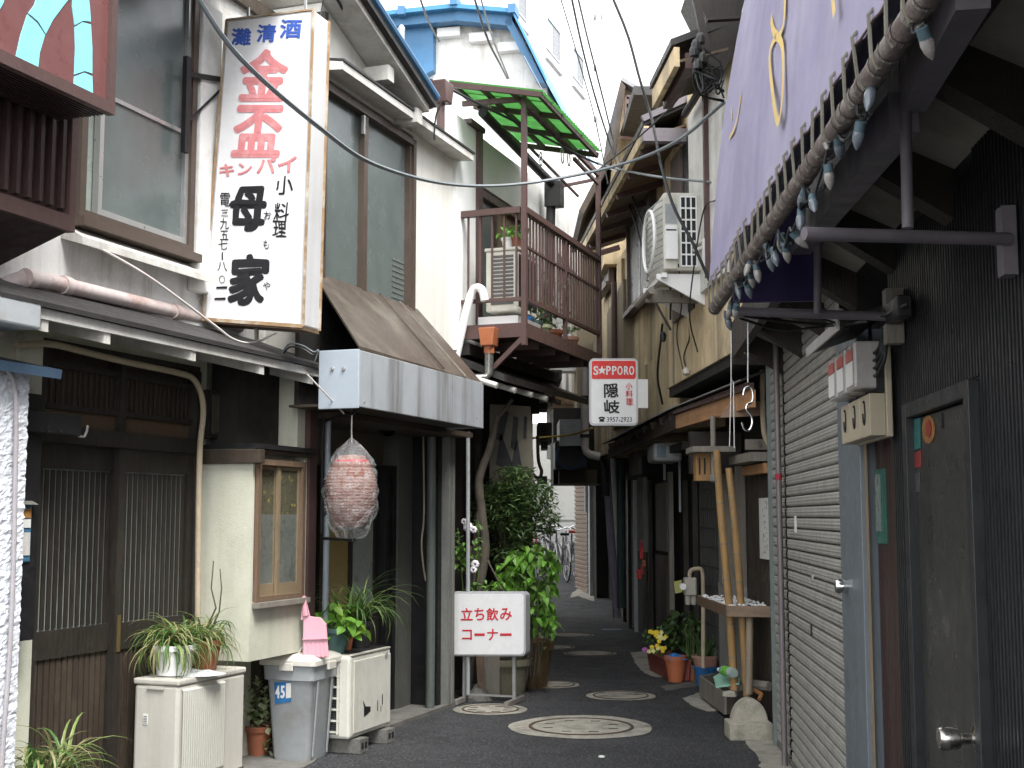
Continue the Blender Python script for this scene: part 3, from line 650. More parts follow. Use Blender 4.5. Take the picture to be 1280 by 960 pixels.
# drainpipe + hopper at the corner
b=B();q=L.pz(551,117,.08);b.prism([L.p(q[0]-.10,.0,q[1]+.09),L.p(q[0]+.10,.0,q[1]+.09),L.p(q[0]+.06,.0,q[1]-.09),L.p(q[0]-.06,.0,q[1]-.09)],L.N()*.16);part('hopper',b,m_brown,hC,bevel=.01)
b=B();b.tube([L.p(q[0],.08,q[1]-.08),L.p(q[0],.08,4.66)],.035,12);part('drainpipe',b,m_brown,hC,smooth=True)
# gutter under canopy
b=B();b.tube([L.p(.55,.12,5.12),L.p(2.5,.12,4.96)],.045,10);part('gutter',b,m_black,hC,smooth=True)
b=B();b.tube([L.p(2.55,.15,4.9),L.p(2.55,.10,4.75),L.p(2.55,.05,3.2)],.05,10);b.f_box(L,2.48,2.62,.05,.22,4.72,4.98);part('drainpipe',b,m_blkpot,hC,smooth=True)
# lower shopfront
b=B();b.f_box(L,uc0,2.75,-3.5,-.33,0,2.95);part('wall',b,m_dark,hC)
for k,u in enumerate((.22,.62,1.05,1.5,1.95,2.4)):
    b=B();b.f_box(L,u,u+.06,-.33,-.27,0,2.5);part('post',b,m_dkwood,hC)
b=B();b.prism([L.p(.3,-.33,2.98),L.p(.3,.42,2.68),L.p(.3,.42,2.74),L.p(.3,-.33,3.05)],L.D()*2.6);pr=part('pent_roof',b,m_roof,hC)
for px in (618,641,662,681,697):
    u,z=L.pz(px,495,.40);b=B();b.tube([L.p(u,.2,2.70),L.p(u,.425,2.625)],.026,10);part('rafter',b,m_whited if px<690 else m_dkwood2,pr)
b=B();b.f_box(L,.3,2.8,-.2,.1,2.92,3.02);b.f_box(L,.3,2.75,-.33,-.1,2.6,3.12);part('floor_joist',b,m_dark,hC)

# balcony
bl=thing('balcony','brown steel balcony with slatted railing, hanging over the alley','balcony',L.p(1.4,.3,3.1))
ub0,ub1,nb=.30,2.57,.6
b=B();b.f_box(L,ub0,ub1,.05,nb,3.07,3.10);part('floor',b,m_dkwood2,bl)
b=B();b.f_box(L,ub0,ub1+.02,nb-.02,nb+.02,3.05,3.17);b.f_box(L,ub0-.02,ub0+.02,.05,nb-.02,3.05,3.17);b.f_box(L,ub1-.02,ub1+.02,.05,nb-.02,3.05,3.17);part('edge_beam',b,m_brown,bl)
for k in range(4):
    b=B();u=ub0+.45*(k+1);b.f_box(L,u-.02,u+.02,.05,nb-.03,3.0,3.07);part('joist',b,m_brown,bl)
def post(u,n,z0,z1,s=.022):
    b=B();b.f_box(L,u-s,u+s,n-s,n+s,z0,z1);part('post',b,m_brown,bl)
post(ub0,nb+.001,2.98,5.13);post(ub1,nb+.001,3.0,5.05);post((ub0+ub1)/2,nb+.001,3.17,4.10,.018)
b=B();b.f_box(L,ub0,ub1,nb-.03,nb+.03,4.115,4.165);b.f_box(L,ub0-.03,ub0+.03,.03,nb-.03,4.115,4.168);part('top_rail',b,m_brown,bl)
b=B();b.f_box(L,ub0,ub1,nb-.018,nb+.018,3.36,3.39);b.f_box(L,ub0-.018,ub0+.018,.03,nb-.02,3.36,3.392);b.f_box(L,ub0,ub1,nb-.012,nb+.012,3.82,3.84);part('lower_rail',b,m_brown,bl)
bal=mesh_of(B().box(-.008,.008,-.008,.008,0,.725),'baluster',m_brown)
for k in range(27):
    u=ub0+.07+k*.084
    if u<ub1-.02:piece('baluster',bal,bl,L.p(u,nb,3.392)-WL[bl.name],(0,0,L.rot))
for n in (.09,.20,.31,.42,.53):piece('baluster',bal,bl,L.p(ub0,n,3.392)-WL[bl.name],(0,0,L.rot))
b=B();b.beam(L.p(ub0,nb,3.05),L.p(ub0,.02,2.52),.04,.04);part('brace',b,m_brown,bl)
b=B();b.beam(L.p(ub0,nb,5.11),L.p(ub1,nb,5.03),.035,.05);part('top_beam',b,m_brown,bl)
b=B();b.beam(L.p(ub0,.03,5.13),L.p(ub0,nb,5.11),.03,.045);part('top_beam',b,m_brown,bl)
b=B();b.beam(L.p(ub1,.03,4.92),L.p(ub1,nb,4.98),.025,.03);part('top_beam',b,m_brown,bl)
for px,n in ((612,0),(622,0),(636,0),(676,nb),(684,nb),(703,nb)):
    pass
# canopy
cn=thing('canopy','green corrugated plastic canopy on brown rafters over the balcony','canopy',L.p(1.2,.4,5.1))
cu0,cu1=.10,1.85;zi,zo=5.27,5.09
def cz(n,u):return zi+(zo-zi)*n/.8-.035*(u-cu0)
nc=56
for k in range(6): # separate corrugated sheets
    ua,ub=cu0+(cu1-cu0)*k/6,cu0+(cu1-cu0)*(k+1)/6+.01
    b=B();m_=14
    for j in range(2):
        n=-.02 if j==0 else .84
        for i in range(m_+1):
            u=ua+(ub-ua)*i/m_;b.v.append(L.p(u,n,cz(n,u)+.012+.009*math.sin(u*2*PI/.07)+.004*k%2))
    for i in range(m_):b.f.append((i,i+1,m_+2+i,m_+1+i))
    part('sheet',b,m_greenp,cn,smooth=True,raw=True)
for u in (cu0+.02,cu0+.6,cu0+1.18,cu1-.03):
    b=B();b.beam(L.p(u,-.02,cz(-.02,u)-.02),L.p(u,.82,cz(.82,u)-.02),.035,.045);part('rafter',b,mat('dark_canopy_wood',(.05,.026,.022),.6,.2,5),cn)
for n in (.02,.28,.55,.80):
    b=B();b.beam(L.p(cu0,n,cz(n,cu0)-.022),L.p(cu1,n,cz(n,cu1)-.022),.03,.04);part('batten',b,MC['dark_canopy_wood'],cn)
b=B();b.beam(L.p(1.9,.55,5.02),L.p(ub1,nb,4.93),.03,.03);b.beam(L.p(1.2,.3,5.0),L.p(2.2,.50,4.72),.02,.02);part('stay',b,m_brown,cn)
def ring(px,py,h,F=L,n=.5):
    u,z=F.pz(px,py,n);b=B();w=h*.28
    pts=[F.p(u+w*math.sin(a),n,z-h/2+h/2*math.cos(a)) for a in [2*PI*i/14 for i in range(15)]]
    b.tube(pts,.006,6,cap=False);return b
for i,(px,py,h,m) in enumerate(((636,126,.11,m_pvcb),(612,127,.09,m_pvcb),(676,190,.13,m_alu),(703,184,.16,m_alu),(711,190,.14,m_wire),(724,190,.10,m_alu))):
    solo('hanging_hook',ring(px,py,h,n=.25 if px<640 else .5),m,['beige ring hook nearest the post under the green canopy','small beige hook farther from the post under the green canopy','pale oval clothes clip under the canopy far end, leftmost','long pale clothes clip hanging under the canopy far end','dark clothes clip hanging beside the long pale one','small clothes clip, rightmost under the canopy end'][i],'hook','hooks hanging under the green canopy')
# ================= farther left side, alley end =================
hD=thing('house','dark narrow house front beyond the plants on the left','house',(-1,16,0))
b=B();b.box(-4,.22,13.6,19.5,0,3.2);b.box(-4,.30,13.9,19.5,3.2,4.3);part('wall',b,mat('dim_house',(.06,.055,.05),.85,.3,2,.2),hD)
b=B();b.box(-.1,.55,14.0,17.5,3.05,3.15);part('eave',b,m_roof,hD)
# AC condensers high in the dark
def wall_ac(px0,py0,px1,py1,Y,label,m):
    a=at(px0,py1,Y);c=at(px1,py0,Y);t=thing('air_conditioner',label,'air conditioner',((a.x+c.x)/2,Y+.3,a.z))
    b=B();b.box(a.x,c.x,Y,Y+.65,a.z,c.z);part('casing',b,m,t,bevel=.015)
    n=6
    for k in range(n):
        z=a.z+(c.z-a.z)*(.14+.72*k/n);b=B();b.box(a.x+.04,a.x+(c.x-a.x)*.62,Y-.006,Y+.003,z,z+(c.z-a.z)*.07);part('louvre',b,m_black,t)
    b=B();b.box(a.x+.05,c.x-.05,Y+.05,Y+.6,a.z-.07,a.z-.001);part('foot',b,m_black,t)
    return t
wall_ac(665,475,690,503,14.6,'dusty condenser under the balcony, seen beside the white railing',m_acg)
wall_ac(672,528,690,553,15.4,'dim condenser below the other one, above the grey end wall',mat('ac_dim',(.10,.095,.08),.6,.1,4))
# hanging dark lamp & pipe at left of the gap
b=B();b.tube(qbez([at(672,545,13.5),at(673,575,13.5),at(677,590,13.5),at(672,598,13.5),at(660,585,13.5)],6),.018,8)
solo('bent_pipe',b,mat('old_pink_pipe',(.13,.08,.075),.6,.3,6),'reddish grey bent pipe hanging down into the gap above the bush','pipe',smooth=True)
b=B();q=at(678,600,13.4);b.box(q.x-.055,q.x+.05,q.y-.02,q.y+.02,q.z-.045,q.z+.04);b.tube([q,q+Vector((-.06,0,-.06)),q+Vector((-.08,0,-.2))],.012)
solo('small_bracket',b,m_black,'small black bracket silhouetted against the grey end wall','bracket')
# end wall of the alley
b=B();b.box(-6,3.0,28.5,29,.2,3.6);w=struct('end_wall',b,m_greyw)
for z in (1.45,2.35):
    b=B();b.box(-6,3,28.485,28.503,z,z+.02);part('wall_joint',b,m_concd,w)
b=B();b.box(-6,3,28.48,28.503,.2,.55);part('wall_base',b,m_concd,w)
# big white apartment block
ap=thing('apartment_block','tall white apartment block towering behind the alley','building',(-2,34,0))
P=Fr(1.7,47,18,1)
b=B();b.f_box(P,-26,26,-12,0,0,42);part('wall',b,m_apt,ap)
def apwin(quad):
    us=[P.pz(x,y,0) for x,y in quad];u0=min(q[0] for q in us);u1=max(q[0] for q in us)
    z1=us[0][1];z0=us[1][1]
    b=B();b.f_box(P,u0,u1,-.05,.06,z1-.06,z1);b.f_box(P,u0,u1,-.05,.06,z0,z0+.05);b.f_box(P,u0,u0+.06,-.05,.06,z0+.05,z1-.06);b.f_box(P,u1-.06,u1,-.05,.06,z0+.05,z1-.06)
    w=part('window',b,mat('pale_frame',(.45,.46,.48),.5,.1,5),ap)
    b=B();b.f_box(P,u0+.06,u1-.06,.0,.02,z0+.05,z1-.06);part('pane',b,mat('apt_glass',(.30,.36,.40),.3,.1,2),w)
    um=(u0+u1)/2;b=B();b.f_box(P,um,u1-.06,.021,.03,z0+.05,z1-.06);part('curtain',b,mat('dark_pane',(.16,.17,.18),.3,.1,2),w)
    b=B();b.f_box(P,u0-.1,u1+.15,0,.12,z0-.42,z0-.37);part('ledge',b,mat('pale_grey_ledge',(.5,.5,.5),.8,.1,3),w)  # mid-grey strip across the wall below the window
apwin([(682,19),(682,60),(699,36),(699,68)]);apwin([(715,58),(715,95),(728,72),(728,103)])
apwin([(640,-40),(640,8),(657,-20),(657,12)])
b=B();a=at(748,0,49);c=at(748,230,49);b.tube([Vector((a.x,a.y,a.z+4)),Vector((a.x,a.y,c.z-4))],.11,10);pp=part('drainpipe',b,mat('pale_pipe',(.62,.62,.62),.5,.05,3),ap,smooth=True)
for y in (20,84,148):
    q=at(748,y,49);b=B();b.box(q.x-.17,q.x+.17,q.y-.05,q.y+.3,q.z-.07,q.z+.07);part('bracket',b,mat('dark_bracket',(.2,.2,.2),.6,.1,3),pp)
# blue roofed white house
bh=thing('house','small white gable house with bright blue roof trim','house',at(600,110,18)-Vector((0,0,3)))
Yb=17.0
G=Fr(at(600,60,Yb).x,Yb,-78,-1)   # gable faces the viewer
def gq(px,py,n=0):return G.pz(px,py,n)
out=[(497,33),(575,21),(645,29),(684,110),(684,300),(497,300)]
pts=[gq(*q) for q in out];b=B();b.prism([G.p(u,0,z) for u,z in pts],-G.N()*4);part('wall',b,m_plast,bh)
b=B();pts=[gq(*q) for q in [(497,37),(545,37),(545,92),(530,100),(497,100)]];b.prism([G.p(u,.002,z) for u,z in pts],G.N()*.15);part('wall_cladding',b,m_blue,bh)
def bar(p,q,w,n0,n1,name,m):
    (u0,z0),(u1,z1)=gq(*p),gq(*q)
    b=B();b.prism([G.p(u0,n0,z0),G.p(u1,n0,z1),G.p(u1,n0,z1+w),G.p(u0,n0,z0+w)],G.N()*(n1-n0));part(name,b,m,bh)
bar((494,43),(576,36),.16,.12,.30,'bargeboard',m_blue);bar((576,36),(646,43),.16,.12,.32,'bargeboard',m_blue)
b=B();
(u0,z0),(u1,z1),(u2,z2),(u3,z3)=gq(643,30),(gq(687,114)),gq(676,112),gq(637,38)
b.prism([G.p(u0,.1,z0),G.p(u1,.1,z1),G.p(u2,.1,z2),G.p(u3,.1,z3)],G.N()*.22);part('bargeboard',b,m_blue,bh)
b=B()
for p,q in (((492,33),(576,24)),((576,24),(648,30)),((648,30),(690,116))):
    (ua,za),(ub,zb_)=gq(*p),gq(*q);b.prism([G.p(ua,-4,za),G.p(ub,-4,zb_),G.p(ub,-4,zb_+.06),G.p(ua,-4,za+.06)],G.N()*4.42)
part('roof',b,mat('blue_roof_edge',(.05,.20,.38),.4,.1,3),bh)
for px,py in ((513,28),(577,16),(648,26)):
    u,z=gq(px,py);b=B();b.f_box(G,u-.05,u+.05,.2,.46,z-.06,z+.06);part('ridge_cap',b,m_blue,bh)
for px,py in ((560,44),(600,50),(636,62)):
    u,z=gq(px,py);b=B();b.f_box(G,u-.2,u+.12,.0,.13,z-.06,z+.06);part('purlin',b,m_white,bh)
b=B();q=gq(515,62);b.tube([G.p(q[0],.5,q[1]-.28),G.p(q[0],.5,q[1]+.06)],.045,10);b.lathe(G.p(q[0],.5,q[1]+.06),[(.045,0),(.05,.06),(.02,.1),(0,.1)],10);part('insulator',b,m_plasg,bh,smooth=True)
# grey tiled little house
th=thing('house','tiny grey tiled roof peeking over the balcony rail end','house',at(715,300,21)-Vector((0,0,4)))
T=Fr(at(700,300,21).x,21,12,1)
b=B();b.f_box(T,.35,2.2,-.3,.30,2.5,6.15);part('wall',b,m_white,th)
a0=at(700,252,21);a1=at(729,252,21.9);c0=at(706,300,20.6);c1=at(731,304,21.3)
b=B();b.prism([a0,a1,c1,c0],Vector((0,0,.06)));tr_=part('roof',b,m_tile,th)
for k in range(7):
    t=k/6.5;p=a0.lerp(c0,t);q=a1.lerp(c1,t);b=B();b.beam(p+Vector((0,-.02,.075)),q+Vector((0,-.02,.075)),.05,.03);part('tile_row',b,m_tile,tr_)
b=B();b.beam(a0+Vector((-.05,0,0)),c0+Vector((-.05,-.05,0)),.06,.12);part('verge',b,m_plast,tr_)
# far balcony over the end of the alley
fb=thing('balcony','far white railed balcony seen in the gap left of the beer sign','balcony',at(700,500,21))
a=at(664,503,20.5);c=at(740,503,20.5)
b=B();b.box(a.x,c.x,20.5,22,a.z-.03,at(0,494,20.5).z);part('edge_beam',b,m_rust,fb)
b=B();z=at(0,462,20.5).z;b.box(a.x,c.x,20.5,20.55,z-.04,z);part('top_rail',b,m_oldwood,fb)
for px in (667,683,700,709,719,727):
    x=at(px,480,20.5).x;b=B();b.box(x-.025,x+.025,20.5,20.54,at(0,495,20.5).z,z-.04);part('baluster',b,m_white,fb)
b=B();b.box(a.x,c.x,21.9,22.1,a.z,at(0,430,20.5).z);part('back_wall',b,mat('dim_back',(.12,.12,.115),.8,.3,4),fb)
b=B();b.box(a.x-.3,c.x,19.9,20.3,at(0,466,20).z+.02,at(0,456,20).z);part('hood',b,m_plast,fb)
# tangle below: wall AC with blue fan, duct box
t=thing('air_conditioner','dark condenser with bluish fan hanging over the end of the alley','air conditioner',at(715,585,18.5))
a=at(694,585,18.5);c=at(735,510,18.5);b=B();b.box(a.x,c.x,18.5,19.3,a.z,a.z+.40);part('casing',b,m_black,t,bevel=.02)
b=B();q=at(712,570,18.48);b.lathe(q,[(.19,0),(.20,.02),(.17,.03),(.17,0)],20,axis=(0,-1,0));part('fan_ring',b,mat('dim_blue',(.03,.06,.12),.4,.2,5),t,smooth=True)
b=B();a=at(699,560,18.4);b.box(a.x,a.x+.42,18.2,19.3,a.z+.02,a.z+.40);part('guard',b,mat('dim_metal',(.13,.14,.14),.5,.3,6),t)
b=B();q=at(694,590,18.6);b.box(q.x-.0,q.x+.75,19.4,20.8,q.z-.15,q.z+1.0);solo('cross_beam',b,m_dark,'dark block of building spanning the end of the alley','building')
b=B();q=at(701,594,19);b.box(q.x-.02,q.x+.55,19.2,19.35,q.z-.12,q.z+.09);solo('plywood_board',b,mat('plywood',(.15,.12,.08),.8,.2,4),'small brown board under the hanging condenser at alley end','board')
# rusty white vertical downpipe beside the beer sign
dp=[at(731,440,15),at(731,560,15),at(733,565,15),at(737,568,15),at(750,571,15.0)]
b=B();b.tube(dp,.047,12);t=solo('downpipe',b,m_pvc,'grey white downpipe with elbow just left of the beer sign','pipe',smooth=True)
for y in (497,545):
    q=at(731,y,15);b=B();b.tube([q+Vector((0,0,-.02)),q+Vector((0,0,.02))],.056,12);part('clamp',b,m_black,t)

# bicycles
def bicycle(loc,rz,label,frame_m,saddle_m):
    t=thing('bicycle',label,'bicycle',loc,'parked bicycles at the end of the alley',rz)
    WL[t.name]=Vector((0,0,0))
    r=.32
    for x in (-.52,.52):
        b=B();b.tube([Vector((x+r*math.cos(a),0,r+r*math.sin(a))) for a in [2*PI*i/28 for i in range(29)]],.017,6,cap=False);w=part('wheel',b,m_blkpot,t,smooth=True)
        b=B();b.tube([Vector((x+(r-.022)*math.cos(a),0,r+(r-.022)*math.sin(a))) for a in [2*PI*i/28 for i in range(29)]],.010,5,cap=False);part('rim',b,m_rim,w)
        b=B()
        for i in range(14):
            a=2*PI*i/14;b.tube([Vector((x,0,r)),Vector((x+(r-.03)*math.cos(a),.0,r+(r-.03)*math.sin(a)))],.0025,3,cap=False)
        part('spokes',b,m_rim,w,stuff=True)
        b=B();b.tube([Vector((x+(r+.035)*math.cos(a),0,r+(r+.035)*math.sin(a))) for a in [.15*PI+.8*PI*i/10 for i in range(11)]],.018,5);part('mudguard',b,m_rim,t)
    b=B()
    for p,q in (((-.52,0,.32),(-.1,0,.3)),((-.1,0,.3),(-.22,0,.82)),((-.52,0,.32),(-.2,0,.72)),((-.1,0,.3),(.38,0,.72)),((-.18,0,.55),(.4,0,.80)),((.52,0,.32),(.38,0,.88))):b.tube([Vector(p),Vector(q)],.017,6)
    part('frame',b,frame_m,t)
    b=B();b.tube(qbez([(.30,-.27,.96),(.36,-.2,.99),(.40,0,.93),(.36,.2,.99),(.30,.27,.96)],4),.013,6);b.tube([(.38,0,.85),(.40,0,.95)],.015,6);part('handlebar',b,m_chrome,t)
    b=B();b.prism([Vector((-.36,-.09,.84)),Vector((-.36,.09,.84)),Vector((-.12,.035,.85)),Vector((-.06,0,.85)),Vector((-.12,-.035,.85))],Vector((0,0,.05)));part('saddle',b,saddle_m,t,bevel=.015)
    b=B();b.tube([(-.12,.1,.3),(-.12,.14,.3)],.05,10);b.tube([(-.12,.02,.3),(.0,.12,.2)],.01,5);part('crank',b,m_chrome,t)
    b=B()
    for i in range(5):
        z=.72+.05*i;b.tube([(.46,-.14,z),(.72,-.14,z),(.72,.14,z),(.46,.14,z),(.46,-.14,z)],.004,4,cap=False)
    for (x,y) in ((.46,-.14),(.6,-.14),(.72,-.14),(.72,0),(.72,.14),(.6,.14),(.46,.14)):b.tube([(x,y,.72),(x,y,.92)],.004,4,cap=False)
    part('basket',b,m_alu,t)
    return t
redm=mat('bike_red',(.35,.05,.03),.4,.1,4,0);grym=mat('bike_silver',(.10,.10,.11),.4,.1,4,0,metal=.3)
m_rim=mat('wheel_rim',(.30,.30,.30),.35,.2,9,0,metal=.5)
def bz(x,y):return Vector((x,y,gz(y)))
p=at(698,716,24.6)
bicycle(bz(.92,24.3),math.radians(100),'bicycle with black saddle, second of the row from the shutter',grym,m_black)
bicycle(bz(.70,24.9),math.radians(100),'silver bicycle, the one with its wheel closest to the bush',grym,m_black)
bicycle(bz(1.12,25.0),math.radians(98),'bicycle with a red brown saddle in the row',grym,redm)
bicycle(bz(1.32,24.4),math.radians(97),'bicycle half hidden behind the far shutter edge',grym,m_black)
bicycle(bz(.42,25.2),math.radians(104),'bicycle mostly hidden behind the bush',redm,m_black)
# ================= RIGHT: black corrugated house, shutter, doors =================
hR=thing('house','dark corrugated house with steel shutters filling the right edge','house',R.p(-2,-1.5,0))
u_p=0.0
uS=R.pz(1051,700,0)[0]   # shutter right end
uJ=R.pz(1078,700,0)[0];uD=R.pz(1112,700,0)[0]
uE=R.pz(965,800,0)[0]
zt=2.80
b=B();b.f_box(R,uE-.02,uE+.015,-3,.005,0,3.0);part('end_post',b,mat('end_post_green_grey',(.16,.19,.18),.6,.15,4),hR)
b=B();b.f_box(R,uS,uE-.02,-3,-.06,0,3.0);part('wall',b,m_dark,hR)
pl=B();pl.tube([R.p(0,.02,0),R.p(0,.02,2.9)],.019,12);
po=part('shutter_pole',pl,mat('shutter_pole_metal',(.20,.175,.18),.45,.15,4,.05,metal=.3),hR,smooth=True)
b=B();q=R.pz(987,592,.03);b.tube([R.p(0,.02,q[1]-.02),R.p(0,.02,q[1]+.02)],.022,12);part('tape',b,mat('red_tape',(.35,.03,.05),.6),po)
for (a,e,nm) in ((uS,-.035,'right'),(.035,uE-.02,'left')):
    b=B();b.f_box(R,a,e,-.055,-.045,0,2.9);s=part('shutter',b,m_black,hR)
    w=e-a;P_=.0655;n=int(2.85/P_)
    # slat profile: curved, with fine ribs
    bb=B();prof=[(0,0)]
    K=6
    for i in range(K+1):
        t=i/K;prof.append((.020+.004*math.sin(PI*t)+(.0025 if i%2 else 0),.006+(P_-.012)*t))
    prof.append((0,P_-.004))
    V=[];Fc=[]
    for x in (-w/2,w/2):
        for (y,z) in prof:V.append((x,y,z))
    k=len(prof)
    for i in range(k-1):Fc.append((i,i+1,k+i+1,k+i))
    bb.add(V,Fc);me=mesh_of(bb,'slat',m_shut)
    for i in range(n):
        piece('slat',me,s,R.p((a+e)/2,-.045,.035+i*P_)-WL[s.name],(0,0,R.rot))
    b=B();b.f_box(R,a,e,-.045,-.015,.0,.033);part('bottom_bar',b,m_concd,s)
for (px,py,w,h,m,nm,lab) in ((995,655,.05,.10,m_paper,'sticker','small white paper slip stuck on the shutter'),(1016,722,.05,.035,m_alu,'lock',None),(977,702,.05,.03,mat('green_scrawl',(.05,.22,.09),.6,.2,30),'sticker',None),(1015,788,.012,.06,m_black,'lock',None)):
    u,z=R.pz(px,py,-.02);b=B();b.f_box(R,u-w/2,u+w/2,-.021,-.012,z-h/2,z+h/2);part(nm,b,m,hR)
b=B();b.f_box(R,uD,uS,-3,-.25,0,2.9);part('recess_wall',b,m_dark,hR)
b=B();b.f_box(R,uJ,uS,-.12,.0,0,2.35);part('door_jamb',b,m_jamb,hR,bevel=.004)
b=B();b.f_box(R,uJ-.03,uJ-.001,-.026,-.02,0,2.3);part('door_trim',b,mat('tan_trim',(.25,.18,.11),.6,.2,5),hR)
# brown narrow door
u0,u1=uD+.0,uJ-.032
b=B();b.f_box(R,u0,u1,-.10,-.06,0,1.95);d=part('door',b,mat('red_brown_door',(.040,.018,.014),.35,.4,3,.08,40,stretch=(4,4,.3)),hR)
b=B();b.f_box(R,u0,u1,-.1,-.03,1.955,2.10);part('door_header',b,m_oldwood,d)
pa=R.pz(1099,587,-.06);pb_=R.pz(1111,680,-.06);b=B();b.f_box(R,pb_[0]+.02,pa[0]+.02,-.06,-.045,pb_[1],pa[1]);part('green_frame',b,mat('sea_green_film',(.03,.11,.085),.4,.2,6),d)
b=B();b.f_box(R,pb_[0]+.05,pa[0]-.01,-.044,-.039,pb_[1]+.05,pa[1]-.02);part('pane',b,mat('pale_film',(.16,.20,.18),.3,.1,6),d)
k=R.pz(1088,733,-.1);b=B();b.lathe(R.p(k[0],-.06,k[1]),[(.03,0),(.03,.015),(.014,.02),(.014,.05),(.03,.06),(.034,.10),(.026,.115),(0,.115)],16,axis=R.N());part('knob',b,m_chrome,d,smooth=True)
# black corrugated wall with second door
dr0=R.pz(1216,700,0)[0];dr1=R.pz(1138,600,0)[0];zd=R.pz(1217,467,.03)[1]-.05
b=B();b.f_box(R,-8,dr0-.05,-3,-.03,0,2.9);b.f_box(R,dr1+.05,uD,-3,-.03,0,2.9);b.f_box(R,dr0-.05,dr1+.05,-3,-.03,zd+.05,2.9);cw=part('wall',b,m_blackw,hR)
rb=mesh_of(B().box(-.007,.007,-.006,.008,0,2.6),'rib',m_blackw);rbs=mesh_of(B().box(-.007,.007,-.006,.008,0,.62),'rib',m_blackw)
u=-6.2
while u<uD-.01:
    if u<dr0-.06 or u>dr1+.06:piece('rib',rb,cw,R.p(u,-.028,.02)-WL[cw.name],(0,0,R.rot))
    else:piece('rib',rbs,cw,R.p(u,-.028,zd+.06)-WL[cw.name],(0,0,R.rot))
    u+=.032
b=B();b.f_box(R,dr0-.055,dr0,-.1,.012,0,zd+.05);b.f_box(R,dr1,dr1+.055,-.1,.012,0,zd+.05);b.f_box(R,dr0,dr1,-.1,.010,zd,zd+.05)
d=part('door',b,m_blackw,hR,bevel=.003)
b=B();b.f_box(R,dr0+.002,dr1-.002,-.07,-.02,.01,zd-.005);part('leaf',b,m_blackd,d,bevel=.003)
k=R.pz(1196,912,-.0);b=B();b.lathe(R.p(dr0+.09,-.02,k[1]),[(.038,0),(.038,.012),(.016,.02),(.016,.045),(.030,.055),(.036,.10),(.030,.112),(0,.112)],20,axis=R.N());part('knob',b,mat('brushed_knob',(.5,.48,.45),.25,.1,8,0,metal=1),d,smooth=True)
def stick(pxs,m,n=-.0185,nm='sticker'):
    P=[R.pz(x,y,n) for x,y in pxs];b=B();b.prism([R.p(u,n,z) for u,z in P],R.N()*.002);part(nm,b,m,d)
stick([(1143,524),(1151,522),(1151,560),(1143,563)],mat('teal_sticker',(.025,.13,.12),.5,.2,20))
stick([(1143,566),(1152,563),(1152,583),(1143,586)],mat('dull_red_sticker',(.22,.03,.03),.5,.2,20))
c0=(1161,537);stick([(c0[0]+8*math.cos(a),c0[1]+18*math.sin(a)) for a in [2*PI*i/14 for i in range(14)]],mat('orange_sticker',(.24,.11,.03),.5,.6,28))
stick([(c0[0]+3.5*math.cos(a),c0[1]-1+11*math.sin(a)) for a in [2*PI*i/12 for i in range(12)]],mat('dark_red_print',(.25,.03,.02),.5,.4,40),n=-.016)
stick([(1133,550),(1138,549),(1138,588),(1133,590)],mat('pale_hinge_label',(.28,.28,.25),.6,.5,40),nm='label_plate')
stick([(1143,592),(1150,590),(1151,614),(1144,616)],mat('dark_charm',(.07,.07,.07),.4,.3,40))
stick([(1176,517),(1178,516),(1179,534),(1177,535)],m_black)
# upper storey overhang with beams and plaster
hov=.22
uo=.35
zo=2.62
b=B();b.f_box(R,-8,uo,-3,-.035,2.9,6.5);b.f_box(R,uo,uE+.06,-3,-.1,3.0,4.6);part('upper_wall',b,m_dark,hR)
# sloped plaster soffit between the beams
m_soff=mat('stained_soffit',(.26,.245,.20),.9,.15,3,.35,40,dirt=((.13,.115,.085),.6,2.5))
b=B();b.prism([R.p(-8,-.03,zo),R.p(-8,hov,zo+.12),R.p(-8,hov,zo+.2),R.p(-8,-.03,zo+.2)],R.D()*(8+uo));part('soffit',b,m_soff,hR)
for u in (-6.1,-5.15,-4.3,-3.45,-2.6,-1.75,-.9,0):
    b=B();b.prism([R.p(u,-.03,zo-.16),R.p(u,hov,zo-.0),R.p(u,hov,zo+.14),R.p(u,-.03,zo+.02)],R.D()*.11);part('beam',b,m_dkwood,hR)
b=B();b.f_box(R,-8,uo,hov+.001,hov+.05,zo-.02,zo+.22);part('edge_beam',b,m_dkwood,hR)
# conduit & wires by the box
b=B();q0=R.pz(1140,368,.0);q1=R.pz(1117,412,.0);b.f_box(R,q0[0],q1[0],0,.05,q1[1],q0[1]);jb=solo('junction_box',b,m_blackw,'dark box on the corrugated wall where the lower awning arm ends','box',bevel=.005)
for k in range(4):
    b=B();p=[R.p(q1[0]+.02-.02*k,.03,q1[1]),R.p(q1[0]+.04-.03*k,.05,q1[1]-.07-.02*k),R.p(q1[0]+.12,.06,q1[1]-.06-.03*k),R.p(q1[0]+.3,.03,q1[1]+.08)]
    b.tube(qbez(p,6),.007,6);part('cable',b,m_wire,jb)
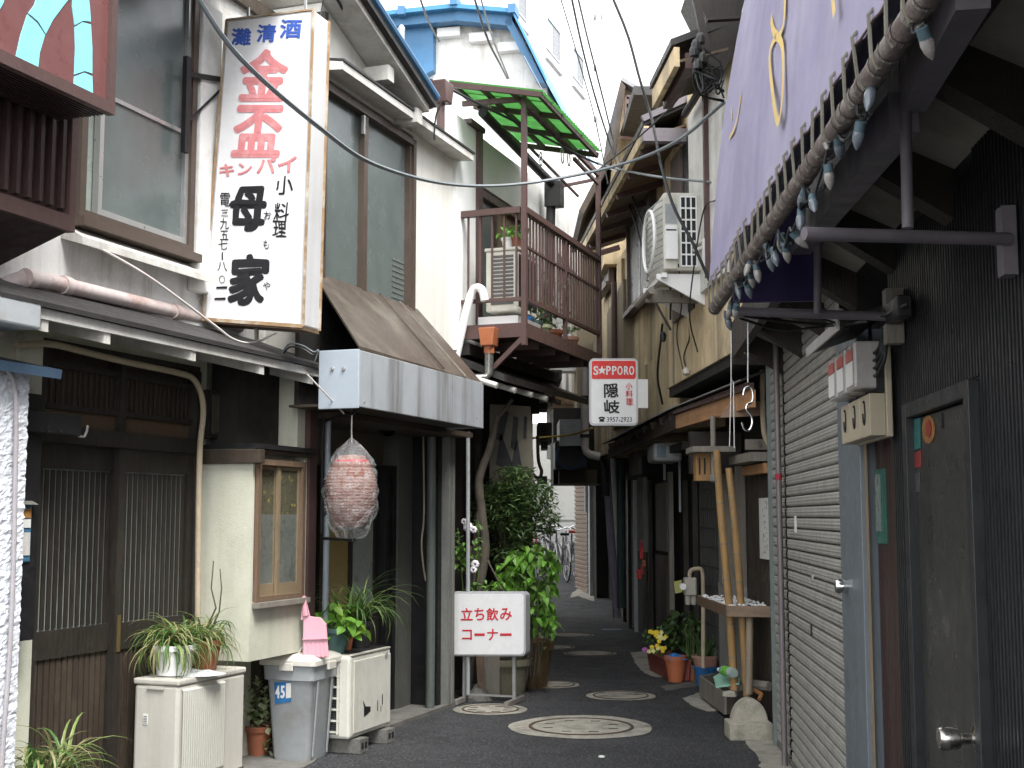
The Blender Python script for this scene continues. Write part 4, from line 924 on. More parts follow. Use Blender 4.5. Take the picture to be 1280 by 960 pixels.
# meter cabinet
mc=thing('meter_cabinet','beige electricity meter cabinet with three clear meters under a small roof','meter cabinet',R.p(-2.6,.1,1.9))
bz0=R.pz(1053,552,.14);nC=.085
uA,_=R.pz(1088,540,nC);uB,_=R.pz(1052,552,nC)
zc0=R.pz(1088,546,nC)[1];zc1=R.pz(1088,430,nC)[1]
b=B();b.f_box(R,uA,uB,.0,nC-.06,zc0,zc1);part('cabinet',b,m_meter,mc,bevel=.005)
n3=3;w3=(uB-uA)/3
zm=zc0+(zc1-zc0)*.48
for k in range(n3):
    a=uA+w3*k
    b=B();b.f_box(R,a+.006,a+w3-.006,nC-.06,nC,zc0+.005,zm);dd=part('box_door',b,m_meter,mc,bevel=.004)
    b=B();cx=a+w3*.5;zz=(zc0+zm)/2
    b.tube([R.p(cx+.022*math.cos(t),nC+.002,zz+.015+.045*math.sin(t)) for t in [PI*.35+2*PI*.82*i/14 for i in range(15)]],.0035,5);part('mark',b,m_ink,dd)
    b=B();b.f_box(R,a+.02,a+w3-.02,nC-.06,nC+.05,zm+.02,zm+.20);me_=part('meter',b,m_clear,mc,bevel=.01)
    b=B();b.f_box(R,a+.035,a+w3-.035,nC+.051,nC+.054,zm+.13,zm+.17);part('label',b,mat('pale_red_label',(.45,.10,.08),.5,.2,30),me_)
    b=B();b.f_box(R,a+.035,a+w3-.035,nC+.051,nC+.054,zm+.035,zm+.125);part('dial',b,m_paper,me_)
    b=B();b.f_box(R,a+.012,a+w3-.012,nC-.059,nC-.03,zm+.005,zc1-.02);part('recess',b,m_black,mc)
b=B();b.prism([R.p(uA-.08,.0,zc1+.13),R.p(uA-.08,.2,zc1+.06),R.p(uA-.08,.2,zc1+.085),R.p(uA-.08,.0,zc1+.155)],R.D()*(uB-uA+.2));part('roof',b,m_roof,mc)
b=B();b.f_box(R,uA-.08,uB+.12,.2,.207,zc1+.05,zc1+.09);part('drip_edge',b,m_alu,mc)

# ---------------- purple awning ----------------
aw=thing('awning','lavender canvas awning laced to a taped pole, upper right','awning',(.9,3.4,2.2))
A=at(893,386,4.72);Bp=at(1146,14,2.15);
dv=(A-Bp).normalized();A0=Bp-dv*.9
b=B();b.tube([A0,A],.024,12);bar_=part('pole',b,m_pipebr,aw,smooth=True)
ln=(A-A0).length
for i in range(44):
    p=A0+dv*(ln*(i+.5+rnd.uniform(-.2,.2))/44);b=B();b.tube([p,p+dv*rnd.uniform(.006,.02)],.0262,12,cap=False);part('tape_turn',b,m_oldwood if i%3 else m_pipebr,bar_)
# canvas: curved sheet from just over the pole up and in
top=Vector((.20,0,1.35))
b=B();nu,nv=60,18
def canv(s,t):
    p=A0.lerp(A,s)+Vector((0,0,.06))
    wob=.004*math.sin(s*31)*(1-t)+.008*noise.noise(Vector((s*30,t*3,0)))
    return p+top*t+Vector((-.02-.03*math.sin(PI*t)+wob,0,.010*abs(math.sin(s*ln*PI/.105))*(1-t)))
for i in range(nu*2+1):
    for j in range(nv+1):b.v.append(canv(i/(nu*2),j/nv))
for i in range(nu*2):
    for j in range(nv):a=i*(nv+1)+j;b.f.append((a,a+1,a+nv+2,a+nv+1))
cvs=part('canvas',b,m_purple,aw,smooth=True,raw=True)
# yellow figures on the canvas, drawn where they hang
def on_canvas(px,py,off=.004):
    d=Vector(ray(px,py));best=None
    n=top.cross(dv).normalized();q=A0+Vector((-.035,0,.06));t=(q-Vector((0,0,H))).dot(n)/d.dot(n);return Vector((0,0,H))+d*t*.968
def stroke(pts,w,nm='figure'):
    P=[on_canvas(*p) for p in pts];P=qbez(P,6);b=B();k=len(P);D_=dv
    nn=top.cross(dv).normalized()
    for i,p in enumerate(P):
        t=(P[min(i+1,k-1)]-P[max(i-1,0)]).normalized();s=nn.cross(t).normalized()*w/2;b.v+=[p-s,p+s]
    for i in range(k-1):b.f.append((2*i,2*i+1,2*i+3,2*i+2))
    part(nm,b,m_yellowp,cvs)
stroke([(970,46),(963,60),(962,80),(965,110),(969,140),(973,152),(977,130),(979,90),(978,60),(974,48),(970,46)],.026)
stroke([(972,46),(966,36),(963,10),(965,-20),(972,-50),(980,-20),(981,10),(978,35),(973,46)],.026)
stroke([(1036,-40),(1040,-10),(1042,12),(1043,18)],.022)
stroke([(926,118),(924,135),(918,160),(912,172)],.02);stroke([(914,130),(915,150)],.012)
b=B()
pp=[canv(i/80,0)+Vector((-.004,0,-.001)) for i in range(81)];b.tube(pp,.003,5,cap=False);part('hem_cord',b,mat('hem_cord_brown',(.10,.06,.06),.7),cvs)
nl=int(ln/.105)
for i in range(nl):
    s=(i+.5)/nl;p=canv(s,0)+Vector((-.008,0,.015));q=A0.lerp(A,s)
    b=B();b.tube([p+Vector((.01,0,.012)),p,q+Vector((-.026,0,.0)),q+Vector((-.015,0,-.022)),q+Vector((.015,0,-.015))],.0042,5);part('lacing',b,mat('lacing_cord',(.16,.15,.12),.7,.3,20),aw)
# arms, hangers, inner beam
def armbar(p,q,r,nm,m=m_lavm):
    b=B();b.tube([p,q],r,10);return part(nm,b,m,aw,smooth=True)
n1=at(1005,292,3.05);w1=Vector(R.p(*[R.pz(1262,299,.01)[0],.01,0]));w1.z=R.pz(1262,299,.01)[1]
armbar(n1,w1,.017,'arm')
b=B();c=w1;b.f_box(R,R.pz(1262,299,0)[0]-.03,R.pz(1262,299,0)[0]+.03,-.01,.025,c.z-.09,c.z+.09);part('plate',b,m_lavm,aw)
n2=at(915,389,4.6);uu=R.pz(1120,396,.01);w2=R.p(uu[0],.01,uu[1]);armbar(n2,w2,.017,'arm')
b=B();b.f_box(R,uu[0]-.035,uu[0]+.035,-.01,.05,uu[1]-.1,uu[1]+.1);part('plate',b,m_oldwood,aw)
armbar(at(1135,285,3.0),at(1130,70,3.0),.014,'hanger');armbar(at(1022,392,4.55),at(1022,296,4.55),.014,'hanger')
b=B();s0=at(1000,302,4.7);s1=at(1130,140,3.0);dd=(s1-s0).normalized();b.beam(s0,s1,.07,.10);part('inner_beam',b,m_lavm,aw)
b=B();s0=at(1140,118,3.0);s1=at(1216,-20,2.2);b.beam(s0,s1,.06,.09);part('inner_beam',b,m_lavm,aw)
b=B();q0=at(938,384,4.74);q1=at(1018,384,4.74)
b.prism([at(912,378,4.74),at(1018,376,4.74),at(1018,250,4.74),at(965,250,4.74)],Vector((0,.02,0)));part('end_panel',b,m_purpd,aw)
b=B();b.beam(at(905,392,4.78),at(1020,392,4.78),.02,.02);part('end_bar',b,m_lavm,aw)
# inner lining (dark side of the awning)
b=B();L_=[A0+Vector((.05,0,.08)),A+Vector((.05,0,.08)),A+Vector((.30,0,1.3)),A0+Vector((.30,0,1.3))];b.prism(L_,Vector((.01,0,0)));part('lining',b,m_purpd,aw)
# light string
ls=thing('light_string','string of pointed frosted bulbs twisted along the taped awning pole','string lights',(.75,3.6,2.1))
wp=[]
bulbs=[((1144,12),(1148,30),0),((1152,35),(1160,58),0),((1078,100),(1080,112),1),((1092,100),(1084,138),1),((1038,168),(1034,185),0),((1048,170),(1049,182),1),((1076,152),(1071,184),1),((1035,205),(1037,228),0),((1008,236),(1002,252),1),((1016,245),(1018,262),1),((1002,262),(1000,286),1),((990,290),(1004,304),0),((976,292),(977,312),0),((982,305),(985,324),0),((958,305),(962,320),1),((967,310),(971,330),1),((940,325),(936,334),0),((945,330),(948,348),0),((938,340),(941,355),0),((921,350),(925,374),1),((933,352),(938,370),1),((960,315),(966,338),1),((915,380),(912,390),0),((921,380),(920,388),0),((908,393),(912,408),1)]
def yb(px):  # depth along the pole at this column
    for i in range(200):
        p=A0.lerp(A,i/199)
        if 640+p.x/ (p.y*cs+(p.z-H)*sn)*FP<=px:return p.y
    return A.y
bulb_b=B().lathe((0,0,0),[(.0,.0),(.013,.0),(.0135,.022)],10)
prof=[(.011,.018),(.0155,.03),(.017,.042),(.0145,.058),(.0085,.072),(.002,.082),(0,.082)]
mb1=mesh_of(B().lathe((0,0,0),prof,12),'bulb',m_bulb,smooth=True);mb2=mesh_of(B().lathe((0,0,0),prof,12),'bulb',m_bulbb,smooth=True);ms=mesh_of(bulb_b,'socket',m_sock,smooth=True)
base=Vector(WL[ls.name]);prev=[]
for (a,c,k) in bulbs:
    Y=yb(a[0])+.0;p=at(a[0],a[1],Y);q=at(c[0],c[1],Y+rnd.uniform(-.03,.03));d=(q-p).normalized();rot=d.to_track_quat('Z','Y').to_euler()
    s=max(.9,min(1.1,(q-p).length/.06))
    o=piece('bulb',mb2 if k else mb1,ls,p-base,rot,(.74,.74,s*.8));piece('socket',ms,ls,p-base,rot,(.85,.85,.9));prev.append(p)
prev.sort(key=lambda v:v.y)
for k in range(2):
    pts=[]
    for i,p in enumerate(prev):
        pts.append(p+Vector((.006*(-1)**i,0,.004+.006*k)));
        if i<len(prev)-1:pts.append(p.lerp(prev[i+1],.5)+Vector((.01*(-1)**k,0,-.015-.01*k)))
    b=B();b.tube(qbez(pts,4),.0035,5);part('wire',b,m_wire,ls)
# ================= RIGHT, beyond the shutters =================
G2=Fr(1.85,9.35,-1.7,-1)
hE=thing('house','old beige mortar house with bulging upper floor and dark ground floor','house',E.p(1,-2,0))
def eu(px,py,n=0):return E.pz(px,py,n)
b=B();b.f_box(E,-.45,2.1,-3,0,2.68,5.0);b.f_box(E,2.1,8.5,-3,-.12,2.35,3.12);b.f_box(E,2.1,3.2,-3,-.12,3.12,5.0);b.f_box(E,4.1,5.0,-3,-.12,3.12,4.9);b.f_box(E,5.7,6.1,-3,-.12,3.12,4.6);b.f_box(E,6.1,8.5,-3,-.3,3.12,3.6);b.f_box(E,3.2,8.5,-3,-.16,3.12,4.7)
part('upper_wall',b,m_beige,hE)
b=B();b.f_box(E,-.45,2.08,-.9,-.02,2.60,2.679);part('overhang_shade',b,m_dark,hE)  # near-black sheet: the shadow under the overhang is put into its colour
# pilaster seams / boards on the overhang
for px in (843,):
    u,z=eu(px,440);b=B();b.f_box(E,u,u+.02,.0,.012,2.69,3.3);part('seam',b,m_oldwood,hE)
u1,_=eu(842,200);u2,_=eu(855,200);u3,_=eu(866,200)
b=B();b.f_box(E,u2,u1,0,.03,3.2,4.62);part('post',b,mat('weathered_brown_post',(.10,.075,.065),.75,.4,5,.4,40,stretch=(4,4,.5)),hE)
b=B();b.f_box(E,u3,u2,-.02,.01,3.2,4.65);part('gap',b,m_black,hE)
b=B();b.f_box(E,-.45,u3,0,.035,3.25,4.75);part('white_panel',b,m_whited,hE)
b=B();b.f_box(E,.0,.05,.036,.07,3.3,4.9);part('trim',b,m_brown,hE)
# upper eave (near part)
q=eu(815,112,.40);u9=q[0];z9=q[1]
b=B();b.prism([E.p(-.6,-1.5,z9+.75),E.p(-.6,.42,z9),E.p(-.6,.42,z9+.05),E.p(-.6,-1.5,z9+.82)],E.D()*(u9+.6));rf=part('roof',b,m_roof,hE)
b=B();b.f_box(E,-.6,u9,.36,.40,z9-.15,z9-.01);part('fascia',b,m_beige,rf)
b=B();b.f_box(E,-.6,u9-.02,.25,.32,z9-.16,z9-.05);part('gutter',b,m_brown,rf)
b=B();b.prism([E.p(-.6,0,z9-.02),E.p(-.6,.36,z9-.12),E.p(-.6,.36,z9-.10),E.p(-.6,0,z9+.0)],E.D()*(u9+.55));part('soffit',b,mat('soffit_brown',(.12,.09,.06),.8,.3,4),rf)
b=B();b.f_box(E,-.45,u9-.1,-1.5,.0,4.9,z9+.02);part('upper_wall',b,m_beige,hE)
q0=eu(856,143,.10);q1=eu(893,83,.10)
b=B();b.tube([E.p(-.3,.10,q1[1]),E.p(q0[0],.10,q0[1])],.03,8);part('gutter',b,m_blkpot,hE,smooth=True)
# lower eave over the set-back wall
q0=eu(806,158,.35);qe=eu(728,262,.35)
b=B();b.prism([E.p(q0[0],-.5,q0[1]+.42),E.p(q0[0],.37,q0[1]),E.p(q0[0],.37,q0[1]+.05),E.p(q0[0],-.5,q0[1]+.48)],E.D()*(qe[0]-q0[0]));rf=part('roof',b,m_roof,hE)
b=B();b.f_box(E,q0[0]-.02,qe[0],.32,.36,q0[1]-.10,q0[1]-.002);part('fascia',b,m_beige,rf)
b=B();b.prism([E.p(q0[0],-.15,q0[1]+.06),E.p(q0[0],.32,q0[1]-.10),E.p(q0[0],.32,q0[1]-.08),E.p(q0[0],-.15,q0[1]+.08)],E.D()*(qe[0]-q0[0]));part('soffit',b,mat('soffit_brown2',(.14,.10,.07),.8,.3,4),rf)
b=B();b.f_box(E,q0[0]-.03,q0[0]+.06,-.12,.37,q0[1]-.13,q0[1]-.02);b.beam(E.p(q0[0],.37,q0[1]+.06),E.p(q0[0],-.3,q0[1]+.38),.05,.05);part('end_board',b,m_lavm,rf)
for k in range(7):
    u=q0[0]+.35+k*.75;b=B();b.beam(E.p(u,-.12,q0[1]+.02),E.p(u,.33,q0[1]-.12),.05,.06);part('rafter',b,m_brown,rf)
# windows in the set-back wall
def ewin(pa,pc,n,name='window'):
    u0,z0=eu(*pa,n);u1,z1=eu(*pc,n)
    if u0>u1:u0,u1=u1,u0
    if z0>z1:z0,z1=z1,z0
    b=B();b.f_box(E,u0,u0+.05,n-.02,n+.05,z0,z1);b.f_box(E,u1-.05,u1,n-.02,n+.05,z0,z1);b.f_box(E,u0+.05,u1-.05,n-.02,n+.048,z0,z0+.05);b.f_box(E,u0+.05,u1-.05,n-.02,n+.048,z1-.05,z1);b.f_box(E,u0-.05,u1+.05,n,n+.09,z0-.05,z0-.002)
    w=part(name,b,m_frame,hE)
    um=(u0+u1)/2
    b=B();b.f_box(E,u0+.05,um-.015,n+.01,n+.02,z0+.05,z1-.05);part('pane',b,mat('grey_pane',(.22,.23,.22),.35,.15,2,.04),w)
    b=B();b.f_box(E,um+.015,u1-.05,n+.0,n+.01,z0+.05,z1-.05);part('pane',b,MC['grey_pane'],w)
    b=B();b.f_box(E,um-.015,um+.015,n,n+.03,z0+.05,z1-.05);part('sash',b,m_alu,w)
    return w
ewin((789,392),(818,235),-.10);ewin((751,372),(765,258),-.11)
b=B();u0,z0=eu(765,300,.0);b.tube([E.p(u0,-.02,2.9),E.p(u0,-.02,4.3)],.035,8);part('drainpipe',b,m_brown,hE,smooth=True)
# gable behind
hG=thing('house','slim gable with brown bargeboards between the wires, right of centre sky','house',E.p(8,-2,0))
Y=15.5
g=[at(777,103,Y),at(800,118,Y),at(822,118,Y),at(822,330,Y),at(755,330,Y),at(766,190,Y)]
b=B();b.prism(g,Vector((0,2,0)));part('wall',b,m_beige,hG)
b=B();b.prism([at(776,100,Y-.2),at(782,108,Y-.2),at(771,188,Y-.2),at(729,268,Y-.2),at(724,262,Y-.2),at(764,185,Y-.2)],Vector((0,2.4,0)));part('bargeboard',b,m_dkwood2,hG)
b=B();b.prism([at(776,100,Y-.2),at(803,116,Y-.2),at(826,118,Y-.2),at(826,112,Y-.2),at(803,110,Y-.2),at(778,96,Y-.2)],Vector((0,2.4,0)));part('roof',b,m_tile,hG)
for a,c in (((783,122),(800,122)),((783,133),(802,133)),((784,122),(783,150)),((800,120),(802,136))):
    b=B();b.beam(at(*a,Y-.25),at(*c,Y-.25),.05,.05,up=(0,1,0));part('rack_bar',b,m_brown,hG)
b=B();b.tube([at(776,172,Y-1.2),at(820,176,Y-1.0)],.02,6);part('rack_bar',b,m_brown,hG)
# roof clutter above the canvas end (dark bundle of fittings)
uc=thing('cable_bundle','tangle of black cables and fittings under the dark eave beside the canvas','cables',at(880,60,8.6))
b=B();b.prism([at(862,-20,8.7),at(935,-20,8.7),at(915,70,8.7),at(905,88,8.7),at(885,80,8.7),at(882,20,8.7)],Vector((0,.5,0)));part('eave_end',b,m_dkwood,uc)
b=B();b.beam(at(868,-10,8.5),at(884,66,8.5),.05,.05);b.beam(at(884,25,8.5),at(938,22,8.5),.05,.02);part('beam',b,m_dkwood,uc)
for k in range(7):
    pts=[at(872+rnd.uniform(-4,10),58+rnd.uniform(-10,8),8.4)]
    for j in range(4):pts.append(at(868+rnd.uniform(-2,34),92+rnd.uniform(-14,26),8.4+rnd.uniform(-.05,.1)))
    pts.append(at(905,108+rnd.uniform(-16,20),8.5))
    b=B();b.tube(qbez(pts,8),.006,6);part('cable',b,m_wire,uc,smooth=True)
for k in range(5):
    q=at(871+rnd.uniform(-3,8),56+k*8,8.35);b=B();b.lathe(q,[(0,0),(.03,.01),(.035,.05),(.02,.08),(0,.09)],8);part('fitting',b,m_blkpot,uc,smooth=True)

# ---- air conditioner on bracket ----
ac=thing('air_conditioner','white condenser on a wall bracket beside the lavender canvas','air conditioner',E.p(.6,.2,3.3))
uF=.34;nn0,zz0=E.un(886,338,uF);nn1,zz1=E.un(829,240,uF)
uB_=1.12
b=B();b.f_box(E,uF,uB_,nn0,nn1,zz0,zz1);part('casing',b,m_ac,ac,bevel=.02)
def e_end(px0,py0,px1,py1,m,nm,t=.004,lab=None):
    a,z=E.un(px0,py0,uF);c,w=E.un(px1,py1,uF);b=B();b.f_box(E,uF-t,uF+.001,min(a,c),max(a,c),min(z,w),max(z,w));return part(nm,b,m,ac)
e_end(829,247,846,336,m_ac,'service_panel',.008);e_end(831,255,846,280,m_plasg,'label_plate',.010);e_end(831,282,846,289,m_white,'handle',.02);e_end(831,290,846,325,m_white,'valve_cover',.05);e_end(832,287,845,290,m_black,'grip',.021)
g0=E.un(850,246,uF);g1=E.un(871,333,uF)
e_end(850,246,871,333,m_black,'grille_recess',.003)
for k in range(7):
    z=g1[1]+(g0[1]-g1[1])*k/6;b=B();b.f_box(E,uF-.012,uF-.003,min(g0[0],g1[0]),max(g0[0],g1[0]),z-.006,z+.006);part('grille_bar',b,m_white,ac)
for k in range(4):
    n=g0[0]+(g1[0]-g0[0])*k/3;b=B();b.f_box(E,uF-.016,uF-.004,n-.005,n+.005,g1[1],g0[1]);part('grille_bar',b,m_white,ac)
for k in range(11):  # front guard, curved bars seen edge-on
    z=zz0+.05+k*(zz1-zz0-.1)/10;b=B();b.tube([E.p(uF+.04,nn1,z),E.p(uF+.10,nn1+.03,z-.01),E.p(uF+.38,nn1+.06,z-.01),E.p(uF+.66,nn1+.03,z-.01),E.p(uB_-.05,nn1,z)],.006,5);part('guard_bar',b,m_plasg,ac)
for z in (0,):
    b=B();b.tube([E.p(uF+.39+.27*math.cos(a),nn1+.05,(zz0+zz1)/2+.24*math.sin(a)) for a in [2*PI*i/24 for i in range(25)]],.015,6);part('fan_ring',b,m_white,ac,smooth=True)
bkm=m_white
b=B();b.prism([E.p(uF+.05,.0,zz0-.26),E.p(uF+.05,.0,zz0-.02),E.p(uF+.05,nn1+.05,zz0-.02),E.p(uF+.05,nn1+.05,zz0-.06)],E.D()*.03);part('bracket',b,bkm,ac)
b=B();b.prism([E.p(uB_-.1,.0,zz0-.26),E.p(uB_-.1,.0,zz0-.02),E.p(uB_-.1,nn1+.05,zz0-.02),E.p(uB_-.1,nn1+.05,zz0-.06)],E.D()*.03);part('bracket',b,bkm,ac)
b=B();b.f_box(E,uF+.0,uB_-.03,nn1-.02,nn1+.02,zz0-.055,zz0-.02);b.f_box(E,uF+.0,uB_-.03,nn0-.02,nn0+.02,zz0-.055,zz0-.02);part('rail',b,bkm,ac)
b=B();b.f_box(E,uF+.3,uF+.34,.0,nn1+.09,zz0-.2,zz0-.1);b.tube([E.p(uF+.1,nn1+.08,zz0-.14),E.p(uB_,nn1+.08,zz0-.14)],.03,8);part('tray',b,m_oldwood,ac)
for k,(p0,p1,p2,p3) in enumerate((((866,303),(874,303),(886,292),(896,262)),((866,314),(878,309),(890,298),(899,268)))):
    b=B();b.tube(qbez([E.p(uF-.02,E.un(*p0,uF)[0],E.un(*p0,uF)[1])]+[E.p(uF-.04,*E.un(*p,uF-.04)) for p in (p1,p2,p3)],6),.014,8);part('refrigerant_pipe',b,m_whited,ac,smooth=True)
b=B();q=eu(884,335,.05);b.f_box(E,q[0]-.02,q[0]+.03,.03,.08,q[1],q[1]+.22);part('upright',b,m_white,ac)

# ---- ground floor right ----
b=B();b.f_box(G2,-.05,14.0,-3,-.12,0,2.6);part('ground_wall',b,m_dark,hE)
def g2(px,py,n=0):return G2.pz(px,py,n)
b=B();b.f_box(G2,.05,1.0,-.12,-.06,0,.08);b.f_box(G2,.05,1.0,-.12,-.06,1.95,2.02);b.f_box(G2,.05,.10,-.12,-.06,.08,1.95);b.f_box(G2,.95,1.0,-.12,-.06,.08,1.95);b.f_box(G2,.10,.95,-.12,-.07,.80,.90)
d=part('lattice_door',b,m_dkwood,hE)
ls_=mesh_of(B().box(-.009,.009,-.01,.01,0,1.87),'slat',m_dkwood2)
for k in range(18):piece('slat',ls_,d,G2.p(.12+k*.047,-.075,.08)-WL[d.name],(0,0,G2.rot))
b=B();b.f_box(G2,.1,.95,-.118,-.11,.08,1.95);part('pane',b,mat('dark_glass',(.03,.035,.035),.3,.3,3),d)
u,z=g2(938,575,.0);b=B();b.f_box(G2,-.03,.75,-.06,.12,z-.03,z+.035);part('door_hood',b,m_oldwood,hE)
u,z=g2(938,588,.0);b=B();b.f_box(G2,-.02,.75,-.06,.02,z-.035,z+.035);part('door_header',b,m_cedar,hE)
# panel with post
ua,_=g2(906,720);uc_,_=g2(878,720);
b=B();b.f_box(G2,1.0,1.9,-.12,.0,0,.98);part('low_wall',b,mat('grey_mortar',(.25,.25,.235),.85,.12,4,.3,50),hE)
b=B();b.f_box(G2,1.62,1.75,-.12,.02,.98,1.95);part('post',b,m_oldwood,hE)
b=B();b.f_box(G2,1.05,1.12,-.12,.0,.98,1.95);part('post',b,m_oldwood,hE)
b=B();b.f_box(G2,1.15,1.6,-.12,-.09,1.0,1.95);part('shop_window',b,mat('cluttered_window',(.16,.15,.13),.4,.8,7,.1,40,spots=((.30,.25,.05),.5,9)),hE)
# grid window and panels farther
b=B();b.f_box(G2,2.0,3.3,-.12,-.10,.2,2.1);gw=part('grid_window',b,m_black,hE)
for k in range(12):
    b=B();u=2.05+k*.11;b.f_box(G2,u,u+.018,-.10,-.085,.25,2.05);part('grid_bar',b,mat('grid_bar_dim',(.05,.05,.045),.6),gw)
for k in range(10):
    b=B();z=.35+k*.18;b.f_box(G2,2.03,3.28,-.098,-.088,z,z+.012);part('grid_bar',b,MC['grid_bar_dim'],gw)
def strip(px0,px1,py0,py1,n,m,nm='panel',host=None,th=.05):
    u0,z0=g2(px0,py1,n);u1,z1=g2(px1,py0,n);b=B();b.f_box(G2,min(u0,u1),max(u0,u1),n-th,n,z0,z1);return part(nm,b,m,host or hE)
strip(834,819,605,690,.0,mat('dim_beige_panel',(.16,.145,.11),.7,.15,3));strip(838,834,590,800,.05,m_oldwood,'post');strip(834,819,692,800,.0,m_dkwood2)
strip(805,796,598,690,.0,mat('dim_grey_panel',(.19,.19,.175),.6,.15,3));strip(793,791,600,790,.03,m_plasg,'door_edge')
strip(797,786,556,592,.12,mat('dim_meter',(.19,.18,.15),.6,.2,5),'meter_box')
for px in (808,812,856,868,786,779):
    strip(px,px-3,600,790,-.02,m_dkwood,'post')
for px,py0,py1 in ((849,560,640),(830,560,600)):
    strip(px,px-1.5,py0,py1,.05,m_plasg,'conduit',th=.02)
# white box under the porch roof
t=thing('air_duct_box','pale box with rounded corner hanging under the dark porch roof','box',G2.p(2.6,.3,2.0))
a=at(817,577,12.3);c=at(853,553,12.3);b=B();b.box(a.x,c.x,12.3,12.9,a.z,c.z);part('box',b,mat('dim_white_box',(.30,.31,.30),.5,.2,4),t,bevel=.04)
b=B();b.box(a.x+.03,a.x+.12,12.29,12.301,a.z+.04,a.z+.15);part('print',b,mat('dim_blue_print',(.12,.16,.2),.5,.3,20),t)
# porch roof
P0=Vector((1.68,9.0,0));P1=Vector((1.435,11.2,0));P2=Vector((1.09,14.6,0))
pr=thing('porch_roof','low porch roof with lit cedar fascia and dark rafters above the pots','roof',(1.5,11,2.3))
def zf(p,py):  # height at plan point for image row
    return H+(math.tan(TH+math.atan((480-py)/FP)))*p.y
za,zb_=zf(P0,508),zf(P1,535);
out_=Vector((.5,.05,0))
b=B();q=[P0+Z*(zf(P0,509)),P1+Z*(zf(P1,536)),P1+Z*(zf(P1,519)),P0+Z*(zf(P0,487))];b.prism(q,Vector((.04,0,0)));part('fascia',b,m_cedar,pr)
b=B();q=[P0+Z*(zf(P0,487)),P1+Z*(zf(P1,518)),P1+Z*(zf(P1,514)),P0+Z*(zf(P0,478))];b.prism([v+Vector((-.03,0,0)) for v in q],Vector((.06,0,0)));part('edge_strip',b,m_brown,pr)
z0,z1,z2=zf(P0,477),zf(P1,513),zf(P2,556)
for (pa,pb2,za,zb2) in ((P0,P1,z0,z1),(P1,P2,z1,z2)):
    b=B();b.prism([pa+Vector((-.06,0,za)),pb2+Vector((-.06,0,zb2)),pb2+Vector((.6,0,zb2+.22)),pa+Vector((.35,0,za+.16))],Vector((0,0,.02)));part('roof_sheet',b,m_roof,pr)
b=B();b.tube([P0+Vector((-.065,0,z0+.01)),P1+Vector((-.065,0,z1+.01))],.006,5);b.tube([P1+Vector((-.065,0,z1+.01)),P2+Vector((-.065,0,z2+.01))],.006,5);part('drip_edge',b,m_alu,pr)
for k in range(9):
    p=P1.lerp(P2,(k+.5)/9);z=z1+(z2-z1)*(k+.5)/9;b=B();b.beam(p+Vector((-.02,0,z-.04)),p+Vector((.45,0,z+.08)),.05,.07);part('rafter',b,m_dkwood2,pr)
b=B();b.prism([P1+Vector((0,.02,z1-.16)),P2+Vector((0,0,z2-.16)),P2+Vector((0,0,z2-.05)),P1+Vector((0,.02,z1-.04))],Vector((.03,0,0)));part('fascia',b,m_dkwood2,pr)
b=B();b.f_box(G2,1.3,1.4,-.1,.33,1.9,2.25);b.f_box(G2,2.2,3.5,-.1,.25,2.15,2.22);part('support',b,m_dkwood,pr)
# board shelf, slotted box, pole with ball
t=thing('wooden_mailbox','slotted yellow wooden box under a dark board near the bamboo poles','box',(1.6,10.2,1.9))
Yb=10.0;a=at(870,601,Yb);c=at(888,566,Yb);b=B();b.box(a.x,c.x,Yb,Yb+.14,a.z,c.z);part('box',b,mat('yellow_wood',(.36,.20,.08),.6,.2,5),t,bevel=.004)
for dx in (.2,.55):
    x=a.x+(c.x-a.x)*dx;b=B();b.box(x,x+.012,Yb-.003,Yb+.002,a.z+.05,c.z-.04);part('slot',b,m_black,t)
a=at(865,565,Yb-.15);c=at(918,558,Yb-.15);b=B();b.box(a.x,c.x,Yb-.2,Yb+.2,a.z,c.z);part('top_board',b,m_oldwood,t)
b=B();b.tube([at(891,520,9.9),at(892,594,9.9)],.02,8);b.lathe(at(892,604,9.9),[(0,0),(.03,.015),(.037,.04),(.03,.065),(0,.08)],10);solo('wooden_pole',b,m_oldwood,'short wooden pole ending in a ball, left of the bamboo poles','pole',smooth=True)
a=at(932,562,9.5);c=at(960,549,9.5);b=B();b.box(a.x,c.x,9.5,9.53,a.z,c.z);q=at(948,555,9.49);b.lathe(q,[(.018,0),(.022,.012),(.008,.012),(.008,0)],10,axis=(0,-1,0));solo('white_bracket',b,m_oldwood,'pale carved bracket with a hole above the lattice door','bracket')
a=at(902,521,9.2);c=at(960,499,9.2)
b=B();b.prism([at(900,522,9.35),at(960,519,9.35),at(960,500,9.35),at(912,505,9.35)],Vector((0,.04,0)));solo('cut_board',b,mat('bleached_cedar',(.30,.20,.14),.6,.3,4),'bleached short board fixed behind the hanging hooks','board')
# paper strip with brush writing
q0=g2(940,698,.02);q1=g2(952,622,.02)
pn=thing('paper_notice','tall narrow white notice with brush writing on the lattice door','notice',G2.p(q0[0],.0,q0[1]))
b=B();b.f_box(G2,min(q0[0],q1[0]),max(q0[0],q1[0]),-.045,-.04,q0[1],q1[1]);part('sheet',b,m_paper,pn)
b=B();ww=abs(q0[0]-q1[0]);um=(q0[0]+q1[0])/2
for k in range(9):
    for j in range(4):
        z=q1[1]-.04-k*.046+rnd.uniform(-.012,.012);u=um+rnd.uniform(-.25,.2)*ww;l=rnd.uniform(.01,.035)
        if rnd.random()<.5:b.f_box(G2,u-l/2,u+l/2,-.0405,-.039,z,z+.005)
        else:b.f_box(G2,u,u+.006,-.0405,-.0392,z-l/2,z+l/2)
part('brush_writing',b,m_ink,pn,stuff=True)
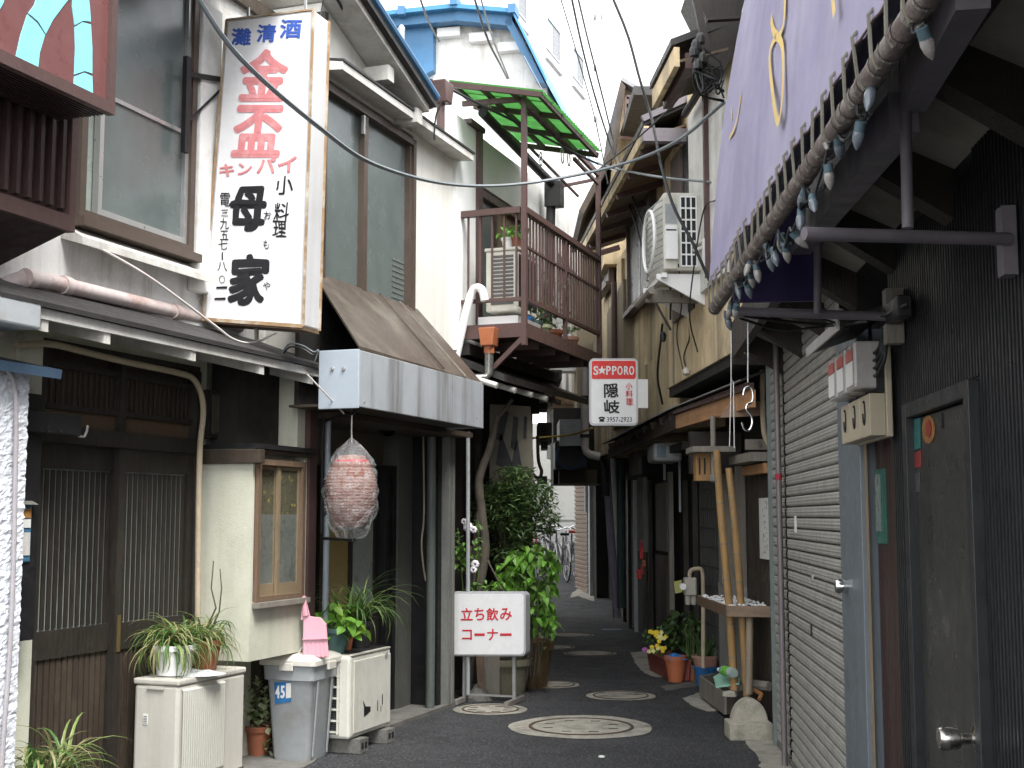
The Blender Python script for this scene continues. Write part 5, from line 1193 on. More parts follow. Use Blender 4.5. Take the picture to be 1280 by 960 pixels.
# tan hose by shutter end
b=B();b.tube(qbez([at(953,440,9.2),at(953,500,9.2),at(955,540,9.2),at(961,556,9.2)],6),.018,8);solo('hose',b,m_pvcb,'tan hose running down beside the far end of the shutters','pipe',smooth=True)
# far pipes
def fpipe(pts,Y,r,m,lab,rep='pipe'):
    b=B();b.tube(qbez([at(x,y,Y) for x,y in pts],4),r,8);return solo(rep,b,m,lab,'pipe',smooth=True)
fpipe([(757,560),(759,600),(764,680),(769,740),(771,772)],17.6,.055,mat('lilac_pipe',(.21,.19,.24),.5,.25,6),'pale lilac downpipe leaning in the dark right side, lower half peeling')
fpipe([(776,575),(776,640),(777,760)],17.0,.055,mat('teal_dark_pipe',(.035,.055,.055),.5,.25,6),'dark teal downpipe beside the lilac one')
fpipe([(737,568),(750,574),(756,590),(757,620)],17.2,.05,m_blkpot,'black pipe bend joining the white elbow to the dark wall')
fpipe([(733,585),(733,640)],22.0,.035,m_plasg,'short grey pipe at the top of the far brown shutter')
# red orange hanging thing
t=thing('red_ornament','red and orange hanging tags beside a pale door panel, deep right','ornament',at(800,730,14.8))
for (x,y,w,h,c) in ((802,690,5,18,(.45,.02,.02)),(805,704,4,8,(.4,.12,.03)),(799,718,6,12,(.5,.03,.02)),(803,712,4,12,(.3,.02,.02)),(801,680,3,10,(.25,.02,.02))):
    p=at(x,y,14.8);w_=w/FP*14.8;h_=h/FP*14.8;b=B();b.box(p.x-w_/2,p.x+w_/2,14.8-rnd.uniform(0,.02),14.83,p.z-h_/2,p.z+h_/2);part('tag',b,mat('tag_%d'%x,c,.5,.2,9),t,bevel=.008)
# far buildings right + brown shutter
hF=thing('house','far right building with brown roller shutter at the alley end','house',(2,22,0))
F2=Fr(at(742,740,21.5).x,21.5,-8,-1)
b=B();uend=F2.pz(718,680,0)[0];b.f_box(F2,0,uend,-3,-.05,0,2.6);part('wall',b,m_dark,hF)
b=B();b.f_box(F2,.55,uend,-.05,-.03,.2,2.5);sh=part('shutter',b,m_shutb,hF)
me=mesh_of(B().prism([Vector((-.5,0,0)),Vector((-.5,.02,.015)),Vector((-.5,.03,.06)),Vector((-.5,0,.07))],Vector((1,0,0))),'slat',m_shutb)
for k in range(29):piece('slat',me,sh,F2.p((.55+uend)/2,-.03,.24+k*.078)-WL[sh.name],(0,0,F2.rot),(uend-.55,1,1))
b=B();b.f_box(F2,.3,.42,-.05,.0,.2,2.4);part('post',b,m_plasg,hF)
b=B();b.box(1.0,4,19.6,25.6,2.65,6.2);b.box(1.25,4,14.2,19.6,2.62,4.2);part('upper_wall',b,mat('dim_upper_wall',(.20,.165,.11),.9,.2,2,.2),hF)
b=B();b.box(1.35,4,13.8,24,6.2,6.3);part('roof',b,m_roof,hF)
# ================= SIGNS AND LETTERING =================
_gc={}
def glyph(ch,bold=0.0,font=None):
    k=(ch,bold)
    if k in _gc:return _gc[k]
    c=bpy.data.curves.new('glyph','FONT');c.body=ch;c.size=1;c.offset=bold;c.resolution_u=3;c.fill_mode='FRONT'
    o=bpy.data.objects.new('glyph',c);COL.objects.link(o);dg=bpy.context.evaluated_depsgraph_get();dg.update()
    me=bpy.data.meshes.new_from_object(o.evaluated_get(dg));vs=[v.co.copy() for v in me.vertices];fs=[tuple(p.vertices) for p in me.polygons]
    bpy.data.objects.remove(o);bpy.data.curves.remove(c);bpy.data.meshes.remove(me)
    if vs:
        x0=min(v.x for v in vs);x1=max(v.x for v in vs);y0=min(v.y for v in vs);y1=max(v.y for v in vs)
        vs=[((v.x-x0)/max(1e-6,x1-x0),(v.y-y0)/max(1e-6,y1-y0)) for v in vs]
    _gc[k]=(vs,fs);return _gc[k]
def letters(name,items,fn,m,parent,bold=.0,shear=0,wob=0,ext=None,label=None):
    """items: (char,x0,y0,x1,y1); fn maps to the sign's plane"""
    cam_=Vector((0,0,H))
    for (ch,x0,y0,x1,y1) in items:
        vs,fs=glyph(ch);h=max(x1-x0,y1-y0)
        sh=[(0,0)]+([(math.cos(i*PI/4)*bold*h,math.sin(i*PI/4)*bold*h) for i in range(8)] if bold>0.004 else [])
        ins=bold*h if bold>0.004 else 0
        b=B()
        for i,(dx,dy) in enumerate(sh):
            V=[]
            for (a,c) in vs:
                px=x0+ins+(x1-x0-2*ins)*a+shear*(c-.5)*(y1-y0)+dx;py=y1-ins-(y1-y0-2*ins)*c+dy
                if wob:px+=wob*noise.noise(Vector((a*2.2,c*2.2,ord(ch[0])*.37)));py+=wob*noise.noise(Vector((a*2.2,c*2.2,9+ord(ch[0])*.37)))
                q=fn(px,py);V.append(q+(cam_-q).normalized()*.0003*i)
            b.add(V,fs)
        part('character',b,m,parent,raw=True)
# ---- tall projecting light box ----
us=-3.0
fq=lambda x,y,o=0:(lambda q:L.p(us-o,q[0],q[1]))(L.un(x,y,us-o))
t=thing('light_box_sign','tall tilted white sign box with blue, red and black characters and rusty rims','sign',fq(320,408))
c=[fq(254,399),fq(379,408),fq(392,12),fq(283,25)]
b=B();b.prism(c,L.D()*.20);box=part('box',b,mat('sign_box_side',(.56,.57,.58),.55,.06,3,.05,streak=((.40,.35,.28),.3,6)),t,bevel=.012)
b=B();b.prism([fq(258,397,.003),fq(375,405,.003),fq(388,16,.003),fq(286,28,.003)],-L.D()*.004);face=part('face',b,m_signw,t)
def edge(p,q,w,nm='rim'):
    b=B();b.beam(p-L.D()*.002,q-L.D()*.002,w,w);part(nm,b,m_rust,t)
edge(c[0],c[3],.011);edge(c[1],c[2],.013);edge(c[3],c[2],.011);edge(c[0],c[1],.022)
b=B();b.beam(c[0]+L.D()*.1+Vector((0,0,-.012)),c[1]+L.D()*.1+Vector((0,0,-.012)),.2,.02);part('base_rail',b,mat('rusty_brown_rail',(.16,.11,.07),.7,.4,12,.3,60,dirt=((.3,.2,.12),.6,8)),t)
b=B();b.beam(c[1]+L.D()*.2,c[2]+L.D()*.2,.016,.016);part('rim',b,m_rust,t)
ff=lambda x,y:fq(x,y,.0085)
m_bl=m_inkbl
letters('lettering',[('灘',289,35,314,57),('清',321,30,345,53),('酒',350,24,377,48)],ff,m_inkbl,face,bold=.03,shear=.08)
letters('lettering',[('金',299,61,360,127),('盃',291,131,353,197)],ff,m_inkrf,face,bold=.035,shear=.1)
letters('lettering',[('キ',274,205,293,221),('ン',297,204,315,219),('パ',321,196,345,217),('イ',347,195,371,216)],ff,m_inkrf,face,bold=.035,shear=.05)
letters('lettering',[('小',344,219,366,244),('料',343,253,361,278),('理',341,275,358,296)],ff,m_ink,face,bold=.012,wob=2.2,shear=.05)
letters('lettering',[('母',288,233,332,291),('家',286,318,335,382)],ff,m_ink,face,bold=.042,wob=4,shear=.12)
letters('lettering',[('お',330,264,339,274),('も',329,300,336,311),('や',329,352,338,363),('電',275,241,288,258),('三',276,262,286,270),('九',275,273,286,287),('五',275,288,286,300),('七',273,300,284,312),('｜',277,315,279,325),('八',271,327,284,339),('〇',274,344,281,354),('一',270,358,284,361),('一',268,372,282,375)],ff,m_ink,face,bold=.006,wob=1)
# sign brackets
u0,z0=L.pz(236,93,-.32);b=B();q=fq(272,95);b.beam(L.p(u0,-.32,z0),q+L.D()*.08,.02,.03);b.beam(L.p(u0,-.32,z0-.30),q+L.D()*.08+Vector((0,0,-.04)),.012,.012);b.f_box(L,u0-.05,u0+.0,-.33,-.30,z0-.5,z0+.1);part('bracket',b,m_black,t)
b=B();q=fq(275,398);b.beam(L.p(-3.0,-.39,q.z+.12),q+L.D()*.1,.02,.02);b.beam(fq(310,408)+L.D()*.1,fq(310,422)+L.D()*.1,.02,.02);part('bracket',b,m_oldwood,t)
b=B();b.beam(fq(300,2)+L.D()*.1,fq(300,26)+L.D()*.1,.015,.015);b.beam(fq(372,-10)+L.D()*.1,fq(372,14)+L.D()*.1,.015,.015);part('bracket',b,m_alu,t)
# ---- beer sign ----
Ys=11.9
ss=lambda x,y,o=0:at(x,y,Ys-o)
t=thing('beer_sign','small red and white beer light box sign over the middle of the alley','sign',at(767,532,Ys))
def rrect(x0,y0,x1,y1,r,fn,k=5):
    P=[]
    for (cx,cy,a0) in ((x1-r,y0+r,-90),(x1-r,y1-r,0),(x0+r,y1-r,90),(x0+r,y0+r,180)):
        for i in range(k+1):
            a=math.radians(a0+90*i/k);P.append(fn(cx+r*math.cos(a),cy+r*math.sin(a)))
    return P
b=B();b.prism(rrect(736.5,448,797.5,532,6,ss),Vector((0,.14,0)));part('case',b,mat('sign_case',(.55,.55,.56),.4,.05,4),t)
b=B();b.prism(rrect(739,450.3,795.3,529.5,4,lambda x,y:ss(x,y,.004)),Vector((0,.003,0)));fc=part('face',b,m_signw2,t)
b=B();b.prism(rrect(739.6,451,794.7,473.7,2.5,lambda x,y:ss(x,y,.007)),Vector((0,.002,0)));rp=part('red_panel',b,m_red,fc)
sf=lambda x,y:ss(x,y,.0095)
letters('lettering',[('S',741.8,457.5,748,468.8),('P',757.8,457.5,763.6,468.5),('P',765,457.5,770.8,468.5),('O',771.6,457.5,778.4,468.8),('R',780,457.5,786,468.5),('O',786.3,457.5,792.8,468.8)],sf,m_white,fc,bold=.03)
b=B();st=[]
for i in range(10):
    a=PI/2+i*PI/5;r=6.0 if i%2==0 else 2.4;st.append(sf(752.5+r*math.cos(a),463-r*math.sin(a)))
b.prism(st,Vector((0,.001,0)));part('star',b,m_white,fc)
letters('lettering',[('隠',755,479,773,497),('岐',755,500,774.5,517)],sf,m_ink,fc,bold=.022,wob=.9)
letters('lettering',[('小',782,478.5,790.5,487),('料',782,488,791,496.5),('理',782.5,498,791,506.5)],sf,m_inkr,fc,bold=.018)
letters('lettering',[('3957-2923',758.5,521.2,789.8,527.2)],sf,m_ink,fc,bold=.0)
b=B();b.prism([sf(749,527),sf(755.5,527),sf(754.5,523.6),sf(750,523.6)],Vector((0,.001,0)));b.prism([sf(748.2,523.8),sf(748.6,521.6),sf(751,520.9),sf(753.6,520.9),sf(756,521.6),sf(756.3,523.8),sf(754.4,523.8),sf(753.8,522.6),sf(750.8,522.6),sf(750.2,523.8)],Vector((0,.001,0)));part('telephone_mark',b,m_ink,fc)
b=B();b.prism([ss(797.5,474),ss(810,474),ss(810,510),ss(797.5,510)],Vector((0,.1,0)));part('mounting_box',b,m_white,t)
# ---- standing sign ----
o=gnd(560,880);S1=Fr(0,0,108,1)
pr_=at(656,780,10.72);S1=Fr(pr_.x,pr_.y,108,1)
def sp(x,y,n=0):
    u,z=S1.pz(x,y,n);return S1.p(u,n,z)
t=thing('standing_sign','white rounded standing sign with red characters on thin metal legs','sign',gnd(612,880))
b=B();b.prism(rrect(560,740,657,820.5,6,sp),-S1.N()*.13);part('case',b,mat('sign_case_grey',(.42,.42,.44),.4,.08,5,.05),t,bevel=.006)
b=B();b.prism(rrect(562.3,742,654.7,818,4.5,lambda x,y:sp(x,y,.003)),S1.N()*.004);fc=part('face',b,m_signw2,t)
sf2=lambda x,y:sp(x,y,.0085)
letters('lettering',[('立',576,760,591,775.5),('ち',593,760,605.5,775.5),('飲',607.8,760,623,776),('み',625,760,640,775.5),('コ',577.5,787,590,800),('ー',593,791.5,606,795),('ナ',609,786,622.5,800.5),('ー',625,791.5,639.5,795)],sf2,m_inkr,fc,bold=.022)
nn=-.065
for px in (581,643):
    u,z=S1.pz(px,822,nn);b=B();b.f_box(S1,u-.014,u+.014,nn-.014,nn+.014,.045,z+.06);part('leg',b,mat('leg_metal',(.30,.30,.29),.45,.15,6,.05,metal=.3),t)
    b=B();b.f_box(S1,u-.02,u+.02,nn-.22,nn+.22,.005,.045);part('foot',b,mat('foot_metal',(.22,.20,.18),.6,.25,6,.1),t,bevel=.003)
ua=S1.pz(581,822,nn)[0];ub=S1.pz(643,822,nn)[0]
b=B();b.f_box(S1,min(ua,ub)+.014,max(ua,ub)-.014,nn-.01,nn+.01,.055,.07);part('crossbar',b,MC['leg_metal'],t)
# ---- board hidden in the shade behind the bush ----
t=thing('name_board','dim wooden board with dark brush strokes under the pent roof','sign',at(640,610,11.9))
bf=lambda x,y:at(x,y,11.9)
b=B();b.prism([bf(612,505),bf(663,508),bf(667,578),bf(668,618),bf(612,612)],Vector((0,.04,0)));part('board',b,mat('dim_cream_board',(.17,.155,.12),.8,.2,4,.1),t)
for pl in ([(618,548),(630,512),(636,515),(628,552)],[(638,560),(642,520),(648,522),(645,562)],[(620,580),(626,540),(633,560),(640,578),(646,545),(652,582),(640,590)],[(655,520),(659,521),(658,548),(654,547)]):
    b=B();b.prism([at(x,y,11.885) for x,y in pl],Vector((0,.008,0)));part('brush_stroke',b,m_ink,t)
# ================= plants =================
def ribbon(L_,w,droop,seg=7,fold=.25,twist=0):
    """strap leaf growing along +Y and up, then drooping"""
    b=B();p=Vector((0,0,0));a=PI*.42;pts=[]
    for i in range(seg+1):
        t=i/seg;pts.append((p.copy(),a,t));p=p+Vector((0,math.cos(a),math.sin(a)))*L_/seg;a-=droop/seg*(1+.6*t)
    for (p,a,t) in pts:
        ww=w*(math.sin(min(1,t*3+.35)*PI/2))*(1-t**2.5)+.0004
        b.v+=[p+Vector((-ww/2,0,ww*fold)),p,p+Vector((ww/2,0,ww*fold))]
    for i in range(seg):
        o=i*3;b.f+=[(o,o+1,o+4,o+3),(o+1,o+2,o+5,o+4)]
    return b
def strap_set(name,L_,w,mts,droops,n=4):
    out=[]
    for m in mts:
        for d in droops:
            bb=ribbon(L_,w,d);me=bpy.data.meshes.new(name);me.from_pydata(bb.v,[],bb.f);me.materials.append(m);me.polygons.foreach_set('use_smooth',[True]*len(me.polygons));out.append(me)
    return out
def tuft(t,c,n,meshes,spread=(.2,1.1),lean=(0,0),s=(.7,1.15),r0=.02,nm='leaf_blade'):
    base=WL[t.name]
    for i in range(n):
        az=rnd.uniform(0,2*PI);tilt=rnd.uniform(*spread)
        o=piece(nm,rnd.choice(meshes),t,Vector(c)-base+Vector((math.cos(az)*r0*rnd.random(),math.sin(az)*r0*rnd.random(),0)),(0,0,0),(1,1,1))
        o.rotation_euler=(-(tilt-.5)*.9+lean[1],0,az);k=rnd.uniform(*s);o.scale=(k,k,k)
def leafmesh(name,l,w,m,fold=.2,curl=.25):
    b=B();prof=[(0,.0),(.12,.55),(.35,1),(.62,.8),(.85,.38),(1,0)]
    for (t,k) in prof:
        z=-curl*l*t*t
        b.v+=[Vector((-w/2*k,l*t,z+fold*w*k*.5)),Vector((0,l*t,z)),Vector((w/2*k,l*t,z+fold*w*k*.5))]
    for i in range(len(prof)-1):
        o=i*3;b.f+=[(o,o+1,o+4,o+3),(o+1,o+2,o+5,o+4)]
    me=bpy.data.meshes.new(name);me.from_pydata(b.v,[],b.f);me.materials.append(m);return me
def leaves(t,pts,meshes,s=(.7,1.2),droop=(-.2,.9),nm='leaf'):
    base=WL[t.name]
    for p in pts:
        o=piece(nm,rnd.choice(meshes),t,Vector(p)-base,(-rnd.uniform(*droop),rnd.uniform(-.4,.4),rnd.uniform(0,2*PI)),(1,1,1));k=rnd.uniform(*s);o.scale=(k,k,k)
def cloud(c,r,n):
    out=[]
    while len(out)<n:
        v=Vector((rnd.uniform(-1,1),rnd.uniform(-1,1),rnd.uniform(-1,1)))
        if v.length<1 and v.length>.25:out.append(Vector(c)+Vector((v.x*r[0],v.y*r[1],v.z*r[2])))
    return out
def foliage(pts,l,w,fn=None,tilt=(-.9,.4)):
    """many small folded leaves in one mesh"""
    b=B();V=[];F_=[]
    for p in pts:
        az=rnd.uniform(0,2*PI);ti=rnd.uniform(*tilt);k=rnd.uniform(.6,1.25)
        d=Vector((math.cos(az)*math.cos(ti),math.sin(az)*math.cos(ti),math.sin(ti)));sd_=d.cross(Z).normalized();up=sd_.cross(d)
        sd_=(sd_*math.cos(.6)+up*rnd.uniform(-.6,.6)).normalized()
        o=len(V);L1=l*k;W1=w*k
        V+=[p,p+d*L1*.4+sd_*W1/2+up*W1*.12,p+d*L1,p+d*L1*.4-sd_*W1/2+up*W1*.12,p+d*L1*.45]
        F_+=[(o,o+1,o+4),(o+1,o+2,o+4),(o+2,o+3,o+4),(o+3,o,o+4)]
    b.v=V;b.f=F_;return b
def pot(c,r,h,m,t=None,rim=.012,name='pot',r0=.72,k=24):
    b=B();b.lathe(c,[(0,0),(r*r0,0),(r*.96,h*.80),(r*.96,h*.82),(r+rim*.6,h*.82),(r+rim*.6,h),(r-.006,h),(r-.012,h*.86),(0,h*.86)],k)
    o=part(name,b,m,t,smooth=True)
    b=B();b.lathe(Vector(c)+Vector((0,0,h*.86)),[(0,.004),(r*.93,.002),(r*.93,-.002)],14);part('soil',b,m_soil,t);return o

# ================= condenser 1 (front left) =================
A1=Fr(-1.82,7.12,21,1)
ac=thing('air_conditioner','beige grey outdoor condenser with ribbed fan cover standing before the sliding door','air conditioner',A1.p(.32,-.14,0))
zt=.655
b=B();b.f_box(A1,0,.66,-.29,0,.06,zt-.03);part('casing',b,m_acg,ac,bevel=.018)
b=B();b.f_box(A1,-.006,.666,-.296,.006,zt-.03,zt+.004);lid_=part('top_cover',b,m_acg,ac,bevel=.010)
# fan cover: gently bowed panel with fine vertical ribs
b=B();n=44;u0,u1=.03,.44;z0,z1=.10,zt-.05
for i in range(n+1):
    u=u0+(u1-u0)*i/n;e=.010+.010*math.sin(PI*i/n)+(.0022 if i%2 else 0)
    for z,k in ((z0,.0),(z0+.03,1),(z1-.01,1),(z1,.0)):b.v.append(A1.p(u,.001+e*k,z))
for i in range(n):
    for j in range(3):a=i*4+j;b.f.append((a,a+4,a+5,a+1))
part('fan_cover',b,m_acfan,ac,raw=True)
b=B();b.f_box(A1,.0,.66,-.001,.003,.06,.085);part('base_strip',b,mat('dark_foot',(.08,.075,.07),.7),ac)
b=B();b.f_box(A1,.05,.11,-.27,-.02,0,.06);b2=B();b2.f_box(A1,.55,.61,-.27,-.02,0,.06);part('foot',b,m_blkpot,ac);part('foot',b2,m_blkpot,ac)
n_,z_=A1.un(182,899,0);b=B();b.f_box(A1,-.004,-.001,n_-.015,n_+.015,z_-.028,z_+.028);lb=part('label_plate',b,m_paper,ac)
b=B()
for k in range(5):b.f_box(A1,-.0052,-.004,n_-.011,n_+.011,z_-.022+k*.009,z_-.019+k*.009)
part('print',b,m_ink,lb,stuff=True)
b=B();b.f_box(A1,-.012,-.004,-.20,-.09,zt-.052,zt-.036);part('grip',b,m_acg,ac)
# crumpled plastic under the pots
def crumple(c,rx,ry,h,m,seed,k=14,n=5):
    b=B();c=Vector(c)
    for j in range(n+1):
        t=j/n
        for i in range(k):
            a=2*PI*i/k;r=(1-t)*1.0+.0;q=noise.noise(Vector((math.cos(a)*2,math.sin(a)*2,seed+t*2)))
            b.v.append(c+Vector((math.cos(a)*rx*(r*(1+.35*q)),math.sin(a)*ry*(r*(1+.35*q)),h*(math.sin(t*PI/2)*(.6+.7*abs(noise.noise(Vector((math.cos(a)*3,math.sin(a)*3,seed+5+t*3)))))))))
    for j in range(n):
        for i in range(k):a=j*k+i;c2=j*k+(i+1)%k;b.f.append((a,c2,c2+k,a+k))
    return b
m_bag=mat('thin_white_plastic',(.60,.62,.62),.3,.1,9,.9,25)
bg_=solo('plastic_bag',crumple(A1.p(.23,-.11,zt+.005),.22,.12,.035,m_bag,3),m_bag,'crumpled clear white plastic under the pots on the front condenser','bag',raw=True)
# pots on condenser 1
straps=strap_set('leaf_blade',.30,.013,[m_lfC,m_lfC2,m_lfD],[1.6,2.3,3.0])
c=A1.p(.16,-.15,zt+.01);t=thing('potted_plant','white pot of arching striped spider plant on the front condenser, left','plant',c,'pots on the condensers')
pot(c,.115,.165,m_white,t,r0=.8);tuft(t,c+Vector((0,0,.15)),230,straps,spread=(.2,2.0),s=(.65,1.2),r0=.10)
c=A1.p(.42,-.13,zt+.01);t=thing('potted_plant','terracotta pot of arching striped plant with two bare twigs behind, front condenser','plant',c,'pots on the condensers')
pot(c,.10,.17,m_terra,t);tuft(t,c+Vector((0,0,.155)),170,straps,spread=(.2,2.0),s=(.6,1.15),r0=.09)
b=B();b.tube([c+Vector((-.03,.02,.15)),at(270,760,7.55),at(264,735,7.55),at(267,701,7.55)],[.006,.005,.004,.003],6);part('twig',b,m_bark,t)
b=B();b.tube([c+Vector((0,.02,.15)),at(274,765,7.6),at(277,735,7.6),at(275,711,7.6)],[.006,.005,.004,.003],6);part('twig',b,m_bark,t)
# trailing runners over the edge
for (px,py) in ((196,838),(298,832)):
    pass
# ivy pot
c=gnd(323,944);c.z=.0
t=thing('potted_plant','variegated ivy spilling from a terracotta pot between condenser and bin','plant',c)
pot(c,.085,.19,m_terra,t);iv=leafmesh('leaf',.045,.04,m_lfV);iv2=leafmesh('leaf',.04,.035,m_lfA2)
leaves(t,cloud(c+Vector((-.01,-.01,.33)),(.09,.09,.20),130)+cloud(c+Vector((.07,-.05,.12)),(.035,.04,.17),26),[iv,iv,iv2],s=(.6,1.1))
# low stone slabs by the bin
b=B();q=gnd(300,958);b.box(-1.62,-1.28,7.55,7.78,.004,.035);solo('slab',b,m_stone,'mossy broken slab in front of the ivy pot and bin','slab')
# ================= waste bin =================
bc=gnd(372,951);bc.y+=.12
K1=Fr(bc.x,bc.y,20,1)
t=thing('waste_bin','grey plastic bin with pale lid and blue number sticker','bin',bc)
def taper(F,w0,d0,w1,d1,z0,z1,rc=.03):
    def ringp(w,d,z):
        P=[]
        for (cx,cy,a0) in ((w/2-rc,d/2-rc,0),(-w/2+rc,d/2-rc,90),(-w/2+rc,-d/2+rc,180),(w/2-rc,-d/2+rc,270)):
            for i in range(4):
                a=math.radians(a0+30*i);P.append(F.p(cx+rc*math.cos(a),cy+rc*math.sin(a),z))
        return P
    return ringp
rp=taper(K1,0,0,0,0,0,0)
def loft(rings):
    b=B();k=len(rings[0])
    for r in rings:b.v+=r
    for j in range(len(rings)-1):
        for i in range(k):b.f.append((j*k+i,j*k+(i+1)%k,(j+1)*k+(i+1)%k,(j+1)*k+i))
    b.f.append(tuple(range(k-1,-1,-1)));b.f.append(tuple((len(rings)-1)*k+i for i in range(k)));return b
part('body',loft([rp(.27,.25,.0),rp(.28,.26,.02),rp(.34,.325,.50),rp(.345,.33,.505),rp(.375,.36,.51),rp(.385,.37,.60)]),m_plasg,t,smooth=True)
for u,n in ((.085,0),(-.1,0)):
    b=B();b.prism([K1.p(u-.008,.139,.03),K1.p(u+.008,.139,.03),K1.p(u+.012,.170,.50),K1.p(u-.004,.170,.50)],K1.N()*.006);part('rib',b,m_plasg,t)
part('lid',loft([rp(.41,.395,.60),rp(.425,.41,.605),rp(.425,.41,.635),rp(.39,.375,.65),rp(.33,.31,.668),rp(.20,.18,.675)]),m_plasl,t,smooth=True)
b=B();b.tube(qbez([K1.p(-.09,.02,.67),K1.p(-.05,.02,.70),K1.p(.05,.02,.70),K1.p(.09,.02,.67)],6),.011,8);part('handle',b,m_plasl,t,smooth=True)
b=B();b.f_box(K1,-.05,.05,.205,.225,.57,.62);part('latch',b,m_plasl,t,bevel=.005);b=B();b.f_box(K1,-.215,-.2,-.05,.05,.57,.62);part('latch',b,m_plasl,t,bevel=.005)
# sticker on the end that faces down the alley
def kb(x,y,o=0):
    d=Vector(ray(x,y));z=lambda u:0
    # sloped end plane: through u=-.1925 at z=.6 to u=-.14 at z=.02
    p0=K1.p(-.170-.003-o,0,.50);p1=K1.p(-.140-.003-o,0,.02);nrm=(p1-p0).cross(K1.N());tt=(p0-Vector((0,0,H))).dot(nrm)/d.dot(nrm);return Vector((0,0,H))+d*tt
b=B();b.prism([kb(343,853),kb(364,852),kb(364,877),kb(344,880)],-K1.D()*.002);s1=part('sticker',b,mat('sticker_blue',(.03,.16,.38),.4,.1,9),t)
kk=lambda x,y:kb(x,y,.0035)
letters('x',[('4',344,857,349.6,873),('5',350.6,857,356,873)],kk,m_white,s1,bold=.04)
b=B();b.prism([kb(357.5,854,.002),kb(363.8,853.5,.002),kb(363.8,872,.002),kb(357.5,873,.002)],-K1.D()*.001);part('white_panel',b,m_paper,s1)
# pink dustpan
def dp_(x,y):
    return at(x,y,8.35+ (y-745)*-.0008)
t=thing('dustpan','pink plastic dustpan propped upright behind the bin','dustpan',at(393,822,8.3))
b=B();b.prism([dp_(379,773),dp_(386,770),dp_(401,772),dp_(408,780),dp_(411,822),dp_(378,822)],Vector((0,.012,0)));part('pan',b,m_pink,t,bevel=.008)
b=B();b.tube([dp_(382,770),dp_(380,745)],[.022,.012],8);b.prism([dp_(376,775),dp_(388,772),dp_(384,755),dp_(378,755)],Vector((0,.012,0)));part('handle',b,m_pink,t,smooth=True)
b=B();b.beam(dp_(378,799)+Vector((0,-.01,0)),dp_(410,798)+Vector((0,-.01,0)),.02,.006);part('ridge',b,m_pink,t)
for k in range(6):
    b=B();x=381+k*5.2;b.beam(dp_(x,803)+Vector((0,-.004,0)),dp_(x,820)+Vector((0,-.004,0)),.010,.006);part('ridge',b,m_pink,t)
# ================= condenser 2 =================
A2=Fr(-1.06,8.52,20,1)
ac=thing('air_conditioner','old white condenser with torn front panel, pots on top, beside the bin','air conditioner',A2.p(.3,-.15,0))
z0,z1=.10,.635
b=B();b.f_box(A2,0,.62,-.30,0,z0,z1);part('casing',b,m_ac,ac,bevel=.02)
b=B();b.f_box(A2,.045,.60,.001,.010,z0+.03,z1-.035);fp=part('front_panel',b,m_ac,ac,bevel=.008)
hp=[A2.pz(x,y,.011) for x,y in ((454,876),(455,884),(455,896),(463,889),(463,883),(457,883))];b=B();b.prism([A2.p(u,.0105,z) for u,z in hp],A2.N()*.002);part('tear',b,m_black,fp)
for (x,y,w,h) in ((472,882,1.0,14),(478,874,1.2,14),(476,886,.6,8)):
    u,z=A2.pz(x,y,.011);b=B();b.f_box(A2,u-.004*w,u+.004*w,.0105,.0125,z-.0025*h,z+.0025*h);part('tear',b,m_black,fp)
u,z=A2.pz(483,819,.011);b=B();b.lathe(A2.p(u,.010,z),[(0,.004),(.022,.003),(.024,0)],14,axis=A2.N());part('badge',b,m_plasg,fp)
b=B();b.f_box(A2,-.003,.003,-.28,-.075,z0+.03,z1-.04);part('grille_recess',b,m_black,ac)
for k in range(7):
    z=z0+.045+(z1-z0-.10)*k/6;b=B();b.f_box(A2,-.014,-.004,-.285,-.07,z-.006,z+.006);part('grille_bar',b,m_ac,ac)
for k in range(3):
    n=-.08-.10*k;b=B();b.f_box(A2,-.017,-.005,n-.006,n+.006,z0+.03,z1-.03);part('grille_bar',b,m_ac,ac)
for k in range(30):
    z=z0+.04+(z1-z0-.09)*k/30;b=B();b.f_box(A2,-.0045,-.0035,-.28,-.075,z,z+.004)
    if k==0:bb=b
    else:bb.v+=b.v;bb.f+=[tuple(i+8*k for i in f) for f in b.f]
part('fin',bb,mat('fin_dim',(.10,.10,.095),.5,.2,9,metal=.4),ac,stuff=True)
b=B();b.f_box(A2,.02,.60,-.30,.006,z1,z1+.008);part('top_cover',b,m_ac,ac)
for u,lab in ((.06,'dark hollow block under the near corner of the torn condenser'),(.47,'dark hollow block under the far end of the torn condenser')):
    b=B();b.f_box(A2,u,u+.12,-.34,.05,.004,.095);bk_=solo('support_block',b,m_concd,lab,'block','blocks under the torn condenser')
    for k in range(2):
        b=B();b.f_box(A2,u+.02+.05*k,u+.05+.05*k,.045,.0515,.03,.07);part('hollow',b,m_black,bk_)
b=B();b.f_box(A2,.02,.58,-.28,-.02,z1+.009,z1+.016);solo('tray',b,m_blkpot,'thin dark tray under the pots on the torn condenser','tray')
zt2=z1+.017
pth=[leafmesh('leaf',.095,.07,m_lfB),leafmesh('leaf',.08,.06,leafmat('leaf_lime',(.20,.34,.05)))]
c=A2.p(.06,-.14,zt2);t=thing('potted_plant','teal glazed pot of bright heart shaped leaves on the torn condenser','plant',c,'pots on the condensers')
pot(c,.095,.16,m_teal,t);leaves(t,cloud(c+Vector((0,0,.22)),(.14,.12,.13),72)+cloud(c+Vector((.15,-.02,.16)),(.06,.05,.06),12),pth)
c=A2.p(.22,-.16,zt2);t=thing('potted_plant','small terracotta pot with stiff upright leaves behind the teal pot','plant',c,'pots on the condensers')
pot(c,.07,.15,m_terra,t)
st=strap_set('leaf_blade',.33,.03,[m_lfD,m_lfA2],[.25,.5]);tuft(t,c+Vector((0,0,.14)),9,st,spread=(.35,.8),s=(.7,1.05),r0=.04)
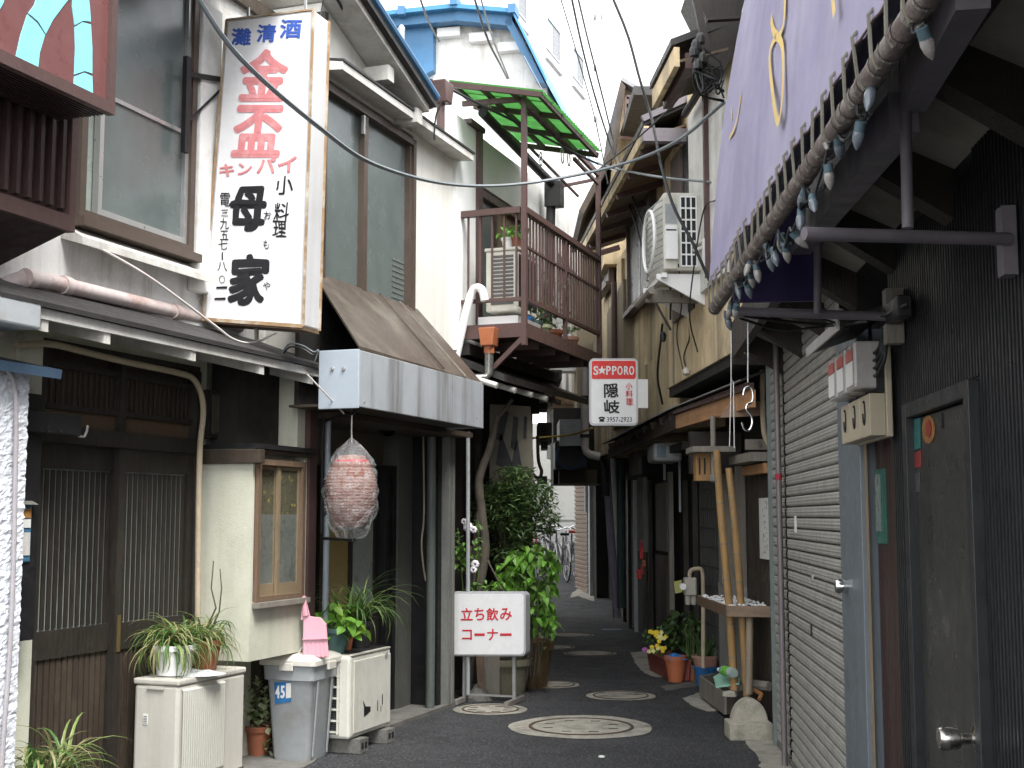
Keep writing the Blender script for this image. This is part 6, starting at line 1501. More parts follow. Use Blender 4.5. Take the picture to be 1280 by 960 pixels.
leaves(t,cloud(c+Vector((.03,0,.22)),(.07,.06,.07),14),pth)
c=A2.p(.40,-.13,zt2);t=thing('potted_plant','black pot of long arching grassy leaves on the far end of the torn condenser','plant',c,'pots on the condensers')
pot(c,.09,.18,m_blkpot,t);gs=strap_set('leaf_blade',.58,.013,[m_lfD,m_lfA2,m_lfC],[1.5,2.2,2.9]);tuft(t,c+Vector((0,0,.17)),95,gs,spread=(.1,1.3),s=(.55,1.05),r0=.05)
# bottom left: basket and grass
c=at(66,972,6.35);t=thing('potted_plant','straw green grassy plant poking up at the bottom left corner','plant',Vector((c.x,c.y,0)))
pot(Vector((c.x,c.y,0)),.15,c.z-.0,m_terra,t);tuft(t,c,110,straps,spread=(.1,1.9),s=(.9,1.5),r0=.13)
t=thing('wire_basket','black wire mesh basket in front of the sliding door, bottom left','basket',at(45,960,6.75))
q0=at(16,906,6.65);q1=at(78,909,6.95)
d=(q1-q0);d.z=0;bk2=Vector((-.10,.25,0));b=B()
for z in (q0.z,):
    b.tube([Vector((q0.x,q0.y,z)),Vector((q1.x,q1.y,z)),Vector((q1.x,q1.y,z))+bk2,Vector((q0.x,q0.y,z))+bk2,Vector((q0.x,q0.y,z))],.005,5,cap=False)
part('rim',b,m_black,t)
b=B();zb=q0.z-.24
for side in ((q0,q1),(q1,q1+bk2)):
    a,e=side
    for k in range(-9,22):
        for s_ in (1,-1):
            P=[]
            x0=k/14;x1=x0+s_*.6
            lo,hi=(x0,0),(x1,1)
            # clip diagonal to [0,1]
            def cl(t0):return x0+(x1-x0)*t0
            ts=[0,1]
            if x1!=x0:
                ta=(0-x0)/(x1-x0);tb=(1-x0)/(x1-x0);tl,th_=min(ta,tb),max(ta,tb);ts=[max(0,tl),min(1,th_)]
            if ts[1]-ts[0]>.05:
                pts=[]
                for tt in ts:
                    p=Vector((a.x,a.y,0)).lerp(Vector((e.x,e.y,0)),cl(tt));pts.append(Vector((p.x,p.y,zb+.24*tt)))
                b.tube(pts,.0018,3,cap=False)
part('mesh',b,m_black,t,stuff=True)
# ================= lantern in plastic =================
t=thing('paper_lantern','red brown paper lantern wrapped in clear crinkled plastic hanging by the awning','lantern',at(439,672,8.2))
Yl=8.2;tp=at(439,585,Yl);bt=at(439,662,Yl);hh=tp.z-bt.z+.06;cx=tp.x
b=B();k=28;prof=[];nr=46;zb=bt.z
for i in range(nr+1):
    s=i/nr;r=.165*(max(0,math.sin(PI*(.09+.82*s)))**.55)*(1.0 if True else 1)+(.0025 if i%2 else 0);prof.append((r,zb+.01+s*hh*1.02))
b.lathe((cx,Yl,0),[(0,prof[0][1])]+prof+[(0,prof[-1][1])],k);part('paper_body',b,m_lant,t,smooth=False)
b=B();b.lathe((cx,Yl,0),[(.02,tp.z+.065),(.11,tp.z+.05),(.115,tp.z+.02)],24);part('top_ring',b,mat('lantern_red_top',(.50,.03,.05),.4,.1,9),t)
b=B();b.lathe((cx,Yl,0),[(.02,zb-.0),(.09,zb+.0),(.09,zb+.03)],24);part('bottom_ring',b,m_blkpot,t)
# dark painted characters on the lantern side
for k_,(dz,da) in enumerate(((.20,2.5),(.10,2.55),(.30,2.45))):
    b=B()
    for j in range(4):
        a0=PI+.35+rnd.uniform(-.15,.12);z=zb+dz+rnd.uniform(-.03,.03)
        pts=[Vector((cx+.172*math.cos(a0+.07*q),Yl+.172*math.sin(a0+.07*q),z+.01*q*(-1)**j)) for q in range(4)]
        b.tube(pts,.006,4)
    part('painted_mark',b,m_ink,t,stuff=True)
# plastic bag, crinkled
m=bpy.data.materials.new('clear_plastic');m.use_nodes=True;N=m.node_tree.nodes;KK=m.node_tree.links;N.clear()
o_=N.new('ShaderNodeOutputMaterial');mx=N.new('ShaderNodeMixShader');trn=N.new('ShaderNodeBsdfTransparent');gl=N.new('ShaderNodeBsdfPrincipled');gl.inputs['Base Color'].default_value=(.75,.75,.75,1);gl.inputs['Roughness'].default_value=.15
tc=N.new('ShaderNodeTexCoord');vo=N.new('ShaderNodeTexVoronoi');vo.feature='DISTANCE_TO_EDGE';vo.inputs['Scale'].default_value=15
ns=N.new('ShaderNodeTexNoise');ns.inputs['Scale'].default_value=6;ns.inputs['Detail'].default_value=4
mm=N.new('ShaderNodeMix');mm.data_type='VECTOR';mm.inputs[0].default_value=.55
KK.new(tc.outputs['Object'],mm.inputs[4]);KK.new(tc.outputs['Object'],ns.inputs['Vector']);KK.new(ns.outputs['Color'],mm.inputs[5]);KK.new(mm.outputs[1],vo.inputs['Vector'])
mr=N.new('ShaderNodeMapRange');mr.inputs[1].default_value=0;mr.inputs[2].default_value=.03;mr.inputs[3].default_value=.42;mr.inputs[4].default_value=.13;KK.new(vo.outputs['Distance'],mr.inputs[0])
bn=N.new('ShaderNodeBump');bn.inputs['Strength'].default_value=.9;bn.inputs['Distance'].default_value=.02;KK.new(vo.outputs['Distance'],bn.inputs['Height']);KK.new(bn.outputs[0],gl.inputs['Normal'])
KK.new(mr.outputs[0],mx.inputs[0]);KK.new(trn.outputs[0],mx.inputs[1]);KK.new(gl.outputs[0],mx.inputs[2]);KK.new(mx.outputs[0],o_.inputs[0])
m_clrp=m
b=B();k=48;n=40;zt_=at(439,547,Yl).z;z0_=at(439,673,Yl).z
for i in range(n+1):
    s=i/n;z=z0_+(zt_-z0_)*s
    r=.175*(max(0,math.sin(PI*min(1,(.06+s*1.02))))**.5) if s<.86 else .075*(1-s)/.14*1.2+.008
    if .70<s<.86:r=.185*math.cos((s-.55)*3.2)*.95
    r=max(.006,r)
    for j in range(k):
        a=2*PI*j/k;q=noise.noise(Vector((math.cos(a)*2.5,math.sin(a)*2.5,s*9)))*.018+noise.noise(Vector((math.cos(a)*7,math.sin(a)*7,s*16)))*.007
        q+=.006*math.sin(a*9+s*3)*(1 if s>.75 or s<.12 else .2)
        rr=max(.005,r+q*min(1,r/.05));b.v.append(Vector((cx+rr*math.cos(a),Yl+rr*math.sin(a),z)))
for i in range(n):
    for j in range(k):a=i*k+j;c2=i*k+(j+1)%k;b.f.append((a,c2,c2+k,a+k))
part('plastic_cover',b,m_clrp,t,smooth=True,raw=True)
b=B();b.tube([Vector((cx,Yl,zt_-.03)),Vector((cx,Yl,at(439,519,Yl).z))],.005,6);part('string',b,m_wirew,t)
t=thing('lantern_bracket','black iron arm frame on the post holding the wrapped lantern','bracket',L.p(-2.2,.05,1.4))
hk=at(441,517,Yl);p0=L.p(-2.2,.06,hk.z-.02);b=B();b.tube(qbez([p0+Vector((0,0,-.75)),p0+Vector((0,0,-.05)),p0+Vector((.03,-.02,.0)),hk+Vector((0,0,0)),hk+Vector((.01,0,.02))],5),.010,8);part('upper_arm',b,m_black,t,smooth=True)
q=at(441,675,Yl);b=B();b.tube([Vector((p0.x,p0.y,q.z+.03)),Vector((p0.x,p0.y,q.z+.005)),q],.010,8);b.lathe(q+Vector((0,0,-.01)),[(0,0),(.02,.003),(.015,.02),(0,.022)],10);part('lower_arm',b,m_black,t,smooth=True)

# ================= plants behind the standing sign =================
def tree_stub():
    t=thing('tree','slim bare leaning trunk behind the standing sign','tree',gnd(592,872))
    b=B();P=[(583,868),(588,800),(597,740),(606,690),(602,640),(599,600),(612,560),(622,520)]
    b.tube(qbez([at(x,y,11.3) for x,y in P],5),[.055-.0007*i for i in range(36)],10);part('trunk',b,m_bark,t,smooth=True)
    b=B();b.tube([at(621,525,11.3),at(640,500,11.4)],.018,6);b.tube([at(604,690,11.3),at(632,744,11.2)],.008,5);part('branch',b,m_bark,t,smooth=True)
    b=B();b.tube([at(600,640,11.3),at(592,700,11.3),at(590,780,11.3)],[.03,.03,.03],8);part('branch',b,m_bark,t,smooth=True)
    return t
tree_stub()
t=thing('shrub','dark fine leaved evergreen bush filling the shade above the standing sign','shrub',gnd(650,845))
b=B();base=Vector((at(648,700,11.9).x,11.9,.35))
for k in range(7):
    e=at(rnd.uniform(605,680),rnd.uniform(605,660),11.9+rnd.uniform(-.25,.25));b.tube(qbez([base,base.lerp(e,.5)+Vector((rnd.uniform(-.06,.06),0,.05)),e],5),[.014-.0008*i for i in range(11)],6)
part('stems',b,m_bark,t,smooth=True)
cl=[]
for (x,y,rx,rz,n) in ((640,600,.20,.14,420),(665,625,.24,.16,620),(622,640,.26,.18,520),(660,660,.24,.16,560),(640,635,.34,.28,700),(683,648,.12,.14,300),(612,612,.14,.08,160),(630,690,.24,.12,260),(655,690,.22,.12,300),(648,590,.14,.07,180),(676,612,.12,.10,200)):
    cl+=cloud(at(x,y,11.75),(rx,.30,rz),n)
part('leaves',foliage(cl[::2],.075,.020),m_lfA,t,stuff=True,raw=True);part('leaves',foliage(cl[1::2],.07,.019),m_lfA2,t,stuff=True,raw=True)
t=thing('vine','bright green broad leaved vine trailing down right behind the standing sign','plant',gnd(665,850))
big=[leafmesh('leaf',.105,.06,m_lfB,curl=.45),leafmesh('leaf',.09,.05,m_lfB,curl=.3),leafmesh('leaf',.08,.045,m_lfA2,curl=.3)]
vp=[]
for (x,y,rx,rz,n) in ((665,695,.20,.12,90),(655,730,.24,.10,95),(674,760,.13,.22,90),(686,705,.09,.13,50),(684,740,.08,.14,46),(620,740,.16,.07,44),(635,712,.16,.07,44),(690,780,.05,.1,16)):
    vp+=cloud(at(x,y,11.35),(rx,.15,rz),n)
leaves(t,vp,big,droop=(.1,1.2))
b=B()
for k in range(6):
    p=at(655+k*4,845,11.4);e=at(rnd.uniform(650,690),rnd.uniform(690,740),11.35);b.tube(qbez([p,p.lerp(e,.5)+Vector((.04,0,.05)),e],4),.004,5)
part('stems',b,m_bark,t)
t=thing('plant','small light green leafy stems with white flowers at the post left of the trunk','plant',gnd(575,870))
sm=[leafmesh('leaf',.06,.032,m_lfB,curl=.3),leafmesh('leaf',.055,.028,m_lfA2,curl=.3)]
vp=[]
for (x,y,rx,rz,n) in ((573,680,.06,.12,44),(580,700,.12,.10,56),(597,655,.05,.05,14),(595,680,.04,.12,20),(612,730,.16,.05,40),(590,735,.08,.06,20)):vp+=cloud(at(x,y,11.15),(rx,.08,rz),n)
leaves(t,vp,sm,droop=(-.2,.9))
b=B();b.tube(qbez([at(583,860,11.2),at(580,760,11.2),at(575,690,11.2),at(572,660,11.2)],5),.006,5);b.tube(qbez([at(583,800,11.2),at(598,720,11.2),at(598,650,11.2)],5),.005,5);part('stems',b,m_lfA2,t)
m_flw=mat('flower_white',(.75,.70,.74),.7,.1,20,.4,60)
for (x,y,r) in ((585,659,.05),(580,652,.03),(592,662,.035),(594,705,.04),(592,712,.035)):
    c=at(x,y,11.0);b=B()
    for j in range(7):
        a=2*PI*j/7;b.lathe(c+Vector((math.cos(a)*r*.5,-.01*j%.02,math.sin(a)*r*.5)),[(0,0),(r*.4,.005),(0,.012)],6,axis=Vector((math.cos(a)*.5,-1,math.sin(a)*.5)))
    part('flower',b,m_flw,t)
# pots behind the sign
c=gnd(630,862);c.y=11.55;c.x=at(632,800,11.55).x
t=thing('plant_pot','large mossy grey pot standing behind the sign legs','pot',c);pot(c,.24,.30,mat('mossy_pot',(.17,.16,.11),.8,.3,6,.4,50),t,rim=.02)
c=Vector((at(665,800,11.9).x,11.9,0))
t=thing('plant_pot','olive brown glazed pot right behind the standing sign edge','pot',c);pot(c,.19,.42,mat('olive_pot',(.13,.085,.04),.45,.4,5,.1,50),t,rim=.02)
b=B();b.prism([at(595,820,11.25),at(604,820,11.25),at(606,876,11.1),at(598,876,11.1)],Vector((0,.03,0)));solo('plank',b,m_wood,'brown plank leaning behind the left sign leg','board')
b=B();q=at(610,870,11.3);b.box(q.x-.05,q.x+.10,11.3,11.35,.01,.37);solo('plank',b,m_oldwood,'dark upright board between the sign legs','board')
solo('stone_lump',crumple(Vector((at(597,868,11.05).x,11.05,.0)),.13,.10,.14,m_concd,9),m_concd,'grey plastic covered lump beside the left sign leg','stone',raw=True)
b=B();b.box(at(582,820,11.5).x,at(600,820,11.5).x,11.5,11.6,.95,1.28);solo('wooden_box',b,mat('pale_board',(.25,.24,.14),.7,.2,5),'pale yellow board among the stems above the standing sign','box')
b=B();b.tube([at(585,540,10.9),at(585,868,10.9)],.017,8);solo('thin_pole',b,m_plasg,'thin pale metal pole between the shop post and the trunk','pole',smooth=True)
# trailing variegated ivy
t=thing('plant','pale variegated trailing ivy reaching from the vine toward the alley','plant',at(690,800,11.8))
iv3=leafmesh('leaf',.055,.045,m_lfV)
vp=[at(x,y,11.7+rnd.uniform(-.08,.08)) for x,y in [(676,770),(681,775),(686,772),(690,778),(694,774),(700,780),(702,784),(683,785),(680,795),(677,805),(682,808),(676,815),(683,798),(672,790),(688,768),(679,822)]]
leaves(t,vp,[iv3,iv3,sm[1]]);b=B();b.tube(qbez([at(672,765,11.7),at(690,772,11.7),at(703,784,11.7)],5),.004,4);b.tube(qbez([at(672,765,11.7),at(680,790,11.7),at(677,822,11.7)],5),.004,4);part('stems',b,m_lfA2,t)

# ================= balcony things =================
bx=thing('air_conditioner','small white louvred condenser standing on the balcony','air conditioner',L.p(.55,.3,3.17))
u=.42;n0,zA=L.un(607,395,u);n1,zB=L.un(650,312,u)
b=B();b.f_box(L,u,u+.5,n0,n1-.02,3.30,zB);part('casing',b,m_ac,bx,bevel=.012)
b=B();b.f_box(L,u-.01,u+.51,n0-.01,n1-.01,zB,zB+.03);part('top',b,m_ac,bx,bevel=.008)
for k in range(13):
    z=3.36+(zB-3.42)*k/12;b=B();b.f_box(L,u-.004,u+.001,n0+.05,n1-.06,z,z+.022);part('louvre',b,mat('louvre_dark',(.10,.10,.10),.5),bx)
b=B();b.f_box(L,u+.02,u+.5,n1-.021,n1-.018,3.34,zB-.03);part('side_grille',b,m_blkpot,bx)
b=B();b.f_box(L,u-.05,u+.55,n0-.05,n1+.0,3.175,3.25);part('base',b,m_white,bx)
for k,(px,m,lab,mt) in enumerate(((634,m_white,'white pot with small green plant on top of the balcony condenser',None),(646,m_terra,'tiny terracotta pot on top of the balcony condenser by the post',None))):
    n,z=L.un(px,300,u+.1);c=L.p(u+.12,n,zB+.035);t=thing('potted_plant',lab,'plant',c);pot(c,.055,.10,m,t);leaves(t,cloud(c+Vector((0,0,.16)),(.09,.08,.07),36),[sm[0],iv2])
# duct
m=m_white
dpts=[(606,376),(602,362),(592,362),(584,385),(577,415),(569,452)]
b=B();b.tube(qbez([L.p(.24,*L.un(x,y,.24)) for i,(x,y) in enumerate(dpts)],6),.036,10);solo('duct',b,m,'white tape wrapped duct curving off the balcony','pipe',smooth=True)
# hopper below balcony
t=thing('rain_hopper','orange brown rain hopper and grey pipe under the balcony edge','pipe',L.p(.25,.3,2.9))
n_,z_=L.un(612,423,.26);b=B();w=.075
b.prism([L.p(.18,n_-w,z_+.085),L.p(.18,n_+w,z_+.085),L.p(.18,n_+w*.72,z_-.07),L.p(.18,n_-w*.72,z_-.07)],L.D()*.14);part('hopper',b,mat('orange_brown_plastic',(.33,.11,.045),.45,.12,6),t,bevel=.008)
b=B();b.tube([L.p(.25,n_,z_-.07),L.p(.25,n_,z_-.13)],.045,12);part('neck',b,MC['orange_brown_plastic'],t,smooth=True)
q=[L.p(.25,n_,z_-.13),L.p(.25,n_,z_-.30),L.p(.23,n_-.03,z_-.34),L.p(.05,n_-.2,z_-.36)];b=B();b.tube(q,.038,12);part('pipe',b,mat('dull_steel_pipe',(.16,.16,.15),.3,.3,6,.05,metal=.6),t,smooth=True)
for (u,nm,col,lab) in ((1.0,'pot',m_teal,'dark green pot with spiky leaves behind the balcony rail'),(1.25,'bucket',mat('pale_green_bucket',(.38,.42,.27),.5,.1,5),'pale green planter behind the balcony rail'),(.75,'box',m_bluep,'blue grey tub behind the near balcony rail'),(1.6,'pot',m_terra,'small pot with red flowers at the middle of the balcony'),(2.1,'pot',m_terral,'pot near the far end of the balcony')):
    c=L.p(u,.42,3.11);t=thing('potted_plant',lab,'plant',c);pot(c,.10,.18,col,t)
    leaves(t,cloud(c+Vector((0,0,.32)),(.12,.12,.16),60),[iv2,sm[1]])
    if u in(1.6,):
        for k in range(10):
            p=c+Vector((rnd.uniform(-.15,.15),rnd.uniform(-.1,.1),rnd.uniform(.3,.6)));b=B();b.lathe(p,[(0,0),(.018,.01),(0,.022)],6);part('flower',b,m_red,t)
t=thing('shrub','thin leafy shrub behind the slats in the middle of the balcony','shrub',L.p(1.5,.3,3.1))
b=B();
for k in range(5):b.tube([L.p(1.4,.3,3.1),L.p(1.4+rnd.uniform(-.4,.5),.3+rnd.uniform(-.2,.1),3.9)],.006,4)
part('stems',b,m_bark,t);part('leaves',foliage(cloud(L.p(1.5,.3,3.65),(.35,.5,.28),260),.05,.02),m_lfA2,t,stuff=True,raw=True)

# ================= right side: planters =================
t=thing('planter','low weathered planter trough at the foot of the bamboo poles','planter',gnd(915,890))
Q=[gnd(907,898),gnd(876,873),gnd(935,862),gnd(968,885)]
Q=[Vector((q.x,q.y,0)) for q in Q];Q[0].z=Q[1].z=Q[2].z=Q[3].z=.03
h=.16;b=B()
for i in range(4):
    a,e=Q[i],Q[(i+1)%4];b.beam(a+Vector((0,0,h/2)),e+Vector((0,0,h/2)),.025,h)
part('trough',b,m_oldwood,t)
b=B();b.prism([q+Vector((0,0,.0)) for q in Q],Vector((0,0,.09)));part('soil',b,m_soil,t)
# half-round stone
c=gnd(938,917);t=thing('stone_block','half round pale stone block leaning at the shutter end','stone',c)
Pn=[]
for i in range(13):
    a=PI*i/12;Pn.append(at(938+22.5*math.cos(a),905-31*math.sin(a),9.15))
b=B();b.prism(Pn,Vector((0,.13,0)));part('half_disc',b,m_stone,t,bevel=.01)
b=B();a=at(911,917,9.1);e=at(965,903,9.1);b.box(a.x,e.x,9.06,9.3,.0,e.z);part('base',b,m_stone,t,bevel=.012)
# bottle, plate, bits
t=thing('plastic_bottle','green labelled plastic bottle lying on the trough edge','bottle',at(918,843,9.7))
p=at(903,838,9.75);q=at(924,843,9.5);d=(q-p).normalized();
b=B();b.lathe(p,[(0,-.045),(.013,-.045),(.013,-.025),(.02,-.01),(.038,.02),(.04,.06),(.04,.16),(.036,.18),(0,.185)],14,axis=d);part('bottle',b,mat('clear_bottle',(.34,.42,.38),.15,.15,6),t,smooth=True)
b=B();b.lathe(p,[(.0405,.045),(.041,.05),(.041,.125),(.0405,.13)],14,axis=d);part('label',b,mat('green_label',(.12,.42,.05),.4,.5,30),t,smooth=True)
b=B();b.lathe(p,[(0,-.06),(.015,-.06),(.015,-.04),(0,-.04)],10,axis=d);part('cap',b,m_white,t)
b=B();b.prism([at(892,848,9.9),at(899,844,9.9),at(926,849,9.7),at(924,856,9.6),at(895,860,9.7)],Vector((0,.01,.012)));solo('plate',b,mat('jade_plastic',(.22,.42,.32),.4,.1,6),'jade green plastic tray lying in the trough','tray')
b=B();b.tube([at(929,853,9.7),at(938,856,9.6),at(962,858,9.45)],[.03,.04,.035],8);solo('driftwood',b,m_oldwood,'grey lump of wood lying behind the trough','wood',smooth=True)
b=B();b.tube([at(938,860,9.5),at(952,868,9.35),at(949,874,9.3)],[.014,.016,.014],7);solo('hose_end',b,mat('orange_hose',(.30,.14,.05),.6,.2,6),'short orange brown hose end by the half round stone','pipe',smooth=True)
b=B();b.lathe(at(912,868,9.6),[(0,-.02),(.06,-.01),(.05,.02),(0,.03)],7);solo('shell',b,m_stone,'white shell like stone lying in the trough','stone')
# bamboo poles
def bamboo(pts,Y,r,m,lab,grp='bamboo poles'):
    P=[at(x,y,yy) for (x,y),yy in zip(pts,Y)];t=thing('bamboo_pole',lab,'bamboo pole',P[0],grp)
    d=(P[-1]-P[0]);n=int(d.length/.27)+1;cv=qbez(P,8);tot=len(cv)-1
    rad=[r*(1-.10*i/tot) for i in range(tot+1)]
    b=B();b.tube(cv,rad,12);part('culm',b,m,t,smooth=True)
    for k in range(1,n):
        i=int(tot*k/n);p=cv[i];dd=(cv[min(i+1,tot)]-cv[max(0,i-1)]).normalized();b=B();b.tube([p-dd*.006,p+dd*.006],rad[i]*1.10,12);part('node',b,m_bamd,t,smooth=True)
    return t
bamboo([(918,862),(911,752),(901,640),(896,563)],[9.65,9.6,9.55,9.5],.030,m_bamboo,'left golden bamboo pole rising through the shelf')
bamboo([(934,870),(926,752),(919,660),(911,585)],[9.6,9.55,9.5,9.5],.029,m_bamboo,'right golden bamboo pole rising through the shelf')
bamboo([(936,868),(937,800),(937,772)],[9.4,9.45,9.5],.028,m_bamd,'short grey bamboo stump standing in the trough')
# shelf box
t=thing('shelf_planter','shallow wooden shelf box of white gravel pierced by the bamboo poles','shelf',at(910,770,9.45))
zt_=at(909,757,9.45).z;zb_=at(909,771,9.45).z
c0=Vector((at(909,760,9.45).x,9.45,0));c1=Vector((at(873,752,10.7).x,10.7,0));c2=Vector((at(964,760,9.45).x,9.40,0));c3=c1+(c2-c0)
def sb(a,e,w=.022):
    b=B();b.beam(a+Z*(zt_+zb_)/2,e+Z*(zt_+zb_)/2,w,zt_-zb_);return b
part('side_board',sb(c0,c1),m_wood,t,bevel=.003);part('front_board',sb(c0,c2),mat('grey_brown_board',(.23,.16,.11),.7,.3,5,.3,40,stretch=(.4,4,4)),t,bevel=.003);part('side_board',sb(c1,c3),m_wood,t)
b=B();b.prism([c0+Z*zb_,c1+Z*zb_,c3+Z*zb_,c2+Z*zb_],Vector((0,0,.015)));part('bottom',b,m_wood,t)
b=B();
for k in range(260):
    u_,v_=rnd.random(),rnd.random();p=c0.lerp(c1,u_)+(c2-c0)*v_+Z*(zt_-.006+rnd.uniform(-.004,.008));b.lathe(p,[(0,-.008),(.014,0),(0,.010)],5)
part('gravel',b,m_white,t,stuff=True)
# gas meter
t=thing('gas_meter','pale double gas meter with bent pipe above the flower pots','gas meter',at(866,780,11.6))
mp=mat('meter_paint',(.40,.38,.32),.5,.12,6,.1,60,dirt=((.22,.19,.15),.5,8))
Ym=11.6;a=at(856,745,Ym);e=at(871,722,Ym);b=B();b.box(a.x,e.x,Ym,Ym+.12,a.z,e.z);part('body',b,mp,t,bevel=.015)
for px in (860,867):
    b=B();b.lathe(at(px,756,Ym+.06),[(0,0),(.02,0),(.028,.03),(.026,.11),(0,.11)],12);part('chamber',b,mp,t,smooth=True)
b=B();b.lathe(at(853,733,Ym),[(0,0),(.03,0),(.03,.05),(0,.05)],14,axis=(0,-1,0));part('dial',b,m_white,t,smooth=True)
b=B();b.tube(qbez([at(862,722,Ym+.05),at(863,714,Ym+.05),at(870,711,Ym+.05),at(878,716,Ym+.05),at(879,760,Ym+.05),at(879,835,Ym+.05)],5),.019,10);part('pipe',b,m_pvcb,t,smooth=True)
b=B();b.prism([at(842,727,Ym+.2),at(852,725,Ym+.2),at(853,740,Ym+.2),at(844,742,Ym+.2)],Vector((0,.004,0)));part('tag',b,mat('yellow_tag',(.32,.32,.10),.6,.1,6),t)
# flower pots
def rp_(px,py,r,h,m,lab,rim=.010,r0=.72):
    c=gnd(px,py);t=thing('potted_plant',lab,'plant',c,'flower pots on the right');pot(c,r,h,m,t,rim=rim,r0=r0);return t,c
c=gnd(826,847);t=thing('potted_plant','long red brown planter of yellow and purple pansies','plant',c,'flower pots on the right')
m_rbp=mat('red_brown_planter',(.24,.06,.045),.55,.15,6)
p0=gnd(838,852);p1=gnd(812,838);n_=Vector((.18,.02,0))
b=B();b.hexa([p0,p1,p1+n_,p0+n_,p0+Vector((-.03,0,.20)),p1+Vector((-.03,0,.20)),p1+n_+Vector((.03,0,.20)),p0+n_+Vector((.03,0,.20))]);part('planter',b,m_rbp,t,bevel=.01)
m_yf=mat('pansy_yellow',(.75,.55,.03),.6,.15,20,.2);m_yf2=mat('pansy_pale',(.75,.70,.30),.6,.1,20,.2);m_pf=mat('pansy_purple',(.35,.10,.32),.6,.1,20,.2)
leaves(t,cloud(at(822,800,12.7),(.16,.22,.14),110),[sm[0],iv2,sm[1]],s=(.6,1.0))
for k in range(26):
    mm_=rnd.choice([m_yf,m_yf,m_yf2]) if k<23 else m_pf
    p=at(rnd.uniform(810,836),rnd.uniform(788,815),12.45) if k<23 else at(804+k-22,812,12.5)
    b=B()
    for j in range(5):
        a=2*PI*j/5+k;b.lathe(p+Vector((math.cos(a)*.011,-.002*j,math.sin(a)*.011)),[(0,0),(.011,.003),(0,.006)],7,axis=(0,-1,.2))
    part('flower',b,mm_,t)
t,c=rp_(845,852,.105,.24,mat('orange_terracotta',(.45,.14,.06),.6,.1,6,.1),'tall orange pot topped with a scrunched blue bag',rim=.012,r0=.68)
part('blue_bag',crumple(c+Vector((0,0,.215)),.125,.12,.05,m_blueb,4),m_blueb,t,raw=True)
t,c=rp_(850,842,.12,.18,m_blkpot,'dark glossy round leaved plant behind the orange pot')
rl=[leafmesh('leaf',.13,.11,m_lfA,curl=.35),leafmesh('leaf',.10,.08,m_lfA,curl=.35),leafmesh('leaf',.08,.06,m_lfA2,curl=.3)]
leaves(t,cloud(at(848,790,12.6),(.20,.2,.22),90)+cloud(at(862,775,12.7),(.12,.15,.12),26),rl,s=(.6,1.1),droop=(0,1.0))
t,c=rp_(866,850,.085,.15,m_terra,'small terracotta pot with thin upright stems')
b=B()
for k in range(11):
    p=c+Vector((rnd.uniform(-.05,.05),rnd.uniform(-.04,.04),.12));b.tube([p,p+Vector((rnd.uniform(-.03,.03),0,rnd.uniform(.25,.42)))],.005,5)
part('stems',b,m_lfA2,t);leaves(t,cloud(c+Vector((0,0,.48)),(.10,.08,.12),30),[sm[1],iv2])
cb=gnd(883,858);t=thing('bucket','blue plastic bucket under the pale pink pot','bucket',cb);b=B();b.lathe(cb,[(0,0),(.085,0),(.115,.17),(.125,.17),(.125,.185),(.108,.185),(.09,.03),(0,.03)],20);part('tub',b,m_bluep,t,smooth=True)
c=Vector((cb.x+.0,cb.y+.02,.15));t=thing('potted_plant','pale pink pot with dark upright fleshy leaves, set in the blue bucket','plant',c,'flower pots on the right')
pot(c,.125,.13,m_terral,t,rim=.014)
al=strap_set('leaf_blade',.30,.05,[m_lfA,m_lfA2],[.2,.6]);tuft(t,c+Vector((0,0,.11)),20,al,spread=(.3,.95),s=(.6,1.0),r0=.08)
# ================= overhead cables =================
def cable(pts,r,m,lab,name='cable',n=10):
    P=[at(x,y,Y) for (x,y,Y) in pts];b=B();b.tube(qbez(P,n),r,6);return solo(name,b,m,lab,'cable',smooth=True)
cable([(236,-20,6.0),(300,72,6.4),(400,160,7.2),(470,206,8.2),(560,230,9.6),(650,230,10.2),(760,210,10.2),(840,180,9.4),(905,128,8.6)],.014,m_wireg,'thick cable sagging right across the view from upper left to the dark eave')
cable([(418,-6,8.4),(450,40,9),(520,90,10),(556,108,10.4),(605,133,10.6),(660,160,11),(720,192,11.6),(748,205,12)],.011,m_wire,'cable along the roof edge and under the green canopy')
cable([(748,205,12),(780,213,11.4),(830,222,10),(893,228,9.2)],.011,m_wireg,'thinner cable from the balcony post to the white panel')
cable([(92,293,6.7),(180,342,7.0),(262,402,7.5),(292,424,7.7),(318,428,7.9),(345,416,8.1)],.007,m_wirew,'white cord slanting in front of the stained drainpipe')
cable([(384,468,7.9),(405,490,8.0),(430,517,8.2)],.005,m_wirew,'short pale cord from the small roof to the lantern arm')
cable([(714,-5,11),(728,60,12),(745,125,13),(765,188,13.5),(785,250,13),(803,310,11.5),(818,372,10.8),(838,412,10.5)],.010,m_wire,'left strand of the pair falling from the top past the far roofs')
cable([(722,-5,11),(735,50,12),(753,120,13),(768,180,13.5),(790,245,12.5),(812,300,11.2),(836,350,10.2),(838,400,10.2)],.009,m_wire,'right strand of the pair falling from the top past the far roofs')
cable([(765,-5,10),(785,45,10),(800,100,10),(815,150,10),(826,205,9.6),(842,258,9.3),(864,300,9.2),(882,340,9.2),(890,358,9.2)],.012,m_wire,'twisting black cable dropping in front of the white condenser')
cable([(524,-5,12),(535,25,13),(549,52,15.5)],.012,m_wire,'short dark cable ending at the white gable top')
cable([(592,-5,12),(610,50,13),(625,80,14),(634,98,15.5)],.012,m_wire,'left cable of two crossing the blue trimmed gable')
cable([(600,-5,12),(616,48,13),(636,98,15.5)],.010,m_wireg,'right cable of two crossing the blue trimmed gable')
cable([(552,128,9.9),(545,145,9.9),(543,165,9.9),(543,175,9.9)],.008,m_wire,'black lead hanging by the brown hopper')
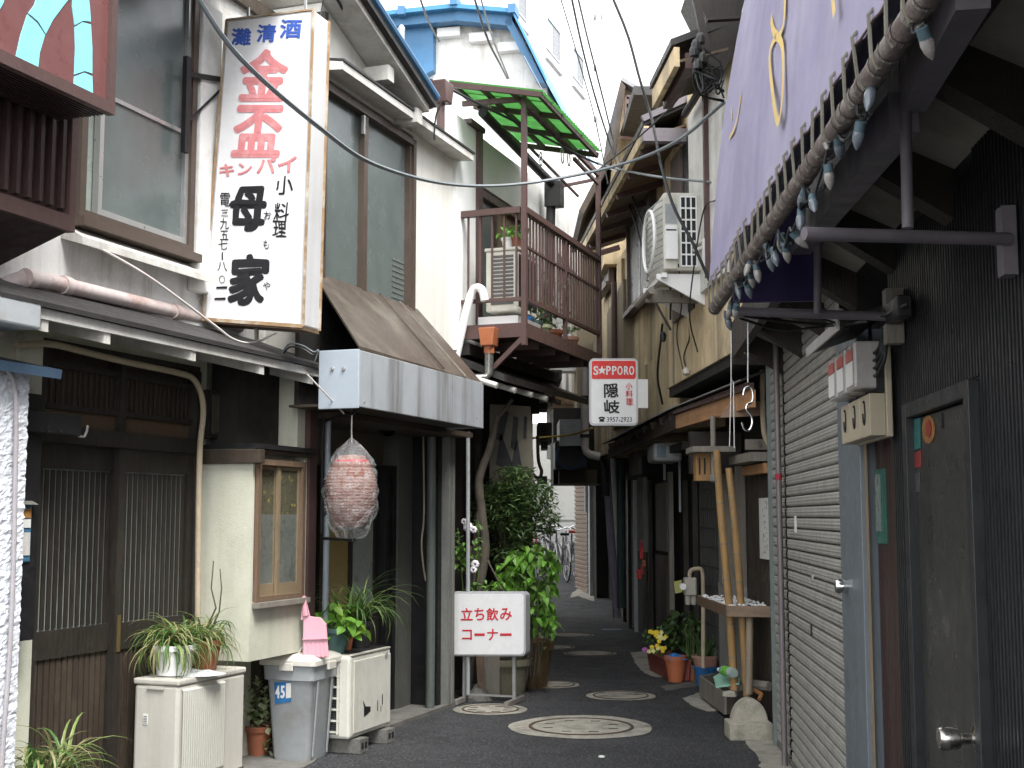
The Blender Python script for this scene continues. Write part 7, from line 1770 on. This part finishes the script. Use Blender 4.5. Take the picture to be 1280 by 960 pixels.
cable([(640,549,14),(690,546,14),(720,542,13.4),(740,535,12.0)],.012,mat('cable_yellow',(.30,.22,.04),.6,.5,30),'yellow black striped cable reaching the foot of the beer sign')
cable([(858,395,10.5),(862,420,10.3),(855,445,10.4),(858,462,10.4)],.006,m_wire,'thin black lead hanging on the beige wall under the condenser')
cable([(828,405,10.7),(826,425,10.8),(822,470,11),(828,505,11.2)],.010,m_wire,'black cable running down the beige wall to the porch roof')
t=thing('hanging_fitting','small black connector dangling on the beige wall','fitting',at(829,425,10.6))
b=B();b.lathe(at(829,428,10.6),[(0,0),(.02,.01),(.03,.06),(.012,.09),(0,.09)],8);part('plug',b,m_black,t,smooth=True)
b=B();b.lathe(at(858,470,10.3),[(0,0),(.03,.02),(.03,.05),(0,.08)],8);b.v and None;part('insulator',b,m_plasl,t,smooth=True)
# black cables under the awning
cable([(930,395,4.6),(985,402,4.7),(1040,405,4.8),(1100,396,4.6),(1135,380,4.3)],.006,m_wire,'upper black cable drooping beneath the lower awning arm')
cable([(925,398,4.6),(975,412,4.7),(1030,408,4.8),(1085,402,4.6)],.005,m_wire,'lower black cable drooping beneath the lower awning arm')
cable([(1062,412,4.7),(1040,402,4.75),(1010,395,4.7),(985,380,4.7)],.004,m_wire,'loose wire loop beside the meter roof')
# coiled wires over the conduit at the pent roof corner
for k,(o,lab) in enumerate(((0,'outer black wire loop at the end of the small white roof'),(4,'inner black wire loop at the end of the small white roof'))):
    cable([(352,446-o,8.1),(362,434-o,8.1),(378,436-o,8.1),(392,444-o,8.1),(398,440-o*.5,8.1),(394,452,8.1)],.006,m_wire if k==0 else m_wireg,lab)
# roof line fittings beside the canopy start
t=thing('cable_clamps','white insulators and wires gathered at the roof corner above the hopper','fitting',at(530,105,10.2))
for (x,y) in ((498,56),(503,66),(536,118),(540,128),(538,136)):
    b=B();b.lathe(at(x,y,9.9),[(0,0),(.02,.0),(.028,.02),(.015,.04),(.025,.055),(0,.07)],10);part('insulator',b,m_plasl,t,smooth=True)
for k in range(4):
    b=B();b.tube(qbez([at(500+rnd.uniform(-3,3),58,9.8),at(515+rnd.uniform(-4,4),80+rnd.uniform(-6,6),9.9),at(533+rnd.uniform(-3,3),104,10),at(541,128+rnd.uniform(-6,6),10)],5),.006,5);part('wire',b,m_wire,t)
# S hooks and chain
t=thing('hanging_hook','chrome S hook and chain hanging from the lower awning arm','hook',at(935,540,5.0),'hooks hanging from the awning arm')
b=B();k_=[(935,400),(935,425),(935,450),(935,478)];b.tube([at(x,y,4.75) for x,y in k_],.0028,6)
for i in range(16):
    q=at(935,402+i*4.6,4.75);b.lathe(q,[(.0,-.004),(.005,0),(.0,.004)],6)
part('chain',b,m_alu,t,stuff=True)
b=B();b.tube(qbez([at(x,y,4.75) for x,y in ((929,494),(931,486),(938,484),(941,492),(940,502),(934,506),(933,512),(939,520),(940,530),(936,538),(930,536),(927,528))],6),.0042,8);part('hook',b,m_chrome,t,smooth=True)
t=thing('hanging_hook','thin wire loop hanging left of the chrome S hook','hook',at(917,562,5.0),'hooks hanging from the awning arm')
b=B();b.tube([at(x,y,4.8) for x,y in ((914,398),(914,474),(912,558),(918,560),(917,478),(914,474))],.0022,6);part('loop',b,m_alu,t)
# white grey clips on cedar board etc
b=B();a=at(917,558,4.9)
b=None

cable([(405,-5,8.5),(400,30,8.4),(409,60,8.4),(404,95,8.5)],.004,m_wire,'thin black lead looping beside the tall sign box')
cable([(868,70,8.6),(850,120,9.2),(800,170,10.2),(748,212,12.2)],.007,m_wire,'thin cable from the dark eave fittings toward the balcony post')
cable([(895,250,9.0),(880,262,9.3),(868,330,9.4),(862,395,9.6),(872,440,9.8)],.006,m_wire,'loose black wire trailing down the wall from the canvas edge')
cable([(848,330,9.6),(852,380,10.0),(846,420,10.3),(855,468,10.3)],.005,m_wire,'second thin lead beside the hanging insulator on the beige wall')
cable([(700,-5,13),(722,70,14),(744,150,14.5),(760,230,14.5)],.007,m_wire,'single thin line crossing the white block left of the strand pair')
cable([(655,70,15),(700,150,14),(745,200,13),(800,228,12)],.006,m_wireg,'slim grey line from the blue trimmed gable to the right eaves')
